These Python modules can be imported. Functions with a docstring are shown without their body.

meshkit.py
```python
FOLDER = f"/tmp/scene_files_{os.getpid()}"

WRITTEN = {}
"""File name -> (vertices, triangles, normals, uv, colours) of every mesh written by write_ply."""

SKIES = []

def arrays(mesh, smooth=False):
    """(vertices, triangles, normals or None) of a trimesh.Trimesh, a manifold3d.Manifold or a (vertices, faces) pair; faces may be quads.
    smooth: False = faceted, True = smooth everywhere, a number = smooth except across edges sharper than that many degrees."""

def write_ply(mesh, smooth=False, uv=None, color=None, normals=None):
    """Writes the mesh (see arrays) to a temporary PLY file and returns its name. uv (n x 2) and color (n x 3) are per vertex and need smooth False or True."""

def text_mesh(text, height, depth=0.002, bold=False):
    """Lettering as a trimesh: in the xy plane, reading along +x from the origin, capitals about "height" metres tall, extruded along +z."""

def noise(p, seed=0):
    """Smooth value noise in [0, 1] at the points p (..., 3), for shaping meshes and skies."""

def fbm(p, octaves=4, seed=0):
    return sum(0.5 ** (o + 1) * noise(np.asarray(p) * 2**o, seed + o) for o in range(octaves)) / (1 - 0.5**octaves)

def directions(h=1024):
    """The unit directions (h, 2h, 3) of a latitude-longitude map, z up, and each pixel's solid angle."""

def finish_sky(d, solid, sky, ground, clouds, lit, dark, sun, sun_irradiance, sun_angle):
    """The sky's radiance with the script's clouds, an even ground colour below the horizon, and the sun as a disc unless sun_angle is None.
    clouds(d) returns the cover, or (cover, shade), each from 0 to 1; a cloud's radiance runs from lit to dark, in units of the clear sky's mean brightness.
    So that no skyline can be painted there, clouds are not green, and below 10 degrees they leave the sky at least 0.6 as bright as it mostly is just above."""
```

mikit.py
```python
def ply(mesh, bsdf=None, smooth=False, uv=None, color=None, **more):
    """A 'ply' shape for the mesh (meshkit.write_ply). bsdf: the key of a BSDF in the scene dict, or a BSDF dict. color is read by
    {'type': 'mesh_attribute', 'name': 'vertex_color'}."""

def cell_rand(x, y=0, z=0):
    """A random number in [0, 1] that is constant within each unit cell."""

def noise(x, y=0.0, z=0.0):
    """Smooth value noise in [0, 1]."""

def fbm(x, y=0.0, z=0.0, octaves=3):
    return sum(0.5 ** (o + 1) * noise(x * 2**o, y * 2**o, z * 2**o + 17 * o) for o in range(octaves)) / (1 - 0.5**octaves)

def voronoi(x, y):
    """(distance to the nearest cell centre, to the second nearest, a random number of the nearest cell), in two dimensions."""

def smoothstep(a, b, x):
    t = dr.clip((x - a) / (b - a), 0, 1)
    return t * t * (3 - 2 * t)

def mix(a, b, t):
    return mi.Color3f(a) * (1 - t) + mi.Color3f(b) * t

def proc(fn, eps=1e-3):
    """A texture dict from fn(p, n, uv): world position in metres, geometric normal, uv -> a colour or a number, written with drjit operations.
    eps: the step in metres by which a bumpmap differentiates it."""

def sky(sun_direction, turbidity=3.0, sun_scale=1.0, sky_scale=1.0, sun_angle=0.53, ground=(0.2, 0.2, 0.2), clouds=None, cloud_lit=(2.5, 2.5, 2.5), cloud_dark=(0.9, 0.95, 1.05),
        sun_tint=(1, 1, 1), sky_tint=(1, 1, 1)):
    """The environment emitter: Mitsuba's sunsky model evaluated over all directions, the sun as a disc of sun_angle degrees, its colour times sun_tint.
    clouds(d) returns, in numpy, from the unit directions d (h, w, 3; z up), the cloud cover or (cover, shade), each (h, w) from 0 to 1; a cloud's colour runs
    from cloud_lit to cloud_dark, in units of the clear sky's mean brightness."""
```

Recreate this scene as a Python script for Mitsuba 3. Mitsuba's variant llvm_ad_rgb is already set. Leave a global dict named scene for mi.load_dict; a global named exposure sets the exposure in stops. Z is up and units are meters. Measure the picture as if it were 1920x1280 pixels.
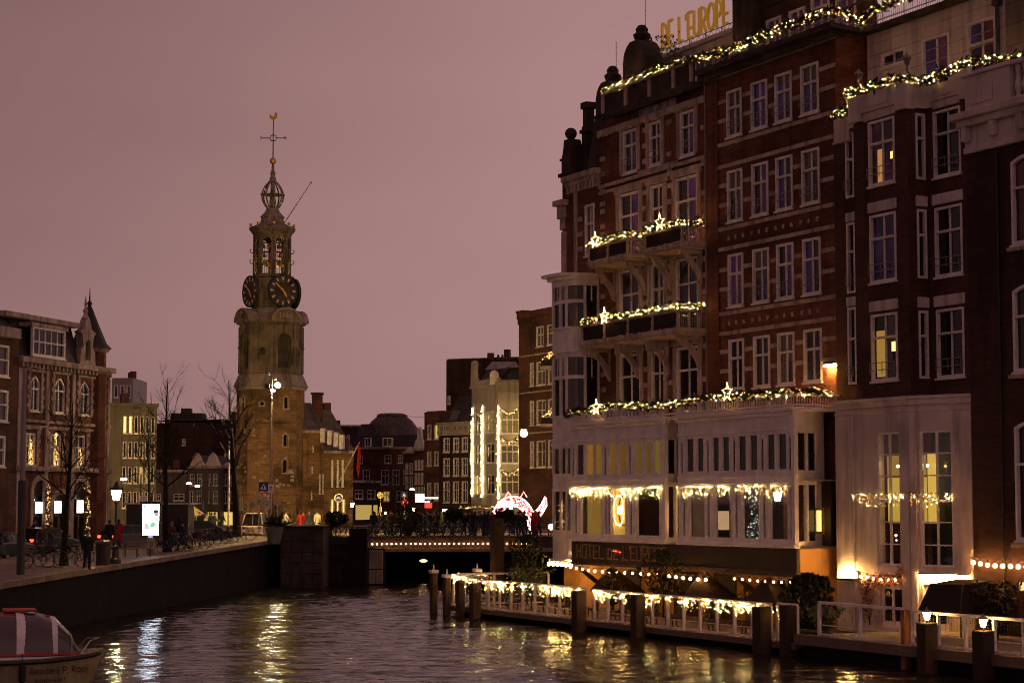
import math, random
import numpy as np, trimesh, manifold3d as m3, mitsuba as mi, drjit as dr
import shapely.geometry as sg
from shapely.ops import unary_union
from shapely.affinity import translate
import mikit, meshkit
from mikit import proc, noise, fbm, cell_rand, smoothstep, mix, ply

T = mi.ScalarTransform4f
scene, labels = {}, {}

# ---------------------------------------------------------------- camera, sky, exposure
EYE, FOCAL, HORIZON = 5.8, 3733.0, 303.0          # eye height (m), focal length and horizon offset in pixels of the 1920-wide photograph
PITCH = math.atan(HORIZON / FOCAL)
scene['camera'] = {'type': 'perspective', 'fov': math.degrees(2 * math.atan(960 / FOCAL)), 'fov_axis': 'x', 'near_clip': 0.5, 'far_clip': 3000.0,
                   'to_world': T().look_at(origin=[0, 0, EYE], target=[0, 100 * math.cos(PITCH), EYE + 100 * math.sin(PITCH)], up=[0, 0, 1])}
exposure = 1.3
GAIN = 2.0 ** exposure


def overcast(d):
    up = np.clip(d[..., 2], 0, 1)
    s = np.clip((up - 0.05) / 0.7, 0, 1)
    s = s * s * (3 - 2 * s)
    left = np.clip(-d[..., 0] * 1.9, -0.05, 0.6)
    n = meshkit.fbm(d * [3.0, 3.0, 8.0] + 7.3, 5) - 0.5
    return np.ones(up.shape), np.clip(0.02 + 0.65 * s + left + 0.5 * n, 0, 1)


UNIT = 0.02491 * GAIN
scene['sky'] = {**mikit.sky([0.25, -0.96, math.sin(math.radians(3))], turbidity=3, sun_scale=0.0, sky_scale=1.0, ground=(0.05, 0.04, 0.035), clouds=overcast,
                            cloud_lit=[c / UNIT for c in (0.395, 0.226, 0.219)], cloud_dark=[c / UNIT for c in (0.135, 0.06, 0.064)]), 'sampling_weight': 14.0}

# ---------------------------------------------------------------- materials
def mat(name, color, rough=0.7, spec=0.3, metal=0.0, bump=None, bump_scale=1.0, twosided=True, **kw):
    c = color if isinstance(color, dict) else {'type': 'rgb', 'value': list(color)}
    b = {'type': 'principled', 'base_color': c, 'roughness': rough, 'specular': spec, 'metallic': metal, **kw}
    if bump is not None:
        b = {'type': 'bumpmap', 'nested_texture': bump, 'scale': bump_scale, 'bsdf': b}
    scene[name] = {'type': 'twosided', 'bsdf': b} if twosided else b


def along(p, n):
    l = dr.sqrt(n.x * n.x + n.y * n.y) + 1e-6
    return (p.x * -n.y + p.y * n.x) / l


def brick_fn(base, alt, mortar, w=0.23, h=0.072, dirt=0.5):
    def fn(p, n, uv):
        t = along(p, n)
        row = dr.floor(p.z / h)
        x = t / w + 0.5 * (row - 2 * dr.floor(row / 2))
        fx, fz = x - dr.floor(x), p.z / h - row
        joint = dr.minimum(smoothstep(0.0, 0.05, fx) * smoothstep(1.0, 0.95, fx), smoothstep(0.0, 0.12, fz) * smoothstep(1.0, 0.88, fz))
        c = mix(base, alt, cell_rand(dr.floor(x), row, 3) * 0.7 + 0.3 * fbm(t * 0.7, p.z * 0.5, 3))
        c = mix(mortar, c, joint)
        c = c * (1 - 0.35 * smoothstep(0.5, 0.8, fbm(t * 2.2, p.z * 0.22, 4, octaves=3)))
        c = c * (0.8 + 0.4 * cell_rand(dr.floor(x * 0.5), row, 7))
        return c * (1 - dirt * smoothstep(0.35, 0.75, fbm(t * 0.35, p.z * 0.9, 9, octaves=4)))
    return fn


def mottle_fn(a, b, s=1.0, zs=1.0, dirt=0.25):
    def fn(p, n, uv):
        t = along(p, n)
        v = fbm(p.x * s, p.y * s, p.z * s * zs, octaves=4)
        streak = fbm(t * 3.0, p.z * 0.35, 5, octaves=3)
        return mix(a, b, smoothstep(0.25, 0.75, v)) * (1 - dirt * smoothstep(0.45, 0.8, streak))
    return fn


def grain_fn(a, b, s=6.0):
    def fn(p, n, uv):
        return mix(a, b, fbm(p.x * s, p.y * s, p.z * 0.6, octaves=3))
    return fn


def pave_fn(a, b, mortar, w=0.6):
    def fn(p, n, uv):
        x, y = p.x / w, p.y / w
        x = x + 0.5 * (dr.floor(y) - 2 * dr.floor(dr.floor(y) / 2))
        fx, fy = x - dr.floor(x), y - dr.floor(y)
        j = dr.minimum(smoothstep(0, 0.05, fx), smoothstep(0, 0.05, fy))
        c = mix(a, b, cell_rand(dr.floor(x), dr.floor(y), 1) * 0.6 + 0.4 * fbm(p.x * 0.5, p.y * 0.5, 2))
        return mix(mortar, c, j) * (1 - 0.35 * smoothstep(0.4, 0.8, fbm(p.x * 0.3, p.y * 0.3, 8, octaves=4)))
    return fn


mat('brick_red', proc(brick_fn((0.20, 0.066, 0.035), (0.125, 0.042, 0.025), (0.10, 0.065, 0.048))), 0.85)
mat('brick_brown', proc(brick_fn((0.105, 0.042, 0.032), (0.065, 0.028, 0.024), (0.06, 0.04, 0.035), dirt=0.4)), 0.85)
mat('brick_dark', proc(brick_fn((0.075, 0.033, 0.027), (0.05, 0.024, 0.021), (0.04, 0.03, 0.027), dirt=0.4)), 0.85)
mat('brick_mid', proc(brick_fn((0.15, 0.06, 0.042), (0.10, 0.04, 0.03), (0.10, 0.07, 0.055))), 0.85)
mat('brick_tower', proc(brick_fn((0.33, 0.19, 0.09), (0.22, 0.12, 0.06), (0.25, 0.18, 0.11), w=0.3, h=0.1, dirt=0.6)), 0.9)
mat('stone', proc(mottle_fn((0.50, 0.41, 0.35), (0.34, 0.27, 0.225), 1.4, dirt=0.5)), 0.85)
mat('stone_tower', proc(mottle_fn((0.21, 0.165, 0.12), (0.10, 0.08, 0.06), 0.8, dirt=0.6)), 0.9)
mat('stone_dark', proc(mottle_fn((0.075, 0.055, 0.048), (0.04, 0.03, 0.027), 1.2)), 0.9)
mat('white_paint', proc(mottle_fn((0.80, 0.75, 0.73), (0.66, 0.62, 0.60), 2.0, dirt=0.12)), 0.45, 0.4)
mat('white_render', proc(mottle_fn((0.66, 0.59, 0.57), (0.52, 0.45, 0.42), 0.7, dirt=0.32)), 0.8)
mat('cream_render', proc(mottle_fn((0.46, 0.41, 0.35), (0.35, 0.31, 0.26), 0.6, dirt=0.3)), 0.85)
mat('grey_render', proc(mottle_fn((0.155, 0.13, 0.12), (0.115, 0.097, 0.09), 0.5, dirt=0.3)), 0.9)
mat('ochre_plaster', proc(mottle_fn((0.52, 0.28, 0.09), (0.38, 0.19, 0.06), 0.9, dirt=0.35)), 0.8)
mat('slate', proc(brick_fn((0.045, 0.036, 0.038), (0.03, 0.024, 0.027), (0.018, 0.015, 0.016), w=0.35, h=0.2, dirt=0.3)), 0.6, 0.4)
mat('slate_grey', proc(brick_fn((0.12, 0.09, 0.095), (0.085, 0.065, 0.07), (0.05, 0.04, 0.042), w=0.4, h=0.22, dirt=0.3)), 0.6, 0.4)
mat('roof_zinc', proc(mottle_fn((0.22, 0.18, 0.18), (0.15, 0.12, 0.12), 1.2, dirt=0.3)), 0.5, 0.5)
mat('lead', proc(mottle_fn((0.27, 0.215, 0.195), (0.17, 0.135, 0.125), 1.0, dirt=0.4)), 0.6, 0.4)
mat('metal_dark', (0.02, 0.018, 0.018), 0.45, 0.5)
mat('metal_grey', (0.22, 0.2, 0.19), 0.4, 0.5, 0.6)
mat('metal_pale', (0.42, 0.38, 0.36), 0.5, 0.5)
mat('gold', (0.72, 0.42, 0.07), 0.38, 0.5, 0.7)
mat('wood_dark', proc(grain_fn((0.045, 0.026, 0.018), (0.028, 0.016, 0.012))), 0.7)
mat('wood_pile', proc(grain_fn((0.055, 0.034, 0.021), (0.03, 0.018, 0.012))), 0.8)
mat('wood_grey', proc(grain_fn((0.17, 0.125, 0.095), (0.10, 0.07, 0.055))), 0.75)
mat('panel_brown', proc(grain_fn((0.04, 0.022, 0.014), (0.026, 0.014, 0.01), 2.0)), 0.6)
mat('letter_tan', (0.26, 0.155, 0.09), 0.6)
mat('letter_ghost', (0.11, 0.066, 0.043), 0.6)
mat('pane_dark', (0.012, 0.009, 0.011), 0.06, 0.35)
mat('pane_purple', proc(lambda p, n, uv: mix((0.163, 0.062, 0.375), (0.039, 0.015, 0.09), smoothstep(0.3, 0.7, fbm(along(p, n) * 1.6, p.z * 1.1, 3)))), 0.1, 0.35)  # purple light in the windows is put into the pane colour
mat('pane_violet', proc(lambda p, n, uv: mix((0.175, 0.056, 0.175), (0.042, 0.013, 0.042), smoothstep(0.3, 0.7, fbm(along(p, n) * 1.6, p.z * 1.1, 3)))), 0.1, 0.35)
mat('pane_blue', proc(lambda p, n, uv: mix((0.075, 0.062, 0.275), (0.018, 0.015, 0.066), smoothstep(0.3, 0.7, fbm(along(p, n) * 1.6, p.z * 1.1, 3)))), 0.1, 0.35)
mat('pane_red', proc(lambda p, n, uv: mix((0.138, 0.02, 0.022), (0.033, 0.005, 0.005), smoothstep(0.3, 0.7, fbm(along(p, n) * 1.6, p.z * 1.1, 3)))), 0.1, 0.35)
mat('pane_green', (0.018, 0.026, 0.016), 0.07, 0.35)
mat('pane_curtain', proc(lambda p, n, uv: mix((0.15, 0.115, 0.095), (0.05, 0.038, 0.032), 0.5 + 0.5 * dr.sin(along(p, n) * 42 + 3 * noise(along(p, n) * 3, p.z * 0.4)))), 0.25, 0.35)  # stripes paint the light and shade of curtain folds onto the pane
mat('pane_grey', (0.09, 0.07, 0.062), 0.12, 0.35)
scene['glass'] = {'type': 'thindielectric', 'int_ior': 1.5}
mat('curtain', (0.42, 0.30, 0.17), 0.9)
mat('curtain_violet', (0.16, 0.075, 0.15), 0.9)
mat('asphalt', proc(mottle_fn((0.055, 0.05, 0.047), (0.035, 0.032, 0.03), 0.5)), 0.7, 0.35)
mat('paving', proc(pave_fn((0.20, 0.15, 0.12), (0.13, 0.095, 0.08), (0.07, 0.055, 0.045))), 0.6, 0.4)
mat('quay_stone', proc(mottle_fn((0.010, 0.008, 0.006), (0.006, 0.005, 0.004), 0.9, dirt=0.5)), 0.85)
mat('coping', proc(mottle_fn((0.30, 0.24, 0.18), (0.2, 0.16, 0.125), 1.3, dirt=0.3)), 0.75)
mat('bridge_iron', proc(mottle_fn((0.06, 0.035, 0.024), (0.04, 0.024, 0.018), 1.5)), 0.6, 0.4)
mat('bridge_cream', proc(mottle_fn((0.34, 0.23, 0.11), (0.24, 0.155, 0.075), 1.2)), 0.6)
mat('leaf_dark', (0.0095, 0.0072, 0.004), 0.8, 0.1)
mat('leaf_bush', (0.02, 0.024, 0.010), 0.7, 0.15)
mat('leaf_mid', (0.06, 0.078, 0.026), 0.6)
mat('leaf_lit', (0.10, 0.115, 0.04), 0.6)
mat('bark', proc(grain_fn((0.02, 0.015, 0.012), (0.011, 0.008, 0.007), 5.0)), 0.9)
mat('wire', (0.02, 0.02, 0.016), 0.6)
mat('terracotta', (0.22, 0.09, 0.05), 0.8)
mat('canvas_dark', (0.022, 0.013, 0.01), 0.85)
mat('canvas_cream', (0.5, 0.42, 0.26), 0.85)
mat('rubber', (0.012, 0.012, 0.012), 0.7)
mat('chrome', (0.65, 0.62, 0.6), 0.2, 0.5, 0.9)
mat('paint_black', (0.012, 0.012, 0.014), 0.25, 0.5, clearcoat=0.8)
mat('paint_grey', (0.07, 0.066, 0.07), 0.3, 0.5, clearcoat=0.8)
mat('paint_white', (0.62, 0.58, 0.55), 0.3, 0.5, clearcoat=0.8)
mat('paint_red', (0.42, 0.012, 0.014), 0.35, 0.5)
mat('paint_yellow', (0.62, 0.36, 0.03), 0.5)
mat('paint_blue', (0.02, 0.035, 0.22), 0.5)
mat('skin', (0.40, 0.235, 0.165), 0.6)
mat('hair_dark', (0.022, 0.015, 0.012), 0.7)
mat('hair_light', (0.24, 0.155, 0.075), 0.7)
mat('cloth_black', (0.014, 0.013, 0.016), 0.9)
mat('cloth_navy', (0.017, 0.021, 0.042), 0.9)
mat('cloth_brown', (0.062, 0.036, 0.023), 0.9)
mat('cloth_red', (0.36, 0.013, 0.018), 0.9)
mat('cloth_white', (0.55, 0.52, 0.49), 0.9)
mat('cloth_olive', (0.072, 0.062, 0.03), 0.9)
mat('denim', (0.03, 0.04, 0.075), 0.9)
mat('boat_cream', proc(mottle_fn((0.36, 0.30, 0.16), (0.26, 0.21, 0.11), 1.0, dirt=0.3)), 0.5, 0.4)

# ---------------------------------------------------------------- mesh building in local frames
class Frame:
    """Local axes of a facade or thing: s to the right along it, d into it (away from its front), z up."""
    def __init__(self, x=0, y=0, az=90.0, z=0.0):
        a = math.radians(az)
        self.o = np.array([x, y, z], float)
        self.r = np.array([math.sin(a), -math.cos(a), 0.0])
        self.i = np.array([math.cos(a), math.sin(a), 0.0])
        self.m = np.stack([self.r, self.i, [0, 0, 1.0]])

    def w(self, p):
        return np.asarray(p, float) @ self.m + self.o

    def at(self, s, d, z=0, az=None, base=None):
        f = Frame()
        f.o = self.w([s, d, z]); f.r, f.i, f.m = self.r, self.i, self.m
        if az is not None:
            g = Frame(az=az + base); f.r, f.i, f.m = g.r, g.i, g.m
        return f


WORLD = Frame(0, 0, 90)


class Mesh:
    def __init__(self, frame=WORLD):
        self.f, self.v, self.t, self.n = frame, [], [], 0

    def add(self, v, t, local=True):
        v = np.asarray(v, float)
        self.v.append(self.f.w(v) if local else v)
        self.t.append(np.asarray(t, int) + self.n)
        self.n += len(v)
        return self

    def box(self, s0, s1, d0, d1, z0, z1):
        v = [[s, d, z] for s in (s0, s1) for d in (d0, d1) for z in (z0, z1)]
        return self.add(v, [[0, 1, 3], [0, 3, 2], [4, 6, 7], [4, 7, 5], [0, 4, 5], [0, 5, 1], [2, 3, 7], [2, 7, 6], [0, 2, 6], [0, 6, 4], [1, 5, 7], [1, 7, 3]])

    def cbox(self, s0, s1, d0, d1, z0, z1, c=0.02):
        """A box with chamfered edges."""
        p = []
        for s, ss in ((s0, 1), (s1, -1)):
            for d, dd in ((d0, 1), (d1, -1)):
                for z, zz in ((z0, 1), (z1, -1)):
                    p += [[s + ss * c, d + dd * c, z], [s + ss * c, d, z + zz * c], [s, d + dd * c, z + zz * c]]
        h = trimesh.convex.convex_hull(np.array(p))
        return self.add(h.vertices, h.faces)

    def tm(self, m, M=None):
        v = np.array(m.vertices)
        if M is not None:
            v = v @ np.array(M)[:3, :3].T + np.array(M)[:3, 3]
        return self.add(v, m.faces)

    def prism(self, poly, d0, d1):
        """A polygon in (s, z) given depth from d0 to d1."""
        poly = poly if hasattr(poly, 'geom_type') else sg.Polygon(poly)
        for g in getattr(poly, 'geoms', [poly]):
            if g.area < 1e-7:
                continue
            m = trimesh.creation.extrude_polygon(g, d1 - d0, engine='earcut')
            v = np.array(m.vertices)
            self.add(np.stack([v[:, 0], d1 - v[:, 2], v[:, 1]], 1), m.faces)
        return self

    def slab(self, poly, z0, z1):
        """A polygon in (s, d) given height from z0 to z1."""
        poly = poly if hasattr(poly, 'geom_type') else sg.Polygon(poly)
        m = trimesh.creation.extrude_polygon(poly, z1 - z0, engine='earcut')
        v = np.array(m.vertices); v[:, 2] += z0
        return self.add(v, m.faces)

    def tube(self, pts, r, n=6, cap=True):
        p = np.asarray(pts, float); r = np.broadcast_to(r, (len(p),))
        t = np.gradient(p, axis=0); t /= np.linalg.norm(t, axis=1, keepdims=True) + 1e-12
        up = np.where(np.abs(t[:, 2:]) < 0.9, [[0, 0, 1.0]], [[1.0, 0, 0]])
        a = np.cross(t, up); a /= np.linalg.norm(a, axis=1, keepdims=True) + 1e-12
        b = np.cross(t, a); an = np.arange(n) * 2 * np.pi / n
        v = p[:, None] + r[:, None, None] * (np.cos(an)[None, :, None] * a[:, None] + np.sin(an)[None, :, None] * b[:, None])
        q = []
        for i in range(len(p) - 1):
            for j in range(n):
                k = (j + 1) % n
                q += [[i * n + j, i * n + k, (i + 1) * n + k], [i * n + j, (i + 1) * n + k, (i + 1) * n + j]]
        v = v.reshape(-1, 3)
        if cap:
            e = (len(p) - 1) * n
            q += [[0, j + 1, j] for j in range(1, n - 1)] + [[e, e + j, e + j + 1] for j in range(1, n - 1)]
        return self.add(v, q)

    def lathe(self, prof, s=0, d=0, n=12, rot=0.0, scale=(1, 1), a0=0.0, a1=2 * np.pi):
        """A profile of (radius, z) turned round the vertical through (s, d)."""
        pr = np.asarray(prof, float); full = abs(a1 - a0 - 2 * np.pi) < 1e-6
        an = a0 + rot + np.arange(n if full else n + 1) * (a1 - a0) / n
        k = len(an)
        v = np.stack([s + scale[0] * pr[:, None, 0] * np.cos(an), d + scale[1] * pr[:, None, 0] * np.sin(an), np.repeat(pr[:, 1:2], k, 1)], -1).reshape(-1, 3)
        q = []
        for i in range(len(pr) - 1):
            for j in range(k if full else k - 1):
                m = (j + 1) % k
                q += [[i * k + j, i * k + m, (i + 1) * k + m], [i * k + j, (i + 1) * k + m, (i + 1) * k + j]]
        if full:
            e = (len(pr) - 1) * k
            q += [[0, j + 1, j] for j in range(1, k - 1)] + [[e, e + j, e + j + 1] for j in range(1, k - 1)]
        return self.add(v, q)

    def ball(self, c, r, sub=1, sc=(1, 1, 1)):
        m = trimesh.creation.icosphere(subdivisions=sub, radius=1.0)
        return self.add(np.array(m.vertices) * r * np.array(sc) + np.array(c), m.faces)

    def geo(self):
        return trimesh.Trimesh(np.vstack(self.v), np.vstack(self.t), process=False)


def numbered(key):
    if key not in scene and key not in labels:
        return key
    i = 1
    while f'{key}_{i:03d}' in scene or f'{key}_{i:03d}' in labels:
        i += 1
    return f'{key}_{i:03d}'


NEXT = {}


def fresh(key):
    k = NEXT.get(key, 0); NEXT[key] = k + 1
    return key if k == 0 else f'{key}_{k:03d}'


def thing(name, label, cat, group=None, kind=None):
    key = fresh(name)
    e = {'label': label}
    if cat: e['category'] = cat
    if group: e['group'] = group
    if kind: e['kind'] = kind
    labels[key] = e
    return key


def lamp(rgb, w=1.0):
    return {'type': 'area', 'radiance': {'type': 'rgb', 'value': [float(c) for c in rgb]}, 'sampling_weight': float(w)}


def put(key, mesh, m, emit=None, smooth=False, label=None, kind=None):
    """One shape entry under KEY exactly."""
    g = mesh.geo() if isinstance(mesh, Mesh) else mesh
    e = ply(g, m, smooth=smooth) if m else ply(g, 'metal_dark', smooth=smooth)
    if emit: e['emitter'] = emit
    scene[key] = e
    if label or kind:
        labels[key] = {**({'label': label} if label else {}), **({'kind': kind} if kind else {})}
    return key


def part(parent, name, mesh, m, emit=None, smooth=False, label=None, kind=None):
    return put(fresh(parent + '__' + name), mesh, m, emit, smooth, label, kind)


def structure(name, mesh, m, smooth=False, label=None):
    k = put(fresh(name), mesh, m, None, smooth)
    labels[k] = {'kind': 'structure', **({'label': label} if label else {})}
    return k


def single(name, mesh, m, label, cat, group=None, emit=None, smooth=False, kind=None):
    k = fresh(name)
    put(k, mesh, m, emit, smooth)
    labels[k] = {'label': label, 'category': cat, **({'group': group} if group else {}), **({'kind': kind} if kind else {})}
    return k


def wall_mesh(fr, outline, holes, d0, d1):
    p = sg.Polygon(outline)
    if holes:
        p = p.difference(unary_union([h if hasattr(h, 'geom_type') else sg.box(h[0], h[2], h[1], h[3]) for h in holes]))
    return Mesh(fr).prism(p, d0, d1)


def survey(u, v, y):
    """Where the sight line measured at (u, v) in the 1920-wide survey photograph meets the vertical plane y metres ahead: (x, z)."""
    a, b = (u - 960) / FOCAL, (640 - v) / FOCAL
    c, s = math.cos(PITCH), math.sin(PITCH)
    k = y / (c - b * s)
    return a * k, EYE + k * (s + b * c)


RNG = random.Random(7)
NP = np.random.default_rng(11)
OCTA = (np.array([[1, 0, 0], [-1, 0, 0], [0, 1, 0], [0, -1, 0], [0, 0, 1], [0, 0, -1.0]]), np.array([[0, 2, 4], [2, 1, 4], [1, 3, 4], [3, 0, 4], [2, 0, 5], [1, 2, 5], [3, 1, 5], [0, 3, 5]]))


def scatter(points, r, vary=0.25):
    """Small octahedral bulbs at world points, one mesh."""
    p = np.asarray(points, float)
    rr = r * (1 + vary * (NP.random(len(p)) * 2 - 1))
    v = (p[:, None] + OCTA[0][None] * rr[:, None, None]).reshape(-1, 3)
    t = (OCTA[1][None] + (np.arange(len(p)) * 6)[:, None, None]).reshape(-1, 3)
    return trimesh.Trimesh(v, t, process=False)


def leaves(points, size, flat=0.0):
    """Small leaf-shaped quads (two triangles each) with random headings at world points, one mesh."""
    p = np.asarray(points, float); n = len(p)
    a = NP.normal(size=(n, 3)); a[:, 2] *= 1 - flat; a /= np.linalg.norm(a, axis=1, keepdims=True)
    b = np.cross(a, NP.normal(size=(n, 3))); b /= np.linalg.norm(b, axis=1, keepdims=True)
    L = (size * (0.6 + 0.8 * NP.random(n)))[:, None]
    v = np.stack([p - a * L, p + b * L * 0.4, p + a * L, p - b * L * 0.4], 1).reshape(-1, 3)
    t = (np.array([[0, 1, 2], [0, 2, 3]])[None] + (np.arange(n) * 4)[:, None, None]).reshape(-1, 3)
    return trimesh.Trimesh(v, t, process=False)


def path_points(path, n):
    p = np.asarray(path, float); L = np.r_[0, np.cumsum(np.linalg.norm(np.diff(p, axis=0), axis=1))]
    t = np.sort(NP.random(n)) * L[-1]
    return np.stack([np.interp(t, L, p[:, k]) for k in range(3)], 1), L[-1]


WARM = np.array([1.0, 0.62, 0.22])
WARM_PALE = np.array([1.0, 0.53, 0.155])
ORANGE = np.array([1.0, 0.42, 0.11])


def garland(label, path, per_m=11, rad=0.2, leaf=80, power=52.0, w=1.0, bulb=0.03, group='lit fir garlands along railings and eaves', sag=0.0, color=WARM_PALE):
    """A fir garland with warm bulbs along a world path."""
    g = thing('lit_garland', label, 'garland', group)
    L = path_points(path, 2)[1]
    wob = lambda q: q + np.stack([0 * q[:, 0], 0 * q[:, 0], 0.05 * np.sin(q[:, 0] * 3.1 + q[:, 1] * 2.3) - sag * 0], 1)
    q, _ = path_points(path, int(leaf * L)); o = NP.normal(size=q.shape) * rad * np.array([0.5, 0.5, 0.5])
    part(g, 'fir_branches', leaves(wob(q) + o, 0.13), 'leaf_dark', kind='stuff')
    q, _ = path_points(path, int(per_m * 1.6 * L)); o = NP.normal(size=q.shape); o /= np.linalg.norm(o, axis=1, keepdims=True)
    o *= rad * (0.55 + 0.5 * NP.random((len(q), 1)))
    o += wob(q); n = len(o) * 2 // 5
    NP.shuffle(o)
    part(g, 'bulb', scatter(o[:n], bulb * 0.72), None, lamp(color * power, w), kind='stuff')
    part(g, 'dim_bulb', scatter(o[n:], bulb * 1.05), None, lamp(np.array([1, 0.47, 0.125]) * 0.85, 0.03), kind='stuff')
    m = Mesh(); pp = np.asarray(path, float); m.tube(pp, 0.035, 5); part(g, 'stem', m, 'wire')
    return g


def icicles(label, path, drop=0.55, per_m=26, power=55.0, w=1.0, bulb=0.024, group='icicle light curtains', color=WARM_PALE, noisy=0.05):
    """A curtain of short light strings that hang from a world path."""
    g = thing('icicle_lights', label, 'light curtain', group)
    q, L = path_points(path, max(3, int(8.5 * L_of(path))))
    pts, wires = [], Mesh()
    wires.tube(np.asarray(path, float), 0.012, 4)
    for x in q:
        n = RNG.choice([1, 2, 3, 4, 5, 6]); ln = drop * (0.3 + 0.7 * n / 6)
        wires.tube([x, x - [0, 0, ln]], 0.006, 3, cap=False)
        k = max(1, int(per_m * 1.55 * L_of(path) / len(q) * (0.5 + n / 6)))
        for _ in range(k):
            pts.append(x - [0, 0, ln * RNG.random() ** 1.35] + np.array([RNG.gauss(0, noisy), RNG.gauss(0, noisy), 0]))
    part(g, 'wire', wires, 'wire', kind='stuff')
    RNG.shuffle(pts); n = len(pts) // 3
    part(g, 'bulb', scatter(pts[:n], bulb * 0.8), None, lamp(color * power, w), kind='stuff')
    part(g, 'dim_bulb', scatter(pts[n:], bulb * 1.1), None, lamp(np.array([1, 0.47, 0.125]) * 0.85, 0.03), kind='stuff')
    return g


def L_of(path):
    return float(np.linalg.norm(np.diff(np.asarray(path, float), axis=0), axis=1).sum())


def bulb_string(label, path, n, r=0.07, power=30.0, w=1.0, group='strings of round bulbs', color=ORANGE, each=True):
    """A cable with n round bulbs, each its own part with a socket."""
    g = thing('bulb_string', label, 'string of lights', group)
    p = np.asarray(path, float); L = np.r_[0, np.cumsum(np.linalg.norm(np.diff(p, axis=0), axis=1))]
    t = (np.arange(n) + 0.5) / n * L[-1]
    q = np.stack([np.interp(t, L, p[:, k]) for k in range(3)], 1)
    part(g, 'cable', Mesh().tube(p, 0.012, 4), 'wire')
    s = Mesh()
    for x in q: s.tube([x, x - [0, 0, 0.1]], 0.025, 5)
    part(g, 'socket', s, 'metal_dark', kind='stuff')
    b = Mesh()
    for x in q: b.ball(x - [0, 0, 0.1 + r], r, 1)
    part(g, 'bulb', b, None, lamp(color * power, w), kind='stuff')
    return g


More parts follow.
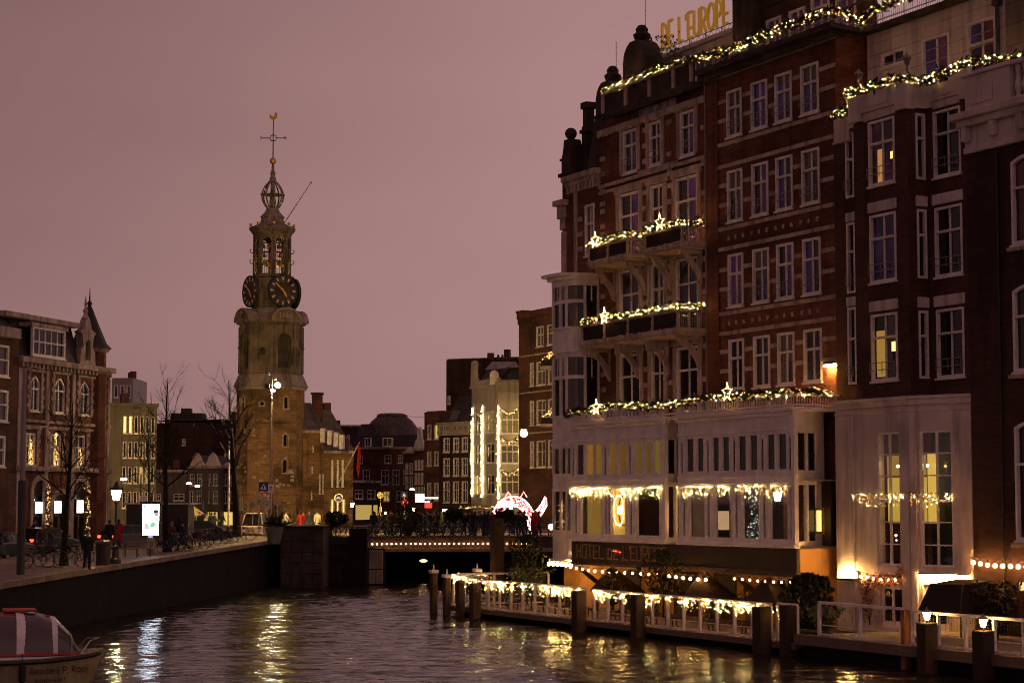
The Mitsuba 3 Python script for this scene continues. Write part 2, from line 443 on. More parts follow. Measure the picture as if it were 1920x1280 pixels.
def star(label, c, R, fr, power=5.0, w=0.25):
    R *= 0.86
    """A five-pointed star outlined in warm tube light."""
    f = fr.at(0, 0); f.o = np.array(c, float)
    a = np.pi / 2 + np.arange(11) * np.pi / 5
    rr = np.where(np.arange(11) % 2 == 0, R, R * 0.42)
    k = thing('lit_star', label, 'star', 'star shaped lights on garlands')
    pts = np.stack([rr * np.cos(a), 0 * a, rr * np.sin(a)], 1)
    part(k, 'tube_light', Mesh(f).tube(pts, 0.022, 5), None, lamp(WARM_PALE * power, w))
    part(k, 'frame', Mesh(f).tube(pts + [0, 0.05, 0], 0.02, 4), 'metal_dark')
    return k


def window(parent, fr, s0, s1, z0, z1, d=0.0, tint='pane_dark', cols=2, split=0.36, casing=0.1, bar=0.05, sill=True, rail=False, frame_mat='white_paint', lit=None, w=0.05, rows=1, name='window', proud=0.06, pane_parts=True, arch=0.0, blind=0.0):
    """A sash window in an opening: casing, transom and bars as one part; each pane a sub-part."""
    m = Mesh(fr)
    a, b = s0 + casing, s1 - casing
    zt, zb = z1 - casing, z0 + casing * 0.8
    o = sg.box(s0 - 0.004, z0, s1 + 0.004, z1 + 0.004)
    if arch:
        top = [(s0 + (s1 - s0) * t, z1 - arch + arch * math.sin(math.pi * t)) for t in np.linspace(0, 1, 11)]
        o = sg.Polygon([(s0, z0), (s1, z0)] + top[::-1])
    inner = o.buffer(-casing, join_style=2)
    m.prism(o.difference(inner), d - proud, d + 0.12)
    cut = []
    zs = [zb] + ([zb + (zt - zb) * (1 - split)] if split else []) + [zt]
    if split:
        m.box(a, b, d - proud + 0.015, d + 0.14, zs[1] - bar, zs[1] + bar)
        if bar > 0.04: m.box(a - 0.02, b + 0.02, d - proud - 0.02, d + 0.05, zs[1] - 0.02, zs[1] + 0.03)
    for i in range(1, cols):
        x = a + (b - a) * i / cols
        m.box(x - bar * 0.8, x + bar * 0.8, d + 0.025, d + 0.13, zb, zt)
    for j in range(1, rows):
        z = zs[0] + (zs[1] - zs[0]) * j / rows
        m.box(a, b, d + 0.03, d + 0.125, z - bar * 0.5, z + bar * 0.5)
    if sill:
        m.box(s0 - 0.05, s1 + 0.05, d - 0.14, d + 0.05, z0 - 0.09, z0 - 0.003)
    k = part(parent, name, m, frame_mat)
    glass = Mesh(fr)
    cells = []
    for zi in range(len(zs) - 1):
        zz = [zs[zi], zs[zi + 1]] if (zi or rows == 1) else [zs[0] + (zs[1] - zs[0]) * j / rows for j in range(rows + 1)]
        for z_a, z_b in zip(zz[:-1], zz[1:]):
            for i in range(cols):
                cells.append((a + (b - a) * i / cols, a + (b - a) * (i + 1) / cols, z_a, z_b))
    tints = tint if isinstance(tint, (list, tuple)) else [tint]
    if arch or not pane_parts:
        part(k, 'pane', Mesh(fr).prism(o.buffer(-0.02), d + 0.085, d + 0.1), tints[0], None if lit is None else lamp(lit, w))
    else:
        for i, c in enumerate(cells):
            part(k, 'pane', Mesh(fr).box(c[0] - 0.012, c[1] + 0.012, d + 0.085, d + 0.097, c[2] - 0.012, c[3] + 0.012), tints[i % len(tints)], None if lit is None else lamp(lit, w))
    if blind:
        part(k, 'blind', Mesh(fr).box(a + 0.005, b - 0.005, d + 0.078, d + 0.083, zt - (zt - zb) * blind, zt), 'pane_curtain')
    if rail:
        r = Mesh(fr)
        for h in (0.42, 0.72): r.box(s0 + 0.03, s1 - 0.03, d - 0.2, d - 0.17, z0 + h, z0 + h + 0.03)
        for x in (s0 + 0.06, (s0 + s1) / 2, s1 - 0.06): r.box(x - 0.012, x + 0.012, d - 0.185, d - 0.02, z0 + 0.45, z0 + 0.47); r.box(x - 0.012, x + 0.012, d - 0.187, d - 0.168, z0 + 0.3, z0 + 0.74)
        part(k, 'rail', r, 'metal_grey')
    return k
# ================================================================ ground, water, quays
def quay_z(y):
    return float(np.clip(2.4 + (y - 85) * 0.0155, 2.2, 3.35))


QX = lambda y: -21.9 + (y - 85) * 0.0935           # the left quay's edge


def make_water():
    xs = np.concatenate([np.arange(-30, 34, 0.22)]); ys = np.concatenate([np.arange(52, 150, 0.26)])
    X, Y = np.meshgrid(xs, ys)
    Z = np.zeros_like(X)
    r = np.random.default_rng(3)
    for k in range(34):
        lam = 0.5 * (2.4 / 0.5) ** r.random(); th = r.normal(0.08, 0.33); ph = r.random() * 6.28
        Z += 0.0036 * lam ** 0.9 * np.sin(2 * np.pi / lam * (X * math.sin(th) + Y * math.cos(th)) + ph)
    Z *= 0.55 + 0.9 * meshkit.fbm(np.stack([X * 0.12, Y * 0.09, 0 * X], -1), 3, seed=5)
    edge = np.minimum(np.minimum((X - xs[0]) / 2, (xs[-1] - X) / 2), np.minimum((Y - ys[0]) / 2, (ys[-1] - Y) / 2)).clip(0, 1)
    Z = Z * edge
    v = np.stack([X, Y, Z], -1).reshape(-1, 3); n, k = X.shape[1], X.shape[0]
    i, j = np.meshgrid(np.arange(n - 1), np.arange(k - 1))
    a = (j * n + i).ravel()
    t = np.vstack([np.stack([a, a + 1, a + n + 1], 1), np.stack([a, a + n + 1, a + n], 1)])
    x0, x1, y0, y1 = xs[0], xs[-1], ys[0], ys[-1]
    out = [(-60, 60, -60, y0), (-60, x0, y0, y1), (x1, 60, y0, y1), (-60, 60, y1, 190)]
    base = len(v); vv, tt = [v], [t]
    for a0, a1, b0, b1 in out:
        vv.append(np.array([[a0, b0, 0], [a1, b0, 0], [a1, b1, 0], [a0, b1, 0.0]])); tt.append(np.array([[0, 1, 2], [0, 2, 3]]) + base); base += 4
    return trimesh.Trimesh(np.vstack(vv), np.vstack(tt), process=False)


def ripple(p, n, uv):
    return 0.5 * noise(p.x * 1.3, p.y * 3.2, 1) + 0.3 * noise(p.x * 2.6, p.y * 7.0, 4) + 0.2 * noise(p.x * 5.5, p.y * 15, 2)


mat('water_surface', (0.010, 0.008, 0.006), 0.09, 0.25, bump=proc(ripple, 0.02), bump_scale=0.024)
structure('water', make_water(), 'water_surface', smooth=True)

# one sheet of ground far below and behind everything, reaching the horizon
structure('ground', Mesh().box(-1500, 1500, 215, 2500, 2.9, 3.3), 'asphalt')

def strip(y0, y1, xa, xb, dz, n=14):
    """A sheet between two x functions along y that follows the quay's rise."""
    ys = np.linspace(y0, y1, n); v = []
    for y in ys:
        z = quay_z(y) + dz
        v += [[xa(y), y, z], [xb(y), y, z]]
    t = []
    for k in range(n - 1):
        t += [[2 * k, 2 * k + 1, 2 * k + 3], [2 * k, 2 * k + 3, 2 * k + 2]]
    return v, t


structure('quay_pavement', Mesh().add(*strip(20, 150, lambda y: QX(y) - 8.0, lambda y: QX(y) - 0.55, 0.0)), 'paving')
m = Mesh().add(*strip(20, 216, lambda y: QX(min(y, 150)) - 90, lambda y: QX(min(y, 150)) - 8.004, -0.13)); structure('road', m, 'asphalt')
v, t = strip(20, 150, lambda y: QX(y) - 8.2, lambda y: QX(y) - 7.99, 0.004); structure('kerb', Mesh().add(v, t), 'coping')
# quay wall in courses of stone: each block of the coping is its own piece
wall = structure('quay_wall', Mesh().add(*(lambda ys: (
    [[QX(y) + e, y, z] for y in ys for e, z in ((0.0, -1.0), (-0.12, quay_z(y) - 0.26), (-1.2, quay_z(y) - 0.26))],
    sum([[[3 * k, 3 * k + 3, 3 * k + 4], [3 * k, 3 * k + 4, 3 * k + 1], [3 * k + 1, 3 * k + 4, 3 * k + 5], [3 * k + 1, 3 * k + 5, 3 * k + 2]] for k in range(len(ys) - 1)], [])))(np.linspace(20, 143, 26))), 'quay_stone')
y = 62.0
while y < 143:
    L = RNG.uniform(1.5, 2.1); yb = min(y + L, 143.2)
    f = Frame(); c = Mesh(); z0, z1 = quay_z(y), quay_z(yb)
    p = [[QX(y) + 0.08, y + 0.015, z0 - 0.25], [QX(y) + 0.08, y + 0.015, z0 + 0.004], [QX(y) - 0.56, y + 0.015, z0 + 0.004], [QX(y) - 0.56, y + 0.015, z0 - 0.25],
         [QX(yb) + 0.08, yb - 0.015, z1 - 0.25], [QX(yb) + 0.08, yb - 0.015, z1 + 0.004], [QX(yb) - 0.56, yb - 0.015, z1 + 0.004], [QX(yb) - 0.56, yb - 0.015, z1 - 0.25]]
    c.add(p, [[0, 4, 5], [0, 5, 1], [1, 5, 6], [1, 6, 2], [2, 6, 7], [2, 7, 3], [0, 1, 2], [0, 2, 3], [4, 7, 6], [4, 6, 5]])
    part(wall, 'coping_stone', c, 'coping')
    y += L
# square behind the bridge
sq = Mesh(); sq.box(-120, 60, 150.0, 216, 2.6, 3.38); structure('town_square', sq, 'paving')

# ================================================================ the hotel on the right
H = Frame(11.862, 90, 26.5)
HC = [(-3.69, -2.42), (-1.60, -0.28), (0.36, 1.68), (2.41, 3.76)]
HR = [(23.02, 25.24), (18.99, 21.42), (14.97, 17.45), (11.1, 13.43)]
hotel = thing('grand_hotel', 'tall red brick riverside hotel with stone bands, glazed white bays and lit balconies', 'hotel building')

holes = [(a, b, z0, z1) for a, b in HC for z0, z1 in HR]
w1a = [(-13.67, -12.2), (-10.99, -9.8), (-7.98, -6.62)]; w1b = [(-14.1, -12.0), (-10.9, -9.58), (-8.45, -6.4)]
W1 = [(a, b, 22.75, 25.0) for a, b in w1a] + [(a, b, 18.35, 21.75) for a, b in w1b] + [(a, b, 14.05, 17.75) for a, b in w1b] + [(a, b, 10.1, 13.4) for a, b in w1b]
holes += W1 + [(-17.74, -16.75, 18.95, 21.7)]
front = wall_mesh(H, [(-20.4, 2.6), (5.05, 2.6), (5.05, 26.3), (-5.5, 26.3), (-5.5, 25.9), (-16.1, 25.9), (-16.1, 23.3), (-20.4, 23.3)], holes, 0, 0.42)
front.box(5.05 - 0.42, 5.05, 0.42, 12, 2.6, 26.3); front.box(-20.4, -19.98, 0.42, 12, 2.6, 23.3); front.box(-20.4, 5.05, 11.6, 12, 2.6, 26)
front.box(-16.1, -15.7, 0.42, 11.6, 23.3, 25.9)
hw = part(hotel, 'wall', front, 'brick_red')
part(hotel, 'roof', Mesh(H).box(-20.3, -16.1, 0.1, 11.6, 23.31, 23.5).box(-16.0, -5.5, 0.43, 11.6, 25.6, 25.89).box(-5.49, 5.0, 0.43, 11.6, 26.0, 26.29), 'roof_zinc')
# a dark floor and an added upright sheet behind the windows block daylight
part(hotel, 'floor', Mesh(H).box(-19.9, 4.6, 0.45, 11.5, 10.0, 10.05).box(-19.9, 4.6, 1.6, 1.7, 2.7, 25.5), 'stone_dark')
# stone bands of the right half, each stretch between windows its own piece
spans = [(-5.42, -3.76), (-2.35, -1.67), (-0.21, 0.29), (1.75, 2.34), (3.83, 5.03)]
for z0, z1 in HR:
    for zb in (z0 + 0.8, z0 + 1.72):
        for a, b in spans: part(hw, 'band', Mesh(H).box(a, b, -0.045, 0.1, zb, zb + 0.19), 'stone')
for zb in (26.0, 22.68, 18.64, 17.68, 14.62, 13.68, 21.62):
    part(hw, 'band', Mesh(H).box(-5.42, 5.03, -0.07, 0.1, zb, zb + 0.18), 'stone')
for zb in (18.15, 14.12):                           # friezes with small pale tiles
    for g in range(4):
        for k in range(3):
            x = -3.75 + g * 1.98 + k * 0.62; q = Mesh(H).box(x, x + 0.13, -0.03, 0.05, zb, zb + 0.2)
            if k != 1: q.box(x + 0.131, x + 0.2, -0.026, 0.05, zb + (0.12 if g % 2 else 0.0), zb + (0.2 if g % 2 else 0.08))
            part(hw, 'tile', q, 'stone')
part(hotel, 'pilaster', Mesh(H).cbox(-5.45, -4.45, -0.1, 0.2, 2.6, 26.0), 'brick_red')
part(hotel, 'pilaster', Mesh(H).cbox(4.1, 5.06, -0.025, 0.2, 10.4, 26.0), 'brick_red')
tints = [['pane_dark', 'pane_purple'], ['pane_purple', 'pane_violet'], ['pane_blue', 'pane_dark'], ['pane_dark', 'pane_blue'], ['pane_violet', 'pane_blue']]
for r, (z0, z1) in enumerate(HR):
    for c, (a, b) in enumerate(HC):
        tt = tints[(r * 3 + c * 2) % 5] if r < 3 else ['pane_dark', 'pane_dark']
        if r == 0: tt = ['pane_blue', 'pane_purple'] if c % 2 else ['pane_purple', 'pane_blue']
        window(hotel, H, a, b, z0, z1, 0.0, tt if (r * 5 + c * 3) % 7 else ['pane_curtain', 'pane_dark'], rail=r < 3, blind=(0, 0, 0.3, 0, 0.55, 0, 0.2)[(r * 4 + c * 3) % 7])
# left half: stone dressed windows
pur = [['pane_dark', 'pane_purple'], ['pane_dark', 'pane_dark'], ['pane_dark', 'pane_purple']]
for k, (a, b, z0, z1) in enumerate(W1):
    row, col = divmod(k, 3)
    window(hotel, H, a, b, z0, z1, 0.05, pur[col] if row < 2 else ['pane_dark', 'pane_dark'], cols=2, split=0.33, casing=0.13, rail=row == 0)
    for s in ((a - 0.3, a - 0.005), (b + 0.005, b + 0.3)):
        part(hw, 'jamb_stone', Mesh(H).cbox(s[0], s[1], -0.07, 0.1, z0, z1 + 0.05), 'stone')
    part(hw, 'lintel_stone', Mesh(H).cbox(a - 0.4, b + 0.4, -0.12, 0.1, z1 + 0.055, z1 + 0.4), 'stone')
window(hotel, H, -17.74, -16.75, 18.95, 21.7, 0.0, 'pane_grey', split=0.36)
for zb in (22.35, 22.02): part(hw, 'band', Mesh(H).box(-16.1, -5.55, -0.1 - (zb > 22.2) * 0.05, 0.1, zb, zb + 0.17), 'stone')
part(hw, 'band', Mesh(H).cbox(-16.1, -5.55, -0.22, 0.1, 25.1, 25.42), 'stone')
for k, z in enumerate((24.6, 23.8, 23.0, 22.2, 21.4, 20.6, 19.8, 19.0, 17.4, 16.6, 15.8, 13.2, 12.4, 11.6)):
    for a, b in ((-16.1, -14.45), (-11.65, -11.25), (-9.22, -8.8), (-6.05, -5.6)):
        if RNG.random() < 0.75: part(hw, 'quoin', Mesh(H).box(a, min(b, a + 0.5), -0.04, 0.1, z, z + 0.24), 'stone')
for z in (20.9, 20.1, 19.3, 17.2, 16.4, 13.6):
    part(hw, 'quoin', Mesh(H).box(-18.6, -18.1, -0.04, 0.1, z, z + 0.25), 'stone'); part(hw, 'quoin', Mesh(H).box(-16.05, -15.6, -0.045, 0.1, z + 0.1, z + 0.35), 'stone')
part(hotel, 'relief_panel', Mesh(H).box(-12.0, -8.2, -0.08, 0.1, 22.55, 22.69).box(-11.9, -8.3, -0.05, 0.1, 25.45, 25.85).lathe([(0.01, 25.5), (0.22, 25.52), (0.3, 25.65), (0.2, 25.8), (0.01, 25.83)], -10, 0.05, 10), 'stone')
part(hotel, 'cornice', Mesh(H).cbox(-19.9, -16.05, -0.38, 0.3, 23.2, 23.5).cbox(-19.75, -16.12, -0.22, 0.3, 22.95, 23.195), 'stone', label='pale stone cornice of the low corner bay')
for k in range(9): part(hotel, 'bracket', Mesh(H).cbox(-19.6 + k * 0.42, -19.42 + k * 0.42, -0.2, 0.05, 22.55, 22.945), 'stone')
part(hotel, 'corner_corbel', Mesh(H).cbox(-20.75, -19.7, -0.45, 0.5, 22.0, 22.3).cbox(-20.6, -19.95, -0.25, 0.4, 21.3, 21.995).cbox(-20.5, -20.05, -0.12, 0.3, 20.7, 21.295), 'stone')
for a, b, z0, z1 in ((-20.4, -19.9, 10, 20.6), (-18.95, -18.65, 18, 22.9)): part(hotel, 'pilaster', Mesh(H).cbox(a, b, -0.09, 0.2, z0, z1), 'stone')
# the dark roof of the corner bay, its gable slab, chimney and ball
rf = part(hotel, 'slate_roof', Mesh(H).prism([(-18.9, 23.51), (-16.11, 23.51), (-16.11, 25.7), (-17.6, 25.75)], 0.5, 3.2), 'slate')
part(rf, 'chimney', Mesh(H).cbox(-19.3, -18.75, 0.62, 1.2, 23.5, 26.3).cbox(-19.4, -18.65, 0.52, 1.3, 25.9, 26.1).cbox(-19.24, -18.8, 0.66, 1.15, 26.1, 27.4).cbox(-19.35, -18.7, 0.56, 1.25, 27.25, 27.6), 'stone_dark')
part(rf, 'gable', Mesh(H).prism([(-20.3, 23.3), (-19.2, 23.3), (-19.2, 25.2), (-19.4, 25.6), (-20.0, 25.6), (-20.15, 24.9), (-20.3, 24.6)], -0.1, 0.6).ball(H_ball := (-19.75, 0.2, 25.95), 0.33, 2).cbox(-20.55, -19.9, -0.2, 0.5, 23.6, 23.8).cbox(-20.45, -20.0, -0.15, 0.4, 24.5, 24.62), 'stone_dark')
for (c, base, top, w) in ((-16.1, 24.9, 28.2, 1.9), (-13.0, 26.0, 29.75, 2.2)):
    h = w / 2
    prof = [(c - h, base), (c + h, base)] + [(c + h * x, base + (top - base) * zz) for x, zz in ((1.0, 0.45), (0.98, 0.62), (0.98, 0.74), (0.85, 0.86), (0.6, 0.94), (0.32, 0.985))] + [(c - h * x, base + (top - base) * zz) for x, zz in ((0.32, 0.985), (0.6, 0.94), (0.85, 0.86), (0.98, 0.74), (0.98, 0.62), (1.0, 0.45))]
    g = part(hotel, 'roof_gable', Mesh(H).prism(prof, 0.25, 1.3).lathe([(0.3, top - 0.1), (0.42, top + 0.1), (0.48, top + 0.3), (0.3, top + 0.45), (0.34, top + 0.6), (0.2, top + 0.8), (0.02, top + 0.85)], c, 0.78, 10).box(c - h - 0.1, c + h + 0.1, 0.15, 1.4, base + (top - base) * 0.42, base + (top - base) * 0.47), 'stone_dark')
    part(g, 'rod', Mesh(H).tube([(c + 0.35, 0.8, top), (c + 0.35, 0.8, top + 2.1)], 0.018, 4), 'metal_dark')
part(hotel, 'gable_shoulder', Mesh(H).prism([(-17.9, 23.51), (-16.1, 23.51), (-16.1, 26.6), (-17.05, 26.3)], 0.2, 0.49), 'stone_dark')
# loggia under the roof edge, with posts
part(hotel, 'roof_balcony', Mesh(H).box(-14.6, -5.52, -0.75, 0.4, 25.905, 26.05).box(-14.5, -5.55, -0.66, -0.62, 26.05, 26.95), 'stone_dark')
for s in (-14.5, -12.1, -9.75, -7.4, -5.75): part(hotel, 'balcony_post', Mesh(H).cbox(s - 0.12, s + 0.12, -0.78, -0.55, 26.05, 27.0), 'stone')
part(hotel, 'balcony_rail', Mesh(H).cbox(-14.65, -5.52, -0.8, -0.5, 27.0, 27.1), 'coping')
# set-back penthouse behind the roof sign
ph = part(hotel, 'penthouse', wall_mesh(H, [(-15.6, 25.91), (-6.6, 25.91), (-6.6, 29.2), (-15.6, 29.2)], [(-14.6, -12.2, 26.5, 28.4), (-11.4, -9.6, 26.5, 28.6), (-8.9, -7.4, 26.5, 28.6)], 3.0, 3.3).box(-15.9, -6.4, 2.6, 8, 29.2, 29.42).box(-15.8, -6.5, 2.8, 3.0, 28.85, 29.195).box(-6.9, -6.6, 3.3, 8, 25.91, 29.2).box(-15.6, -15.3, 3.3, 8, 25.91, 29.2), 'white_render')
for a, b, z0, z1 in ((-14.6, -12.2, 26.5, 28.4), (-11.4, -9.6, 26.5, 28.6), (-8.9, -7.4, 26.5, 28.6)): window(hotel, H, a, b, z0, z1, 3.0, ['pane_violet', 'pane_dark'], split=0, casing=0.09)
# upper storey of the right half, set back behind its terrace
U2 = [(-3.1, -1.9), (-1.2, 0.1), (0.6, 2.0), (2.5, 4.0)]
part(hotel, 'wall', wall_mesh(H, [(-4.6, 26.3), (5.0, 26.3), (5.0, 32.5), (-4.6, 32.5)], [(a, b, 26.7, 28.75 + (k > 1) * 0.5) for k, (a, b) in enumerate(U2)], 1.9, 2.3).box(-4.6, -4.3, 2.3, 8, 26.3, 32.5), 'brick_brown')
for k, (a, b) in enumerate(U2): window(hotel, H, a, b, 26.7, 28.75 + (k > 1) * 0.5, 1.9, ['pane_purple', 'pane_violet'], split=0.3)
part(hotel, 'band', Mesh(H).box(-5.4, 5.0, 1.8, 2.0, 29.4, 29.55).box(-5.4, 5.0, 1.83, 2.0, 27.9, 28.0), 'stone_dark')
part(hotel, 'chimney_stack', Mesh(H).cbox(-4.7, -3.6, 1.0, 1.85, 26.53, 32.5).cbox(-4.5, -4.1, 0.85, 1.1, 26.6, 32.0), 'stone_dark')
part(hotel, 'terrace_slab', Mesh(H).slab([(-5.45, -0.75), (5.7, -0.75), (5.1, 1.9), (-5.45, 1.9)], 26.31, 26.52).slab([(-5.4, -0.5), (5.3, -0.5), (5.06, 0.5), (-5.4, 0.5)], 26.06, 26.305), 'stone_dark')
r = Mesh(H); PR = [(-5.4, -0.65), (5.62, -0.65), (5.05, 1.8)]
for z in (26.66, 27.0): r.tube([(s, d, z) for s, d in PR], 0.025, 5)
for k in range(74):
    s = -5.35 + k * 0.1485; r.tube([(s, -0.65, 26.52), (s, -0.65, 27.0)], 0.011 if k % 10 else 0.03, 4, cap=False)
for k in range(14): r.tube([(5.6 - 0.04 * k, -0.6 + k * 0.18, 26.52), (5.6 - 0.04 * k, -0.6 + k * 0.18, 27.0)], 0.011, 4, cap=False)
part(hotel, 'terrace_railing', r, 'metal_grey')
for s, z0, z1 in ((-5.5, 10.4, 26.2),): part(hotel, 'drainpipe', Mesh(H).tube([(s, -0.1, z0), (s, -0.1, z1)], 0.06, 6).cbox(s - 0.13, s + 0.13, -0.22, 0.02, z1 - 0.3, z1), 'metal_grey')

# balconies with garlands
def balcony(name, s0, s1, off, zb, zt, label, brackets=(), floor_mat='stone'):
    b = part(hotel, 'balcony', Mesh(H).cbox(s0 - 0.12, s1 + 0.12, -off - 0.1, -0.005, zb - 0.22, zb).cbox(s0 - 0.05, s1 + 0.05, -off - 0.03, -0.005, zb - 0.34, zb - 0.225), floor_mat, label=label)
    part(b, 'rail', Mesh(H).cbox(s0 - 0.1, s1 + 0.1, -off - 0.12, -off + 0.1, zt - 0.1, zt).cbox(s1 - 0.1, s1 + 0.105, -off + 0.101, -0.005, zt - 0.1, zt).cbox(s0 - 0.105, s0 + 0.1, -off + 0.101, -0.005, zt - 0.1, zt), 'stone')
    n = max(2, int(round((s1 - s0) / 2.6)) + 1)
    for k in range(n):
        s = s0 + (s1 - s0) * k / (n - 1)
        part(b, 'post', Mesh(H).lathe([(0.11, zb + 0.001), (0.11, zb + 0.1), (0.07, zb + 0.18), (0.1, zb + 0.4), (0.06, zb + 0.62), (0.1, zt - 0.16), (0.1, zt - 0.101)], s + (0.05 if k == 0 else -0.05 if k == n - 1 else 0), -off, 8), 'stone')
        if k < n - 1:
            g = Mesh(H).box(s + 0.14, s0 + (s1 - s0) * (k + 1) / (n - 1) - 0.14, -off - 0.015, -off + 0.015, zb + 0.05, zt - 0.12); part(b, 'screen', g, 'canvas_dark')
    bars = Mesh(H)
    for k in range(int((off - 0.4) / 0.1)): bars.tube([(s1 - 0.02, -off + 0.2 + k * 0.1, zb), (s1 - 0.02, -off + 0.2 + k * 0.1, zt - 0.1)], 0.014, 4, cap=False)
    part(b, 'side_bars', bars, 'metal_pale')
    for s in brackets:
        pr = [(-0.02, zb - 2.05), (-0.14, zb - 1.9), (-0.34, zb - 1.45), (-0.75, zb - 0.95), (-off + 0.28, zb - 0.75), (-off + 0.1, zb - 0.35), (-0.02, zb - 0.35)]
        inner = [(-0.02, zb - 1.6), (-0.3, zb - 1.1), (-0.8, zb - 0.6), (-off + 0.4, zb - 0.5), (-0.02, zb - 0.5)]
        pg = sg.Polygon(pr).difference(sg.Polygon(inner).buffer(-0.03))
        mm = trimesh.creation.extrude_polygon(max(getattr(pg, 'geoms', [pg]), key=lambda q: q.area), 0.2, engine='earcut'); vv = np.array(mm.vertices)
        part(b, 'bracket', Mesh(H).add(np.stack([s - 0.1 + vv[:, 2], vv[:, 0], vv[:, 1]], 1), mm.faces), floor_mat)
    return b


balcony('a', -15.1, -11.0, 1.25, 18.3, 19.05, 'upper left balcony', (-14.6, -11.4))
balcony('b', -9.3, -5.75, 1.25, 18.3, 19.05, 'upper right balcony', (-8.9, -6.1))
balcony('c', -15.4, -5.8, 1.5, 14.15, 15.0, 'long balcony on curved brackets', (-15.1, -12.2, -9.2, -6.2))

def hp(*pts):
    return [H.w(p) for p in pts]


garland('garland on the left balcony of the upper pair on the hotel', hp((-15.1, -0.1, 19.2), (-15.1, -1.2, 19.22), (-11, -1.25, 19.25), (-10.95, -0.1, 19.22)), per_m=22, w=1.0)
garland('garland on the right balcony of the upper pair on the hotel', hp((-9.35, -0.3, 19.2), (-9.3, -1.25, 19.25), (-5.75, -1.25, 19.25), (-5.7, -0.1, 19.22)), per_m=22, w=1.0)
garland('garland along the long balcony on curved brackets', hp((-15.5, -0.9, 15.15), (-15.4, -1.5, 15.17), (-5.8, -1.5, 15.2), (-5.75, -0.1, 15.18)), per_m=17, rad=0.19, w=1.5)
garland('garland along the roof edge of the hotel left half, under the gold letters', hp((-14.6, -0.7, 27.25), (-10, -0.7, 27.22), (-5.6, -0.7, 27.2)), per_m=14, rad=0.22, w=0.8)
garland('garland along the roof terrace railing of the hotel right half', hp((-5.5, -0.66, 27.12), (-2, -0.66, 26.98), (1.5, -0.66, 27.02), (5.5, -0.66, 27.1), (5.2, 1.5, 26.9)), per_m=15, rad=0.24, w=0.8)
star('star on the left balcony garland of the upper pair', H.w([-14.0, -1.5, 19.3]), 0.5, H)
star('star on the right balcony garland of the upper pair', H.w([-7.5, -1.5, 19.4]), 0.52, H)
star('star on the garland of the long bracketed balcony', H.w([-12.6, -1.75, 15.25]), 0.52, H)

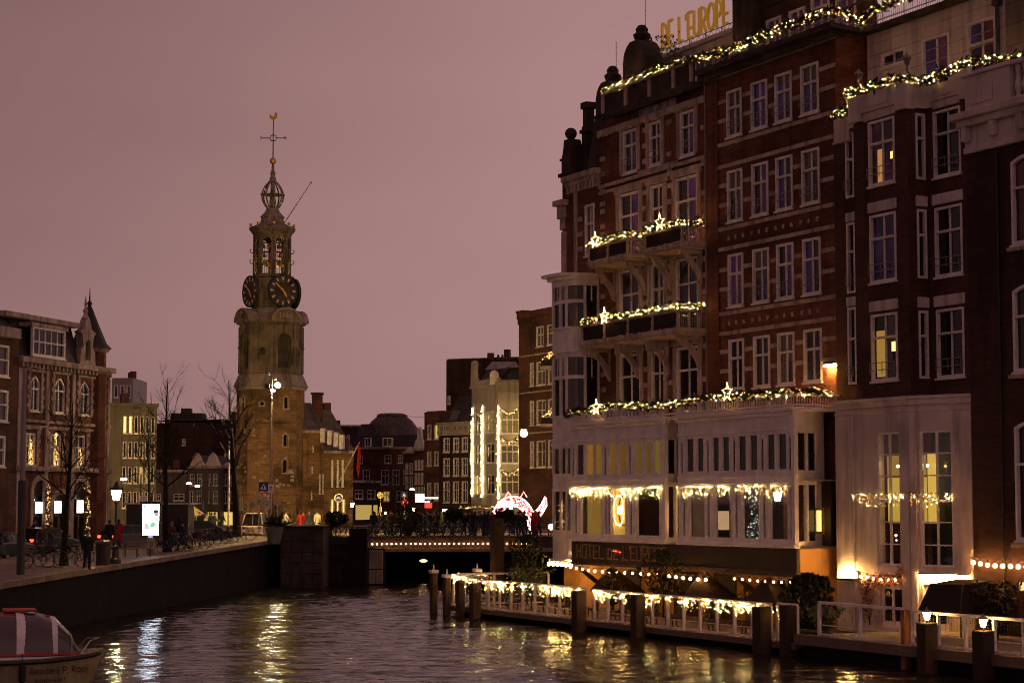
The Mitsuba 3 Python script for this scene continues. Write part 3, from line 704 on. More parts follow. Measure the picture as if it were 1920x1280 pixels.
# ---------------------------------------------------------------- glazed bays
BO = 2.6
def bay(s0, s1, lows, ups, slots, slits, cheek_r, low_tints, up_tints, lit_up):
    holes = [(a, b, 4.2, 6.58) for a, b in lows] + [(a, b, 7.2, 8.78) for a, b in ups] + [(s - 0.13, s + 0.13, 7.2, 8.6) for s in slots] + [(s - 0.09, s + 0.09, 4.3, 6.5) for s in slits]
    b = part(hotel, 'bay', wall_mesh(H, [(s0, 3.98), (s1, 3.98), (s1, 9.7), (s0, 9.7)], holes, -BO, -BO + 0.16), 'white_paint')
    # right cheek and left cheek
    cd = cheek_r
    ch = H.at(s1, -BO, 0, az=cd, base=26.5)                     # s runs along the cheek, away from the front
    L = 2.4
    chh = [(0.32, 0.95, 4.2, 6.58), (1.12, 1.75, 4.2, 6.58), (0.32, 0.95, 7.2, 8.78), (1.12, 1.75, 7.2, 8.78)]
    part(b, 'cheek', wall_mesh(ch, [(0.0, 3.98), (L, 3.98), (L, 9.7), (0.0, 9.7)], chh, 0.003, 0.16), 'white_paint')
    for k, q in enumerate(chh): part(b, 'pane', Mesh(ch).box(q[0] - 0.01, q[1] + 0.01, 0.09, 0.1, q[2] - 0.01, q[3] + 0.01), 'glass' if k == 0 else 'pane_dark')
    part(b, 'cheek', Mesh(H).box(s0, s0 + 0.16, -BO + 0.165, -0.01, 3.98, 9.7), 'white_paint')
    part(b, 'sill', Mesh(H).cbox(s0 - 0.08, s1 + 0.1, -BO - 0.13, -BO + 0.2, 3.9, 4.08), 'white_paint')
    part(b, 'band', Mesh(H).cbox(s0 - 0.02, s1 + 0.04, -BO - 0.05, -BO + 0.1, 6.9, 7.02).cbox(s0 - 0.02, s1 + 0.02, -BO - 0.03, -BO + 0.1, 6.64, 6.72), 'white_paint')
    part(b, 'cornice', Mesh(H).cbox(s0 - 0.05, s1 + 0.08, -BO - 0.06, -BO + 0.1, 8.9, 9.0).cbox(s0 - 0.16, s1 + 0.2, -BO - 0.24, 0.0, 9.7, 9.86).cbox(s0 - 0.1, s1 + 0.12, -BO - 0.13, -BO + 0.2, 9.52, 9.695), 'white_paint')
    for k, (a, c) in enumerate(lows):
        f = Mesh(H).prism(sg.box(a - 0.01, 4.19, c + 0.01, 6.59).difference(sg.box(a + 0.07, 4.28, c - 0.07, 6.5)), -BO + 0.02, -BO + 0.12)
        f.box(a - 0.09, a - 0.012, -BO - 0.035, -BO + 0.05, 4.1, 6.6).box(c + 0.012, c + 0.09, -BO - 0.035, -BO + 0.05, 4.1, 6.6)
        wn = part(b, 'window', f, 'white_paint'); part(wn, 'pane', Mesh(H).box(a + 0.06, c - 0.06, -BO + 0.07, -BO + 0.078, 4.27, 6.51), low_tints[k])
    for k, (a, c) in enumerate(ups):
        f = Mesh(H).prism(sg.box(a - 0.01, 7.19, c + 0.01, 8.79).difference(sg.box(a + 0.05, 7.25, c - 0.05, 8.74)), -BO - 0.02, -BO + 0.1)
        wn = part(b, 'upper_window', f, 'white_paint')
        part(wn, 'pane', Mesh(H).box(a + 0.04, c - 0.04, -BO + 0.06, -BO + 0.072, 7.24, 8.75), up_tints[k % len(up_tints)], lit_up[k] if lit_up else None)
    sl = Mesh(H)
    for s in slots:
        sl.prism(sg.Polygon([(s - 0.15, 7.15), (s + 0.15, 7.15), (s + 0.15, 8.6), (s, 8.82), (s - 0.15, 8.6)]).difference(sg.Polygon([(s - 0.09, 7.2), (s + 0.09, 7.2), (s + 0.09, 8.5), (s, 8.68), (s - 0.09, 8.5)])), -BO - 0.025, -BO + 0.05)
    part(b, 'pointed_frame', sl, 'white_paint', kind='stuff')
    part(b, 'slot_pane', (lambda q: [q.box(s - 0.12, s + 0.12, -BO + 0.07, -BO + 0.08, 7.1, 8.7) for s in slots] and q)(Mesh(H)), 'pane_dark', kind='stuff')
    part(b, 'slit_pane', (lambda q: [q.box(s - 0.1, s + 0.1, -BO + 0.07, -BO + 0.08, 4.2, 6.6) for s in slits] and q)(Mesh(H)), 'pane_grey', kind='stuff')
    part(b, 'ceiling', Mesh(H).box(s0 + 0.17, s1 - 0.2, -BO + 0.17, 0.4, 6.75, 6.8).box(s0 + 0.17, s1 - 0.2, -BO + 0.17, 1.5, 3.9, 3.97), 'cream_render')
    return b


lowL = [(-13.6, -11.45), (-10.4, -9.02), (-8.0, -5.8)]
upL = [(-14.0, -13.2), (-12.95, -12.18), (-12.02, -11.32), (-10.64, -9.9), (-9.68, -8.92), (-8.12, -7.4), (-7.15, -6.5), (-6.28, -5.62)]
olive = [None, lamp((0.035, 0.016, 0.002), 0.02), lamp((0.022, 0.012, 0.002), 0.02)]
bayL = bay(-14.67, -5.3, lowL, upL, (-14.35, -11.0, -8.55, -5.45), (-14.1, -11.0, -10.7, -8.5), 116, ['glass'] * 3, ['pane_grey'],
           [None, lamp((0.083, 0.036, 0.0037), 0.02), lamp((0.060, 0.032, 0.0030), 0.02), lamp((0.051, 0.024, 0.0030), 0.02), lamp((0.045, 0.019, 0.0023), 0.02), lamp((0.039, 0.022, 0.0030), 0.02), lamp((0.033, 0.019, 0.0023), 0.02), lamp((0.051, 0.032, 0.0045), 0.02)])
lowR = [(-3.2, -1.8), (-0.95, 0.37), (1.25, 2.62), (3.42, 4.8)]
upR = [(-3.36, -2.68), (-2.45, -1.82), (-1.12, -0.52), (-0.3, 0.32), (1.0, 1.68), (1.9, 2.58), (3.25, 3.9), (4.1, 4.78)]
bayR = bay(-4.1, 5.3, lowR, upR, (-3.75, -1.5, 0.68, 2.92, 5.02), (-3.6, -1.5, 0.8, 3.0, 5.05), 113, ['glass'] * 4, ['pane_dark', 'pane_green'], None)
# interior of the restaurant seen through the glass
inn = thing('restaurant_room', 'dim restaurant room with olive curtains behind the lower bay windows of the hotel', 'room')
part(inn, 'back_wall', Mesh(H).box(-14.4, -5.5, -0.62, -0.5, 3.98, 6.75).box(-3.9, 5.1, -0.62, -0.5, 3.98, 6.75), 'panel_brown')
def curtain(a, b, d, z0, z1, m, lit=None):
    n = max(8, int((b - a) / 0.05)); x = np.linspace(a, b, n)
    y = d + 0.05 * np.sin(x * 26 + 1.7 * np.sin(x * 7))
    v = [[xx, yy, z] for xx, yy in zip(x, y) for z in (z0, z1)]
    t = sum([[[2 * k, 2 * k + 2, 2 * k + 3], [2 * k, 2 * k + 3, 2 * k + 1]] for k in range(n - 1)], [])
    return part(inn, 'curtain', Mesh(H).add(v, t), m, lit, smooth=True)
curtain(-13.35, -11.75, -BO + 0.28, 4.05, 6.6, 'curtain', lamp((0.062, 0.038, 0.0055), 0.02)); curtain(-10.95, -9.3, -BO + 0.32, 4.05, 6.6, 'curtain', lamp((0.14, 0.092, 0.012), 0.03)); curtain(-14.3, -13.9, -BO + 0.28, 4.05, 6.6, 'curtain'); curtain(-3.75, -3.35, -BO + 0.3, 4.05, 6.6, 'curtain'); curtain(-0.2, 0.1, -BO + 0.3, 4.05, 6.6, 'curtain'); curtain(4.1, 4.5, -BO + 0.3, 4.05, 6.6, 'curtain')  # two curtains emit: the lamplight on them is put in as glow
for s, d, z, pw in ((-11.9, -2.36, 6.35, 1.7), (-9.7, -2.4, 6.4, 2.6)):
    part(inn, 'added_lamp', Mesh(H).ball((s, d, z), 0.05, 1), None, lamp(WARM * 20 * pw, 0.15))  # lamps added between glass and curtain to light the curtain fronts
lampshade = thing('table_lamp', 'pale lampshade with red blot pattern glowing in second right bay window', 'lamp')
part(lampshade, 'shade', Mesh(H).lathe([(0.3, 4.6), (0.55, 5.45), (0.53, 5.45), (0.28, 4.6)], -2.0, -1.5, 14), None, lamp((0.2, 0.12, 0.06), 0.05))
for q in range(9): a = -1.2 - 0.2 * (q % 5); part(lampshade, 'motif', Mesh(H).ball((-2.0 + 0.44 * math.cos(a), -1.5 + 0.44 * math.sin(a), 4.85 + 0.12 * (q % 3)), 0.05, 1, (1, 1, 0.7)), 'terracotta')
part(lampshade, 'foot', Mesh(H).lathe([(0.2, 3.975), (0.2, 4.02), (0.04, 4.1), (0.04, 4.62)], -2.0, -1.5, 10), 'wood_dark')
wr = thing('lit_wreath', 'oval wreath of warm bulbs hanging in the olive window of the left bay', 'wreath')
aa = np.linspace(0, 2 * np.pi, 60, endpoint=False)
part(wr, 'bulb', scatter([H.w([-10.05 + 0.48 * math.cos(a) + RNG.gauss(0, .03), -BO + 0.2, 5.45 + 0.72 * math.sin(a) + RNG.gauss(0, .03)]) for a in aa], 0.024), None, lamp(WARM_PALE * 9, 0.05))
part(wr, 'ring', Mesh(H).tube([(-9.55 + 0.48 * math.cos(a), -BO + 0.2, 5.45 + 0.72 * math.sin(a)) for a in np.r_[aa, 0]], 0.03, 5), 'leaf_dark')
part(wr, 'lantern', Mesh(H).lathe([(0.02, 5.25), (0.12, 5.32), (0.12, 5.6), (0.02, 5.68)], -9.95, -BO + 0.22, 8), None, lamp(WARM * 8, 0.1))
tree_l = thing('lit_fir_tree', 'slim fir tree with tiny white lights inside the right bay, third window', 'fir tree')
pts = [H.w([1.35 + (0.12 + 0.42 * (1 - h)) * RNG.uniform(-1, 1), -1.9 + 0.3 * RNG.uniform(-1, 1), 4.1 + 2.1 * h]) for h in [RNG.random() ** 1.4 for _ in range(420)]]
part(tree_l, 'needle', leaves(pts, 0.09), 'leaf_dark', kind='stuff')
part(tree_l, 'bulb', scatter([p + NP.normal(size=3) * 0.03 for p in pts[:150]], 0.013), None, lamp((3.2, 3.2, 2.6), 0.05), kind='stuff')
part(tree_l, 'trunk', Mesh(H).tube([(1.35, -1.9, 3.98), (1.35, -1.9, 6.1)], [0.05, 0.01], 6), 'bark')
ex = thing('exit_sign', 'small green lit sign in the gap between the two hotel bays', 'sign')
part(ex, 'face', Mesh(H).box(-4.95, -4.55, -1.12, -1.1, 5.62, 5.82), None, lamp((0.03, 0.2, 0.09), 0.02)); part(ex, 'box', Mesh(H).box(-4.97, -4.53, -1.095, -1.0, 5.6, 5.84), 'metal_dark')
gap = part(hotel, 'gap_door', Mesh(H).prism(sg.box(-5.12, 3.98, -4.28, 9.6).difference(sg.box(-5.0, 4.2, -4.4, 6.6)), -1.0, -0.9).box(-5.12, -4.28, -0.85, -0.8, 3.98, 9.6), 'panel_brown')
part(gap, 'pane', Mesh(H).box(-5.01, -4.39, -0.96, -0.95, 4.19, 6.61), 'pane_dark')
wl = thing('wall_lantern', 'bright glass lantern hanging between the two hotel bays', 'lantern')
part(wl, 'glass', Mesh(H).lathe([(0.06, 4.95), (0.13, 5.0), (0.15, 5.35), (0.05, 5.45)], -4.7, -1.45, 6), None, lamp(WARM_PALE * 9, 0.3)); part(wl, 'stem', Mesh(H).tube([(-4.7, -1.45, 5.45), (-4.7, -1.45, 6.2), (-4.7, -1.0, 6.2)], 0.025, 5), 'metal_dark')
pic = thing('lit_picture', 'bright gilt picture glowing inside the side pane of the right bay', 'picture')
part(pic, 'canvas', Mesh(H).box(4.2, 5.0, -1.0, -0.97, 4.6, 5.5), None, lamp((0.6, 0.4, 0.11), 0.03))  # the light on the picture is put into the canvas as glow
part(pic, 'frame', Mesh(H).prism(sg.box(4.1, 4.5, 5.1, 5.6).difference(sg.box(4.2, 4.6, 5.0, 5.5)), -1.03, -0.95), 'gold')

icicles('icicle curtain over the lower windows of the left glazed bay', hp((-14.5, -BO - 0.12, 6.58), (-5.4, -BO - 0.12, 6.58)), drop=0.62, per_m=22, w=1.0)
icicles('icicle curtain over the lower windows of the right glazed bay', hp((-4.05, -BO - 0.12, 6.58), (5.1, -BO - 0.12, 6.58)), drop=0.62, per_m=20, w=1.0)
# balustrade on the bays, each baluster of the rail
bl = part(hotel, 'balustrade', Mesh(H).cbox(-14.8, 5.4, -BO - 0.12, -BO + 0.06, 10.32, 10.42).cbox(-14.8, 5.4, -BO - 0.1, -BO + 0.04, 9.92, 9.99).cbox(5.3, 5.4, -BO + 0.061, -0.3, 10.32, 10.42).cbox(5.3, 5.4, -BO + 0.041, -0.3, 9.92, 9.99), 'white_paint')
for k in range(150):
    s = -14.7 + k * 0.1345
    if not -5.25 < s < -4.2: part(bl, 'baluster', Mesh(H).tube([(s, -BO - 0.03, 9.86), (s, -BO - 0.03, 10.33)], 0.022 if k % 9 else 0.05, 4, cap=False), 'white_paint')
for k in range(16): part(bl, 'baluster', Mesh(H).tube([(5.35, -BO + 0.13 + k * 0.135, 9.86), (5.35, -BO + 0.13 + k * 0.135, 10.33)], 0.022, 4, cap=False), 'white_paint')
garland('longest garland, along the white balustrade over the two glazed bays', hp((-14.9, -BO - 0.05, 10.45), (-10, -BO - 0.06, 10.5), (-5, -BO - 0.05, 10.44), (0, -BO - 0.06, 10.5), (5.3, -BO - 0.05, 10.5), (5.4, -0.8, 10.5)), per_m=15, rad=0.2, w=2.0)
star('star on the balustrade garland above the left bay', H.w([-11.4, -BO - 0.3, 10.55]), 0.48, H)
star('star on the balustrade garland above the right bay', H.w([0.6, -BO - 0.3, 10.7]), 0.5, H)
wlamp = thing('wall_lamp', 'wide warm wall lamp washing the brick beside the white bay house', 'lamp', None)
part(wlamp, 'shade', Mesh(H).cbox(4.2, 5.0, -0.3, -0.01, 11.78, 11.9), 'metal_dark'); part(wlamp, 'tube', Mesh(H).box(4.22, 4.98, -0.26, -0.1, 11.68, 11.77), None, lamp(np.array([1, 0.5, 0.12]) * 110, 1.0))

# ---------------------------------------------------------------- white corner oriel
def oriel_ring(off, r, n=7):
    """Outline in (s, d): left cheek, front, rounded right corner, right cheek."""
    a = np.linspace(np.pi / 2, 0, n)
    return [(-18.75, 0.0), (-18.75, -off + 0.25), (-18.5, -off)] + [(-16.3 - r + r * math.cos(x), -off + r - r * math.sin(x)) for x in a] + [(-16.3, 0.0)]
oo = part(hotel, 'oriel', Mesh(H).slab(oriel_ring(1.62, 0.75), 13.72, 14.97), 'white_paint', label='white rounded corner bay of the hotel')
for a, b, c in ((1.62, 9.0, 10.3), (1.62, 2.9, 4.3), (1.62, 6.55, 7.35), (1.45, 13.45, 13.719)): part(oo, 'drum', Mesh(H).slab(oriel_ring(a, 0.72), b, c), 'white_paint')
part(oo, 'cornice', Mesh(H).slab(oriel_ring(1.95, 0.9), 17.55, 17.72).slab([(s - 0.15 * (s < -17), d - 0.12) for s, d in oriel_ring(2.1, 1.0)[:-1]] + [(-16.1, -0.01), (-18.9, -0.01)], 17.725, 17.88).slab(oriel_ring(1.66, 0.78), 17.22, 17.54), 'white_paint')
for a, b, c in ((1.75, 14.971, 15.06), (1.75, 10.301, 10.4), (1.72, 8.8, 8.999), (1.7, 4.301, 4.4), (1.85, 2.75, 2.899)): part(oo, 'moulding', Mesh(H).slab(oriel_ring(a, 0.8), b, c), 'white_paint')
def oriel_storey(z0, z1, zt, tints):
    ring = oriel_ring(1.56, 0.72)
    core = part(oo, 'pane', Mesh(H).slab(oriel_ring(1.5, 0.7), z0, z1), tints)
    fr_ = Mesh(H)
    def post(s, d, w=0.06, a=z0, b=z1): fr_.box(s - w, s + w, d - w, d + w, a, b)
    for s in (-18.48, -17.65, -16.98): post(s, -1.55, 0.075)
    for s in (-18.07, -17.3): post(s, -1.53, 0.035, zt, z1)
    for d in (-0.85, -0.05): post(-16.33, d, 0.075)
    post(-16.32, -0.45, 0.035, zt, z1)
    fr_.slab(sg.Polygon(oriel_ring(1.62, 0.74)).difference(sg.Polygon(oriel_ring(1.4, 0.65)).buffer(0)), zt - 0.09, zt + 0.09)
    part(oo, 'window_frame', fr_, 'white_paint')
    part(oo, 'curtain', Mesh(H).slab(sg.Polygon([(-16.95, -1.54), (-16.7, -1.51), (-16.48, -1.35), (-16.36, -1.0), (-16.4, -0.98), (-16.55, -1.3), (-16.75, -1.45), (-16.95, -1.48)]), z0, z1), 'pane_grey')
for z0, z1, zt in ((15.06, 17.22, 16.4), (10.4, 13.45, 12.4)): oriel_storey(z0, z1, zt, 'pane_dark')
for z0, z1 in ((7.35, 8.8), (4.4, 6.55)): oriel_storey(z0, z1, z1 - 0.05, 'pane_dark')
tl = thing('window_lights', 'string of tiny white lights behind the ground window of the corner bay', 'string of lights')
part(tl, 'bulb', scatter([H.w([-17.6 + RNG.gauss(0, .22) * (1.6 - h), -1.58, 4.5 + 1.5 * h]) for h in [RNG.random() for _ in range(60)]], 0.012), None, lamp(WARM_PALE * 3, 0.02), kind='stuff')

# lower dark sign panel under the bays, plinth and struts
part(hotel, 'sign_board', Mesh(H).box(-14.6, -5.32, -BO + 0.02, -BO + 0.14, 2.85, 3.895).box(-14.62, -5.3, -BO - 0.03, -BO + 0.16, 2.72, 2.845), 'panel_brown', label='dark board under the left bay')
part(hotel, 'board', Mesh(H).box(-5.3, 5.3, -BO + 0.08, -BO + 0.2, 2.95, 3.895).box(-4.4, 5.35, -BO + 0.02, -BO + 0.22, 2.72, 2.945), 'panel_brown')
part(hotel, 'soffit', Mesh(H).box(-14.6, 5.3, -BO + 0.225, 0.0, 2.74, 2.8).box(5.1, 5.3, -BO + 0.225, 0.0, 2.8, 3.9), 'ochre_plaster')
hs = thing('hotel_sign', 'board lettering of pale strips under the left bay, reading the hotel name', 'sign')
def letters(parent, fr, text, s, z, h, width, d, m, stroke=0.055, name='letter', small=()):
    """Strip letters, each its own part: strokes on a 0..1 grid."""
    G = {'H': [[(0, 0), (0, 1)], [(1, 0), (1, 1)], [(0, .5), (1, .5)]], 'O': [[(0, 0), (0, 1)], [(1, 0), (1, 1)], [(0, 0), (1, 0)], [(0, 1), (1, 1)]], 'T': [[(.5, 0), (.5, 1)], [(0, 1), (1, 1)]],
         'E': [[(0, 0), (0, 1)], [(0, 0), (1, 0)], [(0, .5), (.8, .5)], [(0, 1), (1, 1)]], 'L': [[(0, 0), (0, 1)], [(0, 0), (1, 0)]], 'D': [[(0, 0), (0, 1)], [(0, 1), (.75, 1)], [(.75, 1), (1, .75)], [(1, .75), (1, .25)], [(1, .25), (.75, 0)], [(.75, 0), (0, 0)]],
         'U': [[(0, 0), (0, 1)], [(1, 0), (1, 1)], [(0, 0), (1, 0)]], 'R': [[(0, 0), (0, 1)], [(0, 1), (1, 1)], [(1, 1), (1, .5)], [(0, .5), (1, .5)], [(.4, .5), (1, 0)]], 'P': [[(0, 0), (0, 1)], [(0, 1), (1, 1)], [(1, 1), (1, .5)], [(0, .5), (1, .5)]], "'": [[(.4, .8), (.6, 1)]]}
    for k, ch in enumerate(text):
        w = width * (0.3 if ch == "'" else 0.55 if ch == ' ' else 1.0)
        if ch != ' ':
            hh = h * (0.75 if k in small else 1)
            ww = w * 0.7 * (0.9 if k in small else 1)
            ls = [sg.LineString([(s + x * ww, z + y * hh) for x, y in seg]).buffer(stroke / 2, cap_style=3, join_style=2) for seg in G[ch]]
            part(parent, name, Mesh(fr).prism(unary_union(ls), d - 0.03, d), m)
        s += w
letters(hs, H, "HOTEL DE L'EUROPE", -14.0, 3.08, 0.64, 0.58, -BO + 0.019, 'letter_tan', small=(6, 7))
rb = thing('red_lights', 'small red bow with lights on the dark lettering board', 'bow')
part(rb, 'bow', Mesh(H).ball((-9.35, -BO - 0.25, 3.42), 0.16, 1, (1.6, 0.7, 0.8)), 'paint_red'); part(rb, 'bulb', scatter([H.w([-9.55, -BO - 0.4, 3.5]), H.w([-9.3, -BO - 0.4, 3.49]), H.w([-8.95, -BO - 0.36, 3.45])], 0.03), None, lamp((6, 0.6, 0.25), 0.03))

# roof sign
rs = thing('roof_sign', 'tall gold letters on a lattice frame along the hotel roof', 'sign')
LET = {'D': (0.62, lambda w: unary_union([sg.LineString([(0, 0), (0, 1.35)]), sg.LineString([(0, 1.35)] + [(w * math.sin(t), 0.675 + 0.675 * math.cos(t)) for t in np.linspace(0, math.pi, 13)])])),
       'E': (0.5, lambda w: unary_union([sg.LineString([(0, 0), (0, 1.35)]), sg.LineString([(0, 0), (w, 0)]), sg.LineString([(0, .52), (w, .52)]), sg.LineString([(0, 1.35), (w, 1.35)])])),
       'L': (0.5, lambda w: unary_union([sg.LineString([(0, 0), (0, 1.35)]), sg.LineString([(0, 0), (w, 0)])])), "'": (0.2, lambda w: sg.LineString([(0.1, 1.0), (0.2, 1.35)])),
       'U': (0.62, lambda w: sg.LineString([(0, 1.35)] + [(w / 2 - w / 2 * math.cos(t), 0.3 - 0.3 * math.sin(t)) for t in np.linspace(0, math.pi, 11)] + [(w, 1.35)])),
       'R': (0.6, lambda w: unary_union([sg.LineString([(0, 0), (0, 1.35)]), sg.LineString([(0, 1.35)] + [(w * math.sin(t), 0.95 + 0.4 * math.cos(t)) for t in np.linspace(0, math.pi, 11)]), sg.LineString([(w * .4, .55), (w, 0)])])),
       'O': (0.78, lambda w: sg.LineString([(w / 2 + w / 2 * math.cos(t), 0.675 + 0.675 * math.sin(t)) for t in np.linspace(0, 2 * math.pi, 25)])),
       'P': (0.58, lambda w: unary_union([sg.LineString([(0, 0), (0, 1.35)]), sg.LineString([(0, 1.35)] + [(w * math.sin(t), 0.93 + 0.42 * math.cos(t)) for t in np.linspace(0, math.pi, 11)])]))}
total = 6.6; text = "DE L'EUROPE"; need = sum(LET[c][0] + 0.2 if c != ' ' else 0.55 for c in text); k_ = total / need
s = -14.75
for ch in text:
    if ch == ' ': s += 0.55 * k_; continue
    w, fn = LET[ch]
    part(rs, 'letter', Mesh(H).prism(translate(fn(w * k_).buffer(0.065, cap_style=2), s, 29.92), 3.0, 3.12), 'gold', lamp((0.05, 0.026, 0.003), 0.01))  # faint glow put into the letters for the light from below
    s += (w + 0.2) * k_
lf = Mesh(H)
for z in (29.55, 29.85): lf.tube([(-15.3, 3.06, z), (-7.2, 3.06, z)], 0.025, 5)
for k in range(28): a = -15.3 + k * 0.3; lf.tube([(a, 3.06, 29.55 if k % 2 else 29.85), (a + 0.3, 3.06, 29.85 if k % 2 else 29.55)], 0.014, 4)
for k in range(6): a = -15.1 + k * 1.55; lf.tube([(a, 3.06, 29.4), (a, 3.06, 29.85)], 0.025, 4); lf.tube([(a, 3.06, 29.8), (a, 4.0, 29.4)], 0.018, 4)
part(rs, 'frame', lf, 'metal_dark')
def shrub(name, label, c, r, h, n, m='leaf_bush', group=None, size=0.09, cat='shrub', shape='ball', trunk=None, pot=None):
    k = thing(name, label, cat, group)
    pts = []
    for _ in range(n):
        a = RNG.random() * 6.283; t = RNG.random(); q = RNG.random() ** 0.45
        if shape == 'cone': rr = r * (1 - t) * q; z = t * h
        elif shape == 'ball': z = h * (0.5 - 0.5 * math.cos(t * 3.1416)); rr = r * math.sin(t * 3.1416) ** 0.7 * q
        else: rr = r * q * (0.35 + t); z = h * t
        bump = 1 + 0.25 * math.sin(a * 3 + z * 4 + c[0])
        pts.append([c[0] + rr * bump * math.cos(a), c[1] + rr * bump * math.sin(a), c[2] + z])
    part(k, 'foliage', leaves(pts, size), m, kind='stuff')
    b = Mesh()
    for j in range(5): a = j * 1.26; b.tube([(c[0], c[1], c[2] - (trunk or 0.1)), (c[0], c[1], c[2] + h * 0.15), (c[0] + r * 0.5 * math.cos(a), c[1] + r * 0.5 * math.sin(a), c[2] + h * 0.65)], [0.05, 0.04, 0.01], 5)
    part(k, 'stem', b, 'bark')
    if pot: part(k, 'pot', Mesh().lathe([(pot * 0.7, c[2] - (trunk or 0.1) - 0.05 - pot), (pot, c[2] - (trunk or 0.1)), (pot * 0.9, c[2] - (trunk or 0.1))], c[0], c[1], 10), 'terracotta')
    return k
rp = H.w([-9.9, 0.4, 27.0]); shrub('roof_plant', 'sparse upright plant on the hotel roof edge before the gold letters', rp, 0.75, 2.3, 300, 'leaf_mid', shape='vase', size=0.11, trunk=1.0)
rp = H.w([-13.4, 0.5, 27.0]); shrub('roof_plant', 'low dark round bush on the hotel roof beside the big gable', rp, 0.6, 0.9, 260, 'leaf_dark', size=0.1, trunk=1.0)
# ================================================================ the white bay house and the dark brick house
bh = thing('bay_house', 'dark brick house with white stone ground floor, white parapet and a canted bay', 'house')
FR = [(18.85, 21.55), (14.83, 17.63), (10.78, 13.52)]
A, B = (8.65, 10.4), (11.62, 13.32)
F1 = H                                                      # main plane; the bay stands 1 m proud of it
w = wall_mesh(H, [(7.6, 10.1), (11.2, 10.1), (11.2, 21.8), (7.6, 21.8)], [(*A, z0, z1) for z0, z1 in FR], -1.0, -0.65)
w.box(7.6, 7.95, -0.65, 0.6, 10.1, 21.8)
w.prism(sg.box(11.2, 10.1, 13.62, 21.8).difference(unary_union([sg.box(B[0], z0, B[1], z1) for z0, z1 in FR])), -0.0, 0.35)
w.prism(sg.box(5.06, 10.1, 7.6, 21.8).difference(unary_union([sg.box(5.95, 14.7, 6.55, 17.72), sg.box(5.95, 10.82, 6.55, 14.1), sg.box(5.95, 18.8, 6.55, 21.6)])), -0.2, 0.15)
ck = H.at(11.2, -1.0, 0, az=90, base=26.5)                  # the right cheek of the bay: s runs back from the front
w.add(*(lambda m: (m.geo().vertices, m.geo().faces))(wall_mesh(ck, [(0.352, 10.1), (1.0, 10.1), (1.0, 21.8), (0.352, 21.8)], [(0.42, 0.9, z0, z1) for z0, z1 in FR], 0.002, 0.3)), local=False)
w.box(10.9, 11.199, -0.648, 0.0, 10.1, 10.7)
bw = part(bh, 'wall', w, 'brick_brown')
part(bh, 'floor', Mesh(H).box(7.96, 10.85, -0.6, -0.55, 10.2, 21.7).box(11.3, 13.5, 0.4, 0.45, 10.2, 21.7).box(5.2, 7.5, 0.2, 0.25, 10.2, 21.7).box(5.06, 13.6, 0.5, 9, 21.4, 21.6), 'stone_dark')  # unseen upright dark sheets behind the windows keep daylight out, plus one slab
rooms = {(0, 0): ['pane_violet', 'pane_violet'], (0, 1): ['pane_blue', 'pane_purple'], (0, 2): ['pane_dark', 'pane_grey']}
for r, (z0, z1) in enumerate(FR):
    window(bh, H, *A, z0, z1, -0.98, rooms[(0, r)], split=0.34, rail=True)
    window(bh, H, *B, z0, z1, 0.03, 'pane_dark' if r else ['pane_dark', 'pane_dark'], split=0.34, rail=True)
    window(bh, ck, 0.42, 0.9, z0, z1, 0.03, 'pane_dark', cols=1, split=0.36, sill=False)
    if r: part(bh, 'header_panel', Mesh(H).cbox(8.55, 10.45, -1.06, -0.7, z1 + 0.12, z1 + 0.55), 'white_render'); part(bh, 'header_panel', Mesh(H).cbox(11.5, 13.4, -0.06, 0.2, z1 + 0.12, z1 + 0.55), 'white_render'); part(bh, 'header_panel', Mesh(ck).cbox(0.38, 0.97, -0.05, 0.2, z1 + 0.12, z1 + 0.55), 'white_render')
for z0, z1 in ((18.8, 21.6), (14.7, 17.72), (10.82, 14.1)):
    window(bh, H, 5.95, 6.55, z0, z1, -0.18, 'pane_dark', cols=1, split=0.4, sill=False, rail=True)
    if z1 < 20: part(bh, 'header_panel', Mesh(H).cbox(5.9, 6.6, -0.26, 0.1, z1 + 0.05, z1 + 0.45), 'white_render')
for s, z, ri in ((9.05, 19.45, 0), (9.75, 11.7, 1)):
    bl_ = thing('bedside_lamp', 'small lit lamp glowing in the %s window of the canted brick bay' % ('top' if ri == 0 else 'bottom'), 'lamp')
    if ri == 0:
        part(bl_, 'shade', Mesh(H).box(9.95, 10.2, -0.9, -0.892, 19.85, 20.15), None, lamp((0.75, 0.42, 0.13), 0.05)); part(bl_, 'glow_curtain', Mesh(H).box(9.1, 9.4, -0.9, -0.893, 18.98, 20.35), None, lamp((0.17, 0.075, 0.02), 0.03))
    else:
        part(bl_, 'shade', Mesh(H).box(9.85, 10.1, -0.9, -0.892, 11.95, 12.35), None, lamp((0.75, 0.45, 0.14), 0.05)); part(bl_, 'glow_curtain', Mesh(H).box(8.85, 9.45, -0.9, -0.893, 10.95, 12.85), None, lamp((0.13, 0.07, 0.012), 0.03))
    part(bl_, 'foot', Mesh(H).box(9.9, 10.05, -0.905, -0.891, (19.5 if ri == 0 else 11.6), (19.84 if ri == 0 else 11.94)), 'wood_dark')
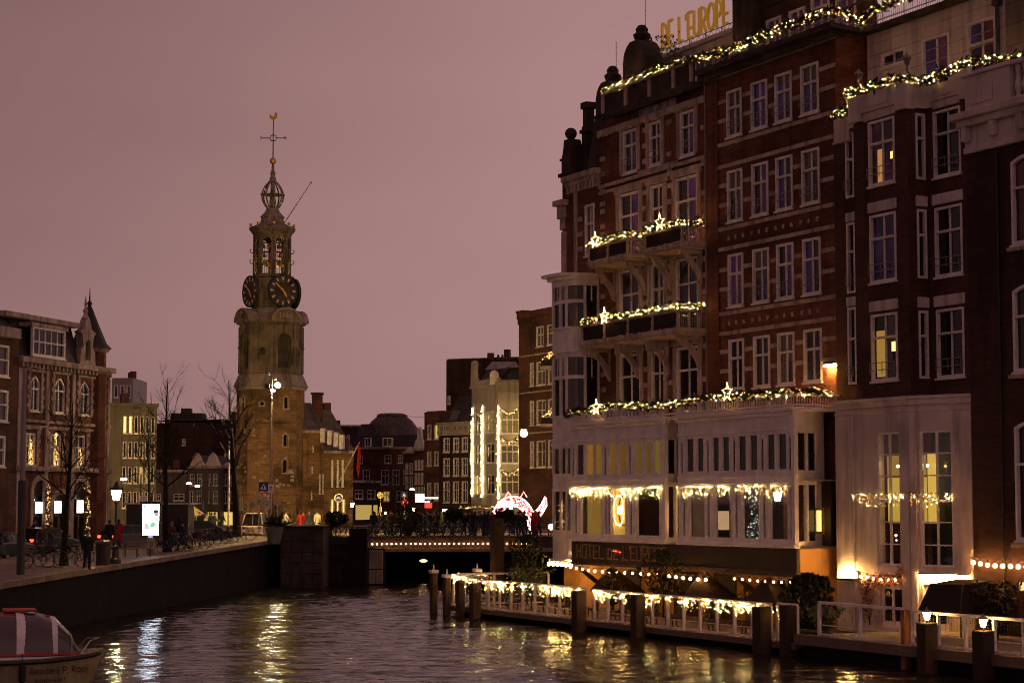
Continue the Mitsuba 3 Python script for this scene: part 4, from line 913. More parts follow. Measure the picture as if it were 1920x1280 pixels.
# parapet with sunk panels
pp = part(bh, 'parapet', Mesh(H).prism(sg.Polygon([(7.45, 21.75), (8.3, 21.75), (8.3, 21.98), (10.6, 21.98), (10.6, 21.75), (11.3, 21.75), (11.3, 22.75), (7.45, 22.75)]), -1.15, -0.6).box(11.0, 11.32, -0.599, -0.12, 21.75, 22.75).prism(sg.Polygon([(11.321, 21.75), (11.6, 21.75), (11.6, 21.98), (13.35, 21.98), (13.35, 21.75), (13.8, 21.75), (13.8, 22.65), (11.321, 22.65)]), -0.12, 0.3).box(7.45, 7.8, -0.599, 0.3, 21.75, 22.75).prism(sg.Polygon([(5.3, 21.3), (6.4, 21.3), (6.4, 21.75), (7.449, 21.75), (7.449, 22.3), (5.3, 22.3)]), -0.35, 0.1), 'white_render')
part(bh, 'panel', Mesh(H).cbox(8.36, 10.54, -1.09, -0.8, 21.62, 21.97).cbox(8.7, 10.3, -1.19, -1.1, 22.15, 22.42), 'white_render'); part(bh, 'panel', Mesh(H).cbox(11.65, 13.3, -0.07, 0.2, 21.65, 21.97).cbox(11.9, 13.1, -0.16, -0.1, 22.12, 22.4), 'white_render')
part(bh, 'drip_edge', Mesh(H).box(7.4, 8.32, -1.2, -0.7, 21.69, 21.748).box(10.58, 11.36, -1.2, -0.7, 21.69, 21.748).box(5.25, 6.45, -0.4, 0, 21.24, 21.298), 'white_render')
# set-back roof storey in white boards
RW = [(9.1, 10.87, 22.75, 25.2), (12.02, 13.75, 22.75, 25.25), (6.27, 7.94, 24.52, 25.15)]
rsw = part(bh, 'roof_storey', wall_mesh(H, [(5.3, 22.3), (14.5, 22.3), (14.5, 26.2), (5.3, 26.2)], [q for q in RW], 1.5, 1.8).box(5.3, 14.5, 1.85, 9, 25.9, 26.1), 'white_render')
for z in np.arange(22.6, 26.1, 0.52): part(rsw, 'board_joint', Mesh(H).box(5.31, 14.49, 1.488, 1.505, z, z + 0.03), 'stone', kind='stuff')
for k, (a, b, z0, z1) in enumerate(RW): window(bh, H, a, b, z0, z1, 1.53, [['pane_blue', 'pane_violet'], ['pane_blue', 'pane_red'], ['pane_dark', 'pane_dark']][k], split=0 if k != 1 else 0.36)
part(bh, 'roof_terrace', Mesh(H).cbox(5.2, 14.6, 1.1, 3, 26.21, 26.42), 'stone_dark')
r = Mesh(H)
for z in (26.6, 27.2): r.tube([(5.3, 1.2, z), (14.5, 1.2, z)], 0.025, 5)
for k in range(62): r.tube([(5.35 + k * 0.148, 1.2, 26.42), (5.35 + k * 0.148, 1.2, 27.2)], 0.012 if k % 10 else 0.03, 4, cap=False)
part(bh, 'terrace_railing', r, 'metal_grey')
part(bh, 'drainpipe', Mesh(H).tube([(14.05, 1.35, 22.4), (14.05, 1.35, 26.0)], 0.09, 8).cbox(13.87, 14.23, 1.2, 1.48, 25.55, 26.0), 'metal_dark')
garland('garland at the top right, along the roof terrace of the white boarded storey', hp((5.6, 1.1, 27.1), (8.0, 1.1, 27.15), (11, 1.1, 27.1)), per_m=14, rad=0.22, w=0.4)
garland('garland draped along the white parapet of the dark brick house', hp((5.2, -0.4, 22.5), (7.0, -0.5, 22.62), (7.45, -1.2, 22.95), (9.3, -1.2, 23.0), (11.1, -1.2, 22.98), (11.5, -0.4, 22.75), (12.4, -0.25, 22.85), (13.9, -0.2, 23.05), (15.2, 0.2, 23.0), (16.6, 0.4, 22.75)), per_m=17, rad=0.21, w=1.5)
def lantern(c, label, lit=None, h=0.5, group=None, wt=0.3, name='lantern'):
    k = thing(name, label, 'lantern', group)
    x, y, z = c
    part(k, 'glass', Mesh().lathe([(0.09 * h / 0.5, z), (0.17 * h / 0.5, z + 0.3 * h / 0.5)], x, y, 6), 'pane_grey' if lit is None else None, lamp(lit, wt) if lit is not None else None)
    part(k, 'cap', Mesh().lathe([(0.2 * h / 0.5, z + 0.3 * h / 0.5), (0.16 * h / 0.5, z + 0.37 * h / 0.5), (0.05 * h / 0.5, z + 0.44 * h / 0.5), (0.03 * h / 0.5, z + h), (0.005, z + h * 1.1)], x, y, 6), 'metal_grey')
    part(k, 'bracket', Mesh().tube([(x, y, z - 0.55 * h), (x, y, z)], [0.03, 0.06], 6), 'metal_grey')
    return k
lantern(H.w([7.82, -0.85, 23.45]), 'unlit lantern on the parapet corner beside the brick hotel wall', None, 0.55)
lantern(H.w([11.14, -0.9, 23.5]), 'unlit lantern on the parapet before the small attic window', None, 0.5)

# ground floor: white stone blocks on two faces
RF = H.at(11.04, -1.0, 0, az=23.5, base=26.5)
GL = (8.85, 10.35, 3.3, 8.68); GR = (0.42, 1.86, 3.3, 8.68)
DL = (8.95, 10.4, 0.82, 2.5); DR = (0.5, 1.6, 0.82, 2.6)
gw = part(bh, 'stone_base', wall_mesh(H, [(6.1, 0.5), (11.04, 0.5), (11.04, 9.72), (6.1, 9.72)], [GL, DL], -0.985, -0.6).box(6.1, 6.4, -0.6, 0.3, 0.5, 9.72), 'white_render')
gw2 = part(bh, 'stone_base', wall_mesh(RF, [(0.0, 0.5), (2.75, 0.5), (2.75, 9.72), (0.0, 9.72)], [GR, DR], 0.015, 0.35), 'white_render')
def blocks(parent, fr, s0, s1, z0, z1, d, openings, bh_=0.94, seed=1, wl_=1.35):
    rr = random.Random(seed); z = z0
    free = sg.box(s0, z0, s1, z1).difference(unary_union([sg.box(a - 0.05, c - 0.05, b + 0.05, e + 0.05) for a, b, c, e in openings]))
    row = 0
    while z < z1 - 0.05:
        zt = min(z + bh_, z1); s = s0 - (row % 2) * wl_ * 0.5
        while s < s1:
            g = sg.box(s + 0.008, z + 0.008, s + wl_ - 0.008, zt - 0.008).intersection(free)
            for q in getattr(g, 'geoms', [g]):
                if q.area > 0.02: part(parent, 'block', Mesh(fr).prism(q, d - 0.012 - 0.004 * rr.random(), d + 0.03), 'white_render')
            s += wl_
        z = zt; row += 1
blocks(gw, H, 6.1, 11.04, 2.9, 9.3, -0.985, [GL]); blocks(gw2, RF, 0.0, 2.74, 2.9, 9.3, 0.015, [GR], seed=2)
blocks(gw, H, 6.1, 11.04, 0.5, 2.9, -0.985, [DL]); blocks(gw2, RF, 0.0, 2.74, 0.5, 2.9, 0.015, [DR], seed=2)
for a, b in ((6.1, 7.35), (10.55, 11.03)): part(gw, 'pilaster', Mesh(H).cbox(a, b, -1.07, -0.99, 0.5, 9.44), 'white_render')
for a, b in ((0.0, 0.3), (2.2, 2.74)): part(gw2, 'pilaster', Mesh(RF).cbox(a, b, -0.07, 0.012, 0.5, 9.44), 'white_render')
part(bh, 'cornice', Mesh(H).cbox(5.95, 11.1, -1.2, -0.61, 9.95, 10.08).cbox(6.0, 11.06, -1.1, -0.62, 9.725, 9.945).cbox(6.02, 11.05, -1.04, -0.9, 9.45, 9.6), 'white_render')
part(bh, 'cornice', Mesh(RF).cbox(0.0, 2.8, -0.2, 0.5, 9.951, 10.081).cbox(0.0, 2.78, -0.1, 0.4, 9.726, 9.944).cbox(0.0, 2.76, -0.04, 0.1, 9.451, 9.601), 'white_render')
part(bh, 'roof', Mesh(H).slab([(6.1, -1.0), (11.04, -1.0), (13.6, 0.1), (13.6, 3), (6.1, 3)], 9.73, 9.94), 'stone_dark')
def tall_window(fr, q, d, lits, tint='pane_dark'):
    a, b, z0, z1 = q
    f = Mesh(fr).prism(sg.box(a - 0.004, z0, b + 0.004, z1 + 0.004).difference(sg.box(a + 0.08, z0 + 0.08, b - 0.08, z1 - 0.08)), d + 0.05, d + 0.2)
    zc = [z0 + 0.08, 4.15, 5.05, 5.92, 6.9, 7.78, z1 - 0.08]
    for z in zc[1:-1]: f.box(a + 0.08, b - 0.08, d + 0.09, d + 0.18, z - 0.025 - 0.05 * (abs(z - 5.92) < 0.1), z + 0.025)
    x = (a + b) / 2; f.box(x - 0.035, x + 0.035, d + 0.075, d + 0.185, z0 + 0.08, z1 - 0.08)
    k = part(bh, 'tall_window', f, 'white_paint')
    for r in range(6):
        for c in range(2):
            xa, xb = (a + 0.07, x - 0.03) if c == 0 else (x + 0.03, b - 0.07)
            part(k, 'pane', Mesh(fr).box(xa, xb, d + 0.13, d + 0.137, zc[r] - 0.01, zc[r + 1] + 0.01), 'glass')
    return k
tall_window(H, GL, -0.985, None); tall_window(RF, GR, 0.015, None)
rm = thing('lit_room', 'warm yellow room seen through the tall windows of the white ground floor', 'room')
part(rm, 'wall', Mesh(H).box(8.4, 10.9, -0.1, -0.05, 5.0, 6.85), None, lamp((0.20, 0.125, 0.016), 0.05)); part(rm, 'upper_wall', Mesh(H).box(8.4, 10.9, -0.12, -0.06, 6.9, 7.75), None, lamp((0.10, 0.058, 0.008), 0.03)); part(rm, 'dark_wall', Mesh(H).box(8.4, 10.9, -0.11, -0.055, 3.2, 4.99).box(8.4, 10.9, -0.12, -0.06, 7.76, 8.9), 'panel_brown')  # lamplight on the room walls is put in as their own glow
part(rm, 'wall', Mesh(RF).box(0.3, 2.4, 1.2, 1.25, 3.2, 8.9), 'pane_green')
part(rm, 'side_wall', Mesh(RF).box(0.3, 0.72, 0.9, 0.95, 5.0, 7.8), None, lamp((0.26, 0.16, 0.025), 0.03))  # this strip of wall glows too, for the lamplight on it
part(rm, 'ceiling', Mesh(H).box(6.5, 11, -0.55, 1.5, 8.9, 8.95), 'cream_render'); part(rm, 'floor', Mesh(H).box(6.5, 11, -0.55, 1.5, 3.1, 3.15), 'wood_dark')
part(rm, 'picture', Mesh(H).prism(sg.box(10.0, 5.9, 10.75, 7.2).difference(sg.box(10.1, 6.0, 10.65, 7.1)), -0.14, -0.101), 'wood_dark')
part(rm, 'chair', Mesh(H).cbox(9.6, 10.0, -0.4, -0.2, 3.16, 4.6).cbox(9.9, 10.3, -0.45, -0.2, 5.4, 5.95), 'wood_dark')
for fr, c, p in ((H, (9.6, -0.48, 7.3), 1.6), (RF, (0.55, 0.45, 7.3), 1.0)):
    part(rm, 'lamp', Mesh(fr).ball(c, 0.06, 1), None, lamp(WARM * 20 * p, 0.1))
pl_ = H.w([9.2, -0.4, 4.6]); part(rm, 'table_candle', scatter([H.w([9.3, -0.4, 4.5]), H.w([9.32, -0.4, 4.3]), H.w([9.95, -0.4, 4.65])], 0.05), None, lamp(WARM_PALE * 5, 0.05))
icicles('icicle lights across the tall windows of the white ground floor', [*hp((7.3, -1.12, 6.2), (11.04, -1.12, 6.2)), RF.w([1.95, -0.1, 6.2])], drop=0.55, per_m=13, w=0.8)
for q, fr, d in ((DL, H, -0.985), (DR, RF, 0.015)):
    a, b, z0, z1 = q
    dm = Mesh(fr).prism(sg.box(a, z0, b, z1).difference(unary_union([sg.box(a + 0.15, z0 + 0.25, (a + b) / 2 - 0.07, z1 - 0.15), sg.box((a + b) / 2 + 0.07, z0 + 0.25, b - 0.15, z1 - 0.15)])), d + 0.1, d + 0.2)
    dk = part(bh, 'door', dm, 'white_paint')
    part(dk, 'pane', Mesh(fr).box(a + 0.1, b - 0.1, d + 0.14, d + 0.15, z0 + 0.2, z1 - 0.1), 'pane_dark')
dl = thing('door_light', 'glaring light box under the left end of the white house, beside the palm bush', 'lamp')
part(dl, 'diffuser', Mesh(H).cbox(6.45, 7.55, -1.32, -1.08, 2.72, 2.98), None, lamp(WARM_PALE * 30, 1.0)); part(dl, 'bracket', Mesh(H).box(6.4, 7.6, -1.35, -1.02, 2.62, 2.7).box(6.4, 7.6, -1.075, -1.0, 2.7, 3.0), 'wood_dark')
dl = thing('door_light', 'long glaring strip light over the right door of the white house, above the dark hood', 'lamp')
part(dl, 'diffuser', Mesh(RF).cbox(0.45, 2.5, -0.22, -0.05, 2.82, 3.02), None, lamp(WARM_PALE * 30, 1.2)); part(dl, 'bracket', Mesh(RF).box(0.4, 2.55, -0.24, 0.0, 3.025, 3.06), 'wood_dark')
bulb_string('short string of round bulbs over the left door of the white house', hp((7.8, -1.25, 3.0), (9.2, -1.3, 2.88), (10.6, -1.3, 2.92)), 6, 0.065, 26, w=0.5)
wr2 = thing('red_garland', 'dark red leaf garland arching over the left door of the white house', 'garland')
q, _ = path_points(hp((8.4, -1.2, 1.2), (8.3, -1.2, 2.2), (8.5, -1.25, 2.65), (9.3, -1.25, 2.72), (10.4, -1.25, 2.7), (10.7, -1.25, 3.1)), 900)
part(wr2, 'leaf', leaves(q + NP.normal(size=q.shape) * 0.12, 0.07), 'terracotta', kind='stuff'); part(wr2, 'stem', Mesh(H).tube([(8.4, -1.1, 0.85), (8.3, -1.2, 2.2), (8.5, -1.25, 2.65), (10.7, -1.25, 2.9)], 0.03, 5), 'bark')

dh = thing('dark_brick_house', 'dark brown brick house with pale cornice and arched windows, at the right edge', 'house')
W2 = [(16.25, 17.9, 15.6, 19.0), (16.2, 17.85, 10.75, 14.05), (16.15, 17.8, 4.4, 8.88)]
W2 += [(a + 3.4, b + 3.4, c, e) for a, b, c, e in W2]
def arched(a, b, c, e): return sg.Polygon([(a, c), (b, c)] + [(b - (b - a) * t, e - 0.22 + 0.22 * math.sin(math.pi * t)) for t in np.linspace(0, 1, 11)])
dm = wall_mesh(H, [(13.62, 0.5), (24.0, 0.5), (24.0, 20.9), (13.62, 20.9)], [arched(*q) for q in W2], 0.01, 0.4).box(13.63, 24, 1.2, 10, 20.5, 20.8)
dw = part(dh, 'wall', dm, 'brick_dark')
part(dh, 'floor', Mesh(H).box(13.7, 24, 0.6, 0.65, 0.6, 20.4), 'stone_dark')  # an unseen upright sheet behind the windows, to stop daylight
for k, (a, b, c, e) in enumerate(W2): window(dh, H, a, b, c, e, 0.02, ['pane_red', 'pane_green', 'pane_dark'][k % 3], split=0.35, casing=0.13, arch=0.22)
for a, b, c, e in W2: part(dh, 'sill', Mesh(H).cbox(a - 0.15, b + 0.15, -0.2, 0.1, c - 0.24, c - 0.1), 'stone')
part(dh, 'cornice', Mesh(H).cbox(13.3, 24, -0.62, 0.3, 20.82, 21.08).cbox(13.5, 24, -0.4, 0.3, 20.55, 20.815).cbox(13.66, 24, -0.18, 0.3, 19.5, 19.72).cbox(13.68, 24, -0.1, 0.009, 19.725, 20.545), 'white_render', label='heavy pale stone cornice')
for k in range(7): part(dh, 'console', Mesh(H).cbox(13.75 + k * 1.6, 14.05 + k * 1.6, -0.36, -0.105, 19.95, 20.545), 'white_render')
part(dh, 'pedestal', Mesh(H).cbox(13.72, 16.35, -0.1, 0.4, 21.085, 22.55).cbox(13.6, 16.45, -0.22, 0.5, 22.55, 22.7).cbox(14.1, 15.4, -0.14, -0.11, 21.4, 22.3), 'white_render')
part(dh, 'rail', Mesh(H).cbox(16.451, 24, -0.12, 0.4, 22.551, 22.71).cbox(16.36, 24, -0.05, 0.35, 21.086, 21.3), 'white_render')
for k in range(16): part(dh, 'baluster', Mesh(H).lathe([(0.14, 21.301), (0.1, 21.4), (0.17, 21.7), (0.08, 22.15), (0.14, 22.45), (0.14, 22.549)], 16.62 + k * 0.42, 0.15, 10), 'white_render')
up_ = part(dh, 'upper_wall', wall_mesh(H, [(14.52, 21.0), (24, 21.0), (24, 29.5), (14.52, 29.5)], [], 1.35, 1.7), 'grey_render')
for z in np.arange(22.9, 29, 0.85): part(up_, 'joint', Mesh(H).box(14.52, 24, 1.338, 1.355, z, z + 0.035), 'stone_dark')
part(dh, 'drainpipe', Mesh(H).tube([(15.5, -0.07, 0.6), (15.5, -0.07, 19.4)], 0.055, 6), 'metal_dark')
bulb_string('string of large round bulbs along the dark brick wall at the right edge', hp((13.7, -0.25, 3.72), (15, -0.3, 3.62), (17.2, -0.3, 3.62)), 8, 0.085, 30, w=0.9)
ub = thing('up_light', 'small square wall light low on the dark brick house', 'lamp'); part(ub, 'glass', Mesh(H).cbox(16.45, 16.65, -0.2, 0.005, 2.55, 2.85), None, lamp(WARM * 0.5, 0.05)); part(ub, 'plate', Mesh(H).box(16.4, 16.7, -0.02, 0.008, 2.5, 2.545), 'metal_dark')
hd = thing('awning_hood', 'dark canvas hood over the right door, standing before the white house', 'awning')
hv = [(13.55, -2.7, 1.62), (16.1, -2.7, 1.68), (15.75, -2.3, 2.75), (13.85, -2.3, 2.72), (13.55, -0.9, 1.62), (16.1, -0.9, 1.68), (15.75, -0.95, 2.9), (13.85, -0.95, 2.9)]
part(hd, 'canvas', Mesh(H).add(hv, [[0, 1, 2], [0, 2, 3], [1, 5, 6], [1, 6, 2], [4, 0, 3], [4, 3, 7], [3, 2, 6], [3, 6, 7]]), 'canvas_dark')
fm = Mesh(H)
for k in range(4): fm.tube([hv[k], hv[(k + 1) % 4]], 0.03, 4)
for s in (13.6, 16.05): fm.tube([(s, -2.65, 0.85), (s, -2.65, 1.65)], 0.035, 5)
part(hd, 'frame', fm, 'metal_dark')

# ================================================================ terrace on the water
TZ = 0.45
tr = thing('terrace', 'long wooden waterside terrace on dark piers below the hotel', 'terrace')
dk = part(tr, 'deck', Mesh(H).slab([(-20.4, -6.75), (11.5, -6.75), (11.5, 0.4), (-20.4, 0.4)], TZ - 0.16, TZ - 0.03).slab([(11.51, -6.8), (40, -6.8), (40, 0.4), (11.51, 0.4)], 0.5, 0.8), 'wood_grey')
for k in range(42): part(dk, 'plank', Mesh(H).cbox(-20.4, 11.48, -6.75 + k * 0.165, -6.75 + k * 0.165 + 0.155, TZ - 0.029, TZ, 0.006), 'wood_grey')
part(tr, 'edge_beam', Mesh(H).cbox(-20.5, 11.5, -6.95, -6.76, TZ - 0.22, TZ + 0.05), 'wood_grey')
part(tr, 'edge_beam', Mesh(H).cbox(11.51, 40, -7.0, -6.81, 0.45, 0.84), 'wood_grey')
part(tr, 'edge_beam', Mesh(H).cbox(-20.6, -20.41, -6.95, 0.4, TZ - 0.22, TZ + 0.05), 'wood_grey')
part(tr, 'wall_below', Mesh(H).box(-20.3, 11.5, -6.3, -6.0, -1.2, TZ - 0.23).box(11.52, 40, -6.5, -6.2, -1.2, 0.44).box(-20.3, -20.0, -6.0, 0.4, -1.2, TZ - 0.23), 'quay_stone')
part(tr, 'lower_wall', Mesh(H).box(-18.2, 5.06, -0.3, -0.005, TZ, 2.735).box(5.061, 6.09, -0.1, 0.3, TZ, 10.0), 'ochre_plaster', label='ochre plaster wall behind the terrace')
part(tr, 'lower_wall', Mesh(H).box(-20.4, -18.3, 0.05, 0.4, TZ, 2.8), 'ochre_plaster')
for a, b, z1 in ((-12.9, -11.6, 2.4), (-8.2, -6.2, 2.45), (-4.6, -2.9, 2.45)): dd = part(tr, 'door', Mesh(H).cbox(a, b, -0.34, -0.31, TZ, z1), 'wood_dark'); part(dd, 'frame', Mesh(H).prism(sg.box(a - 0.1, TZ, b + 0.1, z1 + 0.1).difference(sg.box(a, TZ - 0.1, b, z1)), -0.36, -0.302), 'wood_dark')
wd = part(tr, 'window', Mesh(H).prism(sg.box(0.3, 1.5, 2.45, 2.55).difference(unary_union([sg.box(0.62, 1.5, 1.25, 2.4), sg.box(1.5, 1.5, 2.1, 2.4)])), -0.38, -0.302), 'canvas_cream', label='pale framed window with two dark panes')
part(wd, 'pane', Mesh(H).box(0.55, 2.2, -0.33, -0.31, 1.52, 2.45), 'pane_dark')
for s in (-14.2, -10.6, -6.6, -2.0, 0.45, 5.2):
    part(tr, 'strut', Mesh(H).add([[s - .09, -2.5, 2.55], [s + .09, -2.5, 2.55], [s + .09, -2.5, 2.73], [s - .09, -2.5, 2.73], [s - .09, -0.32, TZ + .5], [s + .09, -0.32, TZ + .5], [s + .09, -0.32, TZ + .78], [s - .09, -0.32, TZ + .78]], [[0, 1, 2], [0, 2, 3], [0, 4, 5], [0, 5, 1], [1, 5, 6], [1, 6, 2], [2, 6, 7], [2, 7, 3], [3, 7, 4], [3, 4, 0]]), 'wood_dark')
part(tr, 'stair', Mesh(H).prism([(5.0, TZ + 1.9), (5.25, TZ + 1.9), (7.2, TZ + 0.9), (7.2, TZ + 0.7)], -2.0, -1.85), 'wood_dark')
part(tr, 'low_wall', Mesh(H).cbox(9.2, 12.4, -6.2, -5.9, TZ, TZ + 0.5), 'panel_brown')

def fence(label, s0, s1, z0, zt, n, group='white post and wire terrace fences', d=-6.6, m='white_paint', mid=True, turn=None):
    f = thing('terrace_fence', label, 'fence', group)
    P = turn or (lambda s: (s, d))
    a, b = P(s0), P(s1)
    x = lambda t: (a[0] + (b[0] - a[0]) * t, a[1] + (b[1] - a[1]) * t)
    W = Mesh(H)
    def bar(z, h, wd):
        A_, B_ = np.array([*a, z]), np.array([*b, z]); t = (B_ - A_) / np.linalg.norm(B_ - A_); q = np.array([-t[1], t[0], 0]) * wd
        v = [A_ - q, A_ + q, B_ + q, B_ - q]; v = v + [p + [0, 0, h] for p in v]
        return Mesh(H).add(v, [[0, 2, 1], [0, 3, 2], [4, 5, 6], [4, 6, 7], [0, 1, 5], [0, 5, 4], [1, 2, 6], [1, 6, 5], [2, 3, 7], [2, 7, 6], [3, 0, 4], [3, 4, 7]])
    part(f, 'top_rail', bar(zt - 0.1, 0.1, 0.07), m); part(f, 'bottom_rail', bar(z0 + 0.06, 0.07, 0.04), m)
    if mid: part(f, 'mid_rail', bar(z0 + 0.42, 0.03, 0.02), m)
    for k in range(n + 1):
        s, dd_ = x(k / n); part(f, 'post', Mesh(H).box(s - 0.055, s + 0.055, dd_ - 0.055, dd_ + 0.055, z0, zt - 0.102), m)
    return f
fence('white terrace fence section left of the open gap, hung with bright icicle lights', -16.0, -5.75, TZ, 1.95, 8)
fence('white terrace fence section right of the open gap, hung with bright icicle lights', -4.95, 9.4, TZ, 1.9, 11)
fence('short white fence at the far left corner of the terrace, partly behind the piles', -20.2, -16.2, TZ, 2.1, 3)
fence('white fence across the far left end of the terrace, seen behind the tall square pile', 0, 1, TZ, 2.15, 5, turn=lambda t: (-20.2 + 0.4 * t, -6.4 + 5.2 * t))
fence('short white fence stub ending the lit terrace beside the dark gap', 9.9, 11.2, TZ, 1.95, 1)
fence('white fence panel with lattice of unlit lights, before the double door of the white house', 12.65, 17.75, 0.8, 2.12, 2)
fence('white fence at the right edge, between the two piles with lit lanterns', 18.25, 27.0, 0.8, 2.05, 6)
icicles('icicle lights along the fence left of the gap, below the corner bay', hp((-16.2, -6.72, 1.9), (-5.8, -6.72, 1.9)), drop=0.55, per_m=30, w=1.5)
icicles('icicle lights along the long fence right of the gap', hp((-5.0, -6.72, 1.86), (9.6, -6.72, 1.86)), drop=0.55, per_m=30, w=1.8)
icicles('icicle lights at the far left corner of the terrace', hp((-20.3, -6.72, 2.1), (-16.3, -6.72, 1.95)), drop=0.6, per_m=34, w=1.0)
icicles('sparse icicle lights across the far left end of the terrace', hp((-20.3, -6.4, 2.15), (-19.9, -1.2, 2.15)), drop=0.35, per_m=22, w=0.6)
icicles('short icicle tail at the stub that ends the lit terrace', hp((9.9, -6.72, 1.9), (10.6, -6.72, 1.85)), drop=0.95, per_m=26, w=0.4)
for lb, a, b in (('unlit icicle strings on the fence panel before the double door', 12.7, 17.7), ('unlit icicle strings on the fence at the right edge', 18.3, 26.8)):
    k = thing('unlit_icicles', lb, 'light curtain'); wv = Mesh(H); pts = []
    for j in range(int((b - a) / 0.16)):
        s = a + j * 0.16; ln = RNG.uniform(0.15, 0.55); wv.tube([(s, -6.72, 1.95), (s + RNG.gauss(0, .03), -6.72, 1.95 - ln)], 0.008, 3, cap=False); pts += [H.w([s, -6.72, 1.95 - ln * t]) for t in (0.3, 0.6, 0.95)]
    part(k, 'wire', wv, 'wire', kind='stuff'); part(k, 'bulb', scatter(pts, 0.016), 'white_paint', kind='stuff')
# mooring piles
def pile(label, s, off, zt, wdt=0.24, cap=None, m='wood_pile', z0=-1.2, group='mooring piles'):
    k = thing('mooring_pile', label, 'pile', group)
    part(k, 'shaft', Mesh(H).cbox(s - wdt, s + wdt, -off - wdt, -off + wdt, z0, zt, 0.03), m)
    if cap: part(k, 'cap', Mesh(H).cbox(s - wdt - 0.04, s + wdt + 0.04, -off - wdt - 0.04, -off + wdt + 0.04, zt - 0.12, zt + 0.05).tube([(s, -off, zt + 0.05), (s, -off, zt + 0.35)], [0.06, 0.02], 5), cap)
    return k
pile('lone dark pile with white cap standing in the water, leftmost of the row', -21.2, 7.3, 2.25, 0.17, 'white_paint')
pile('second white capped pile from the left, touching the terrace corner', -19.75, 7.2, 2.05, 0.17, 'white_paint')
pile('white capped pile behind the terrace corner lights', -20.7, 5.0, 2.3, 0.17, 'white_paint')
pile('plain square pile before the corner icicle lights', -18.0, 7.25, 1.85, 0.19)
pile('thick plain pile where the terrace edge bends', -16.2, 7.25, 1.78, 0.24)
pile('thick pile at the open gap between the two lit fences', -5.3, 7.2, 1.82, 0.27, None)
pile('thick pile in front of the middle of the long lit fence', 0.05, 7.2, 1.86, 0.25)
pile('thickest pile at the right end of the lit terrace', 9.65, 7.2, 1.8, 0.28)
pile('dark pile just right of the thickest pile', 11.0, 6.9, 1.9, 0.25)
pile('dark red post between the two white fence panels', 18.0, 6.7, 2.05, 0.14, None, 'terracotta')
pile('wide grey pile below the left lit lantern of the right fence', 19.7, 7.1, 1.7, 0.27)
pile('wide grey pile below the right lit lantern of the right fence', 22.65, 7.1, 1.6, 0.27)
lantern(H.w([19.72, -7.1, 1.8]), 'small lit lantern on the pile before the dark hood', WARM_PALE * 40, 0.42, 'lanterns on the fence piles', 0.4)
lantern(H.w([22.67, -7.1, 1.72]), 'small lit lantern on the pile nearest the right edge', WARM_PALE * 40, 0.42, 'lanterns on the fence piles', 0.4)
P0 = H.w([-20.3, -4.0, 0])
k = thing('square_post', 'tall brown square timber post on the far left end of the terrace', 'post'); part(k, 'shaft', Mesh(H).cbox(-20.6, -20.02, -4.3, -3.72, TZ, 4.95, 0.03), 'wood_pile'); part(k, 'cap', Mesh(H).cbox(-20.64, -19.98, -4.34, -3.68, 4.951, 5.0), 'wood_dark')
# strings of bulbs below the bays
bulb_string('string of round bulbs below the dark lettering board', hp((-15.2, -2.5, 2.72), (-12, -2.75, 2.6), (-8.5, -2.75, 2.62), (-5.5, -2.7, 2.62)), 13, 0.06, 26, w=1.2)
bulb_string('string of round bulbs in the middle, below the gap between the bays', hp((-5.0, -2.75, 2.62), (-3, -2.8, 2.55), (-1.2, -2.75, 2.55)), 6, 0.075, 26, w=1.0)
bulb_string('string of small bulbs on the right, over the pale framed window', hp((0.3, -2.6, 2.64), (3, -2.6, 2.6), (5.2, -2.6, 2.62)), 8, 0.05, 26, w=1.0)
cl = thing('corner_lamps', 'cluster of glaring bulbs under the white corner bay', 'lamp')
cp = [H.w([s, -1.9, 2.62]) for s in np.linspace(-18.4, -16.0, 6)]
b = Mesh()
for x in cp: b.ball(x, 0.11, 1)
part(cl, 'bulb', b, None, lamp(WARM_PALE * 26, 1.2)); part(cl, 'rail', Mesh().tube([x + [0, 0, 0.16] for x in cp], 0.03, 5), 'metal_dark')
gl = thing('globe_lamp', 'round globe lamp glowing on the column left of the corner bay', 'lamp')
gp = H.w([-19.3, -1.3, 4.55]); part(gl, 'globe', Mesh().ball(gp, 0.16, 2), None, lamp(WARM_PALE * 15, 0.6)); part(gl, 'bracket', Mesh().tube([gp - [0, 0, 0.17], gp - [0, 0, 0.5], H.w([-19.3, -0.2, 3.9])], 0.04, 5), 'metal_dark')
# plants of the terrace
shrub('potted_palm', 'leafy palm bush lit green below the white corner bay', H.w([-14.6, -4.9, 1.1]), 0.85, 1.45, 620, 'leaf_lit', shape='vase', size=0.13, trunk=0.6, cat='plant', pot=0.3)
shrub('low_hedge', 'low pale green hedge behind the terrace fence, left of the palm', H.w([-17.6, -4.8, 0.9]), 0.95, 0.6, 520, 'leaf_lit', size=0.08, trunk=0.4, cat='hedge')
shrub('climbing_tree', 'dark leafy tree before the white corner column at the terrace end', H.w([-19.0, -2.9, 1.2]), 1.05, 2.9, 1500, 'leaf_bush', size=0.12, trunk=0.9, cat='tree')
shrub('cone_shrub', 'dark clipped shrub below the right end of the lettering board', H.w([-8.6, -3.6, 0.95]), 0.6, 1.7, 900, 'leaf_bush', size=0.07, trunk=0.4, pot=0.3)
shrub('bare_tree', 'dark tree in front of the gap between the two glazed bays', H.w([-4.0, -3.5, 1.6]), 1.05, 2.0, 900, 'leaf_bush', size=0.1, trunk=1.1, cat='tree')
shrub('ivy_plant', 'ivy hanging plant beside the right string of small bulbs', H.w([0.6, -3.8, 0.7]), 0.4, 1.2, 350, 'leaf_mid', shape='cone', size=0.08, trunk=0.2)
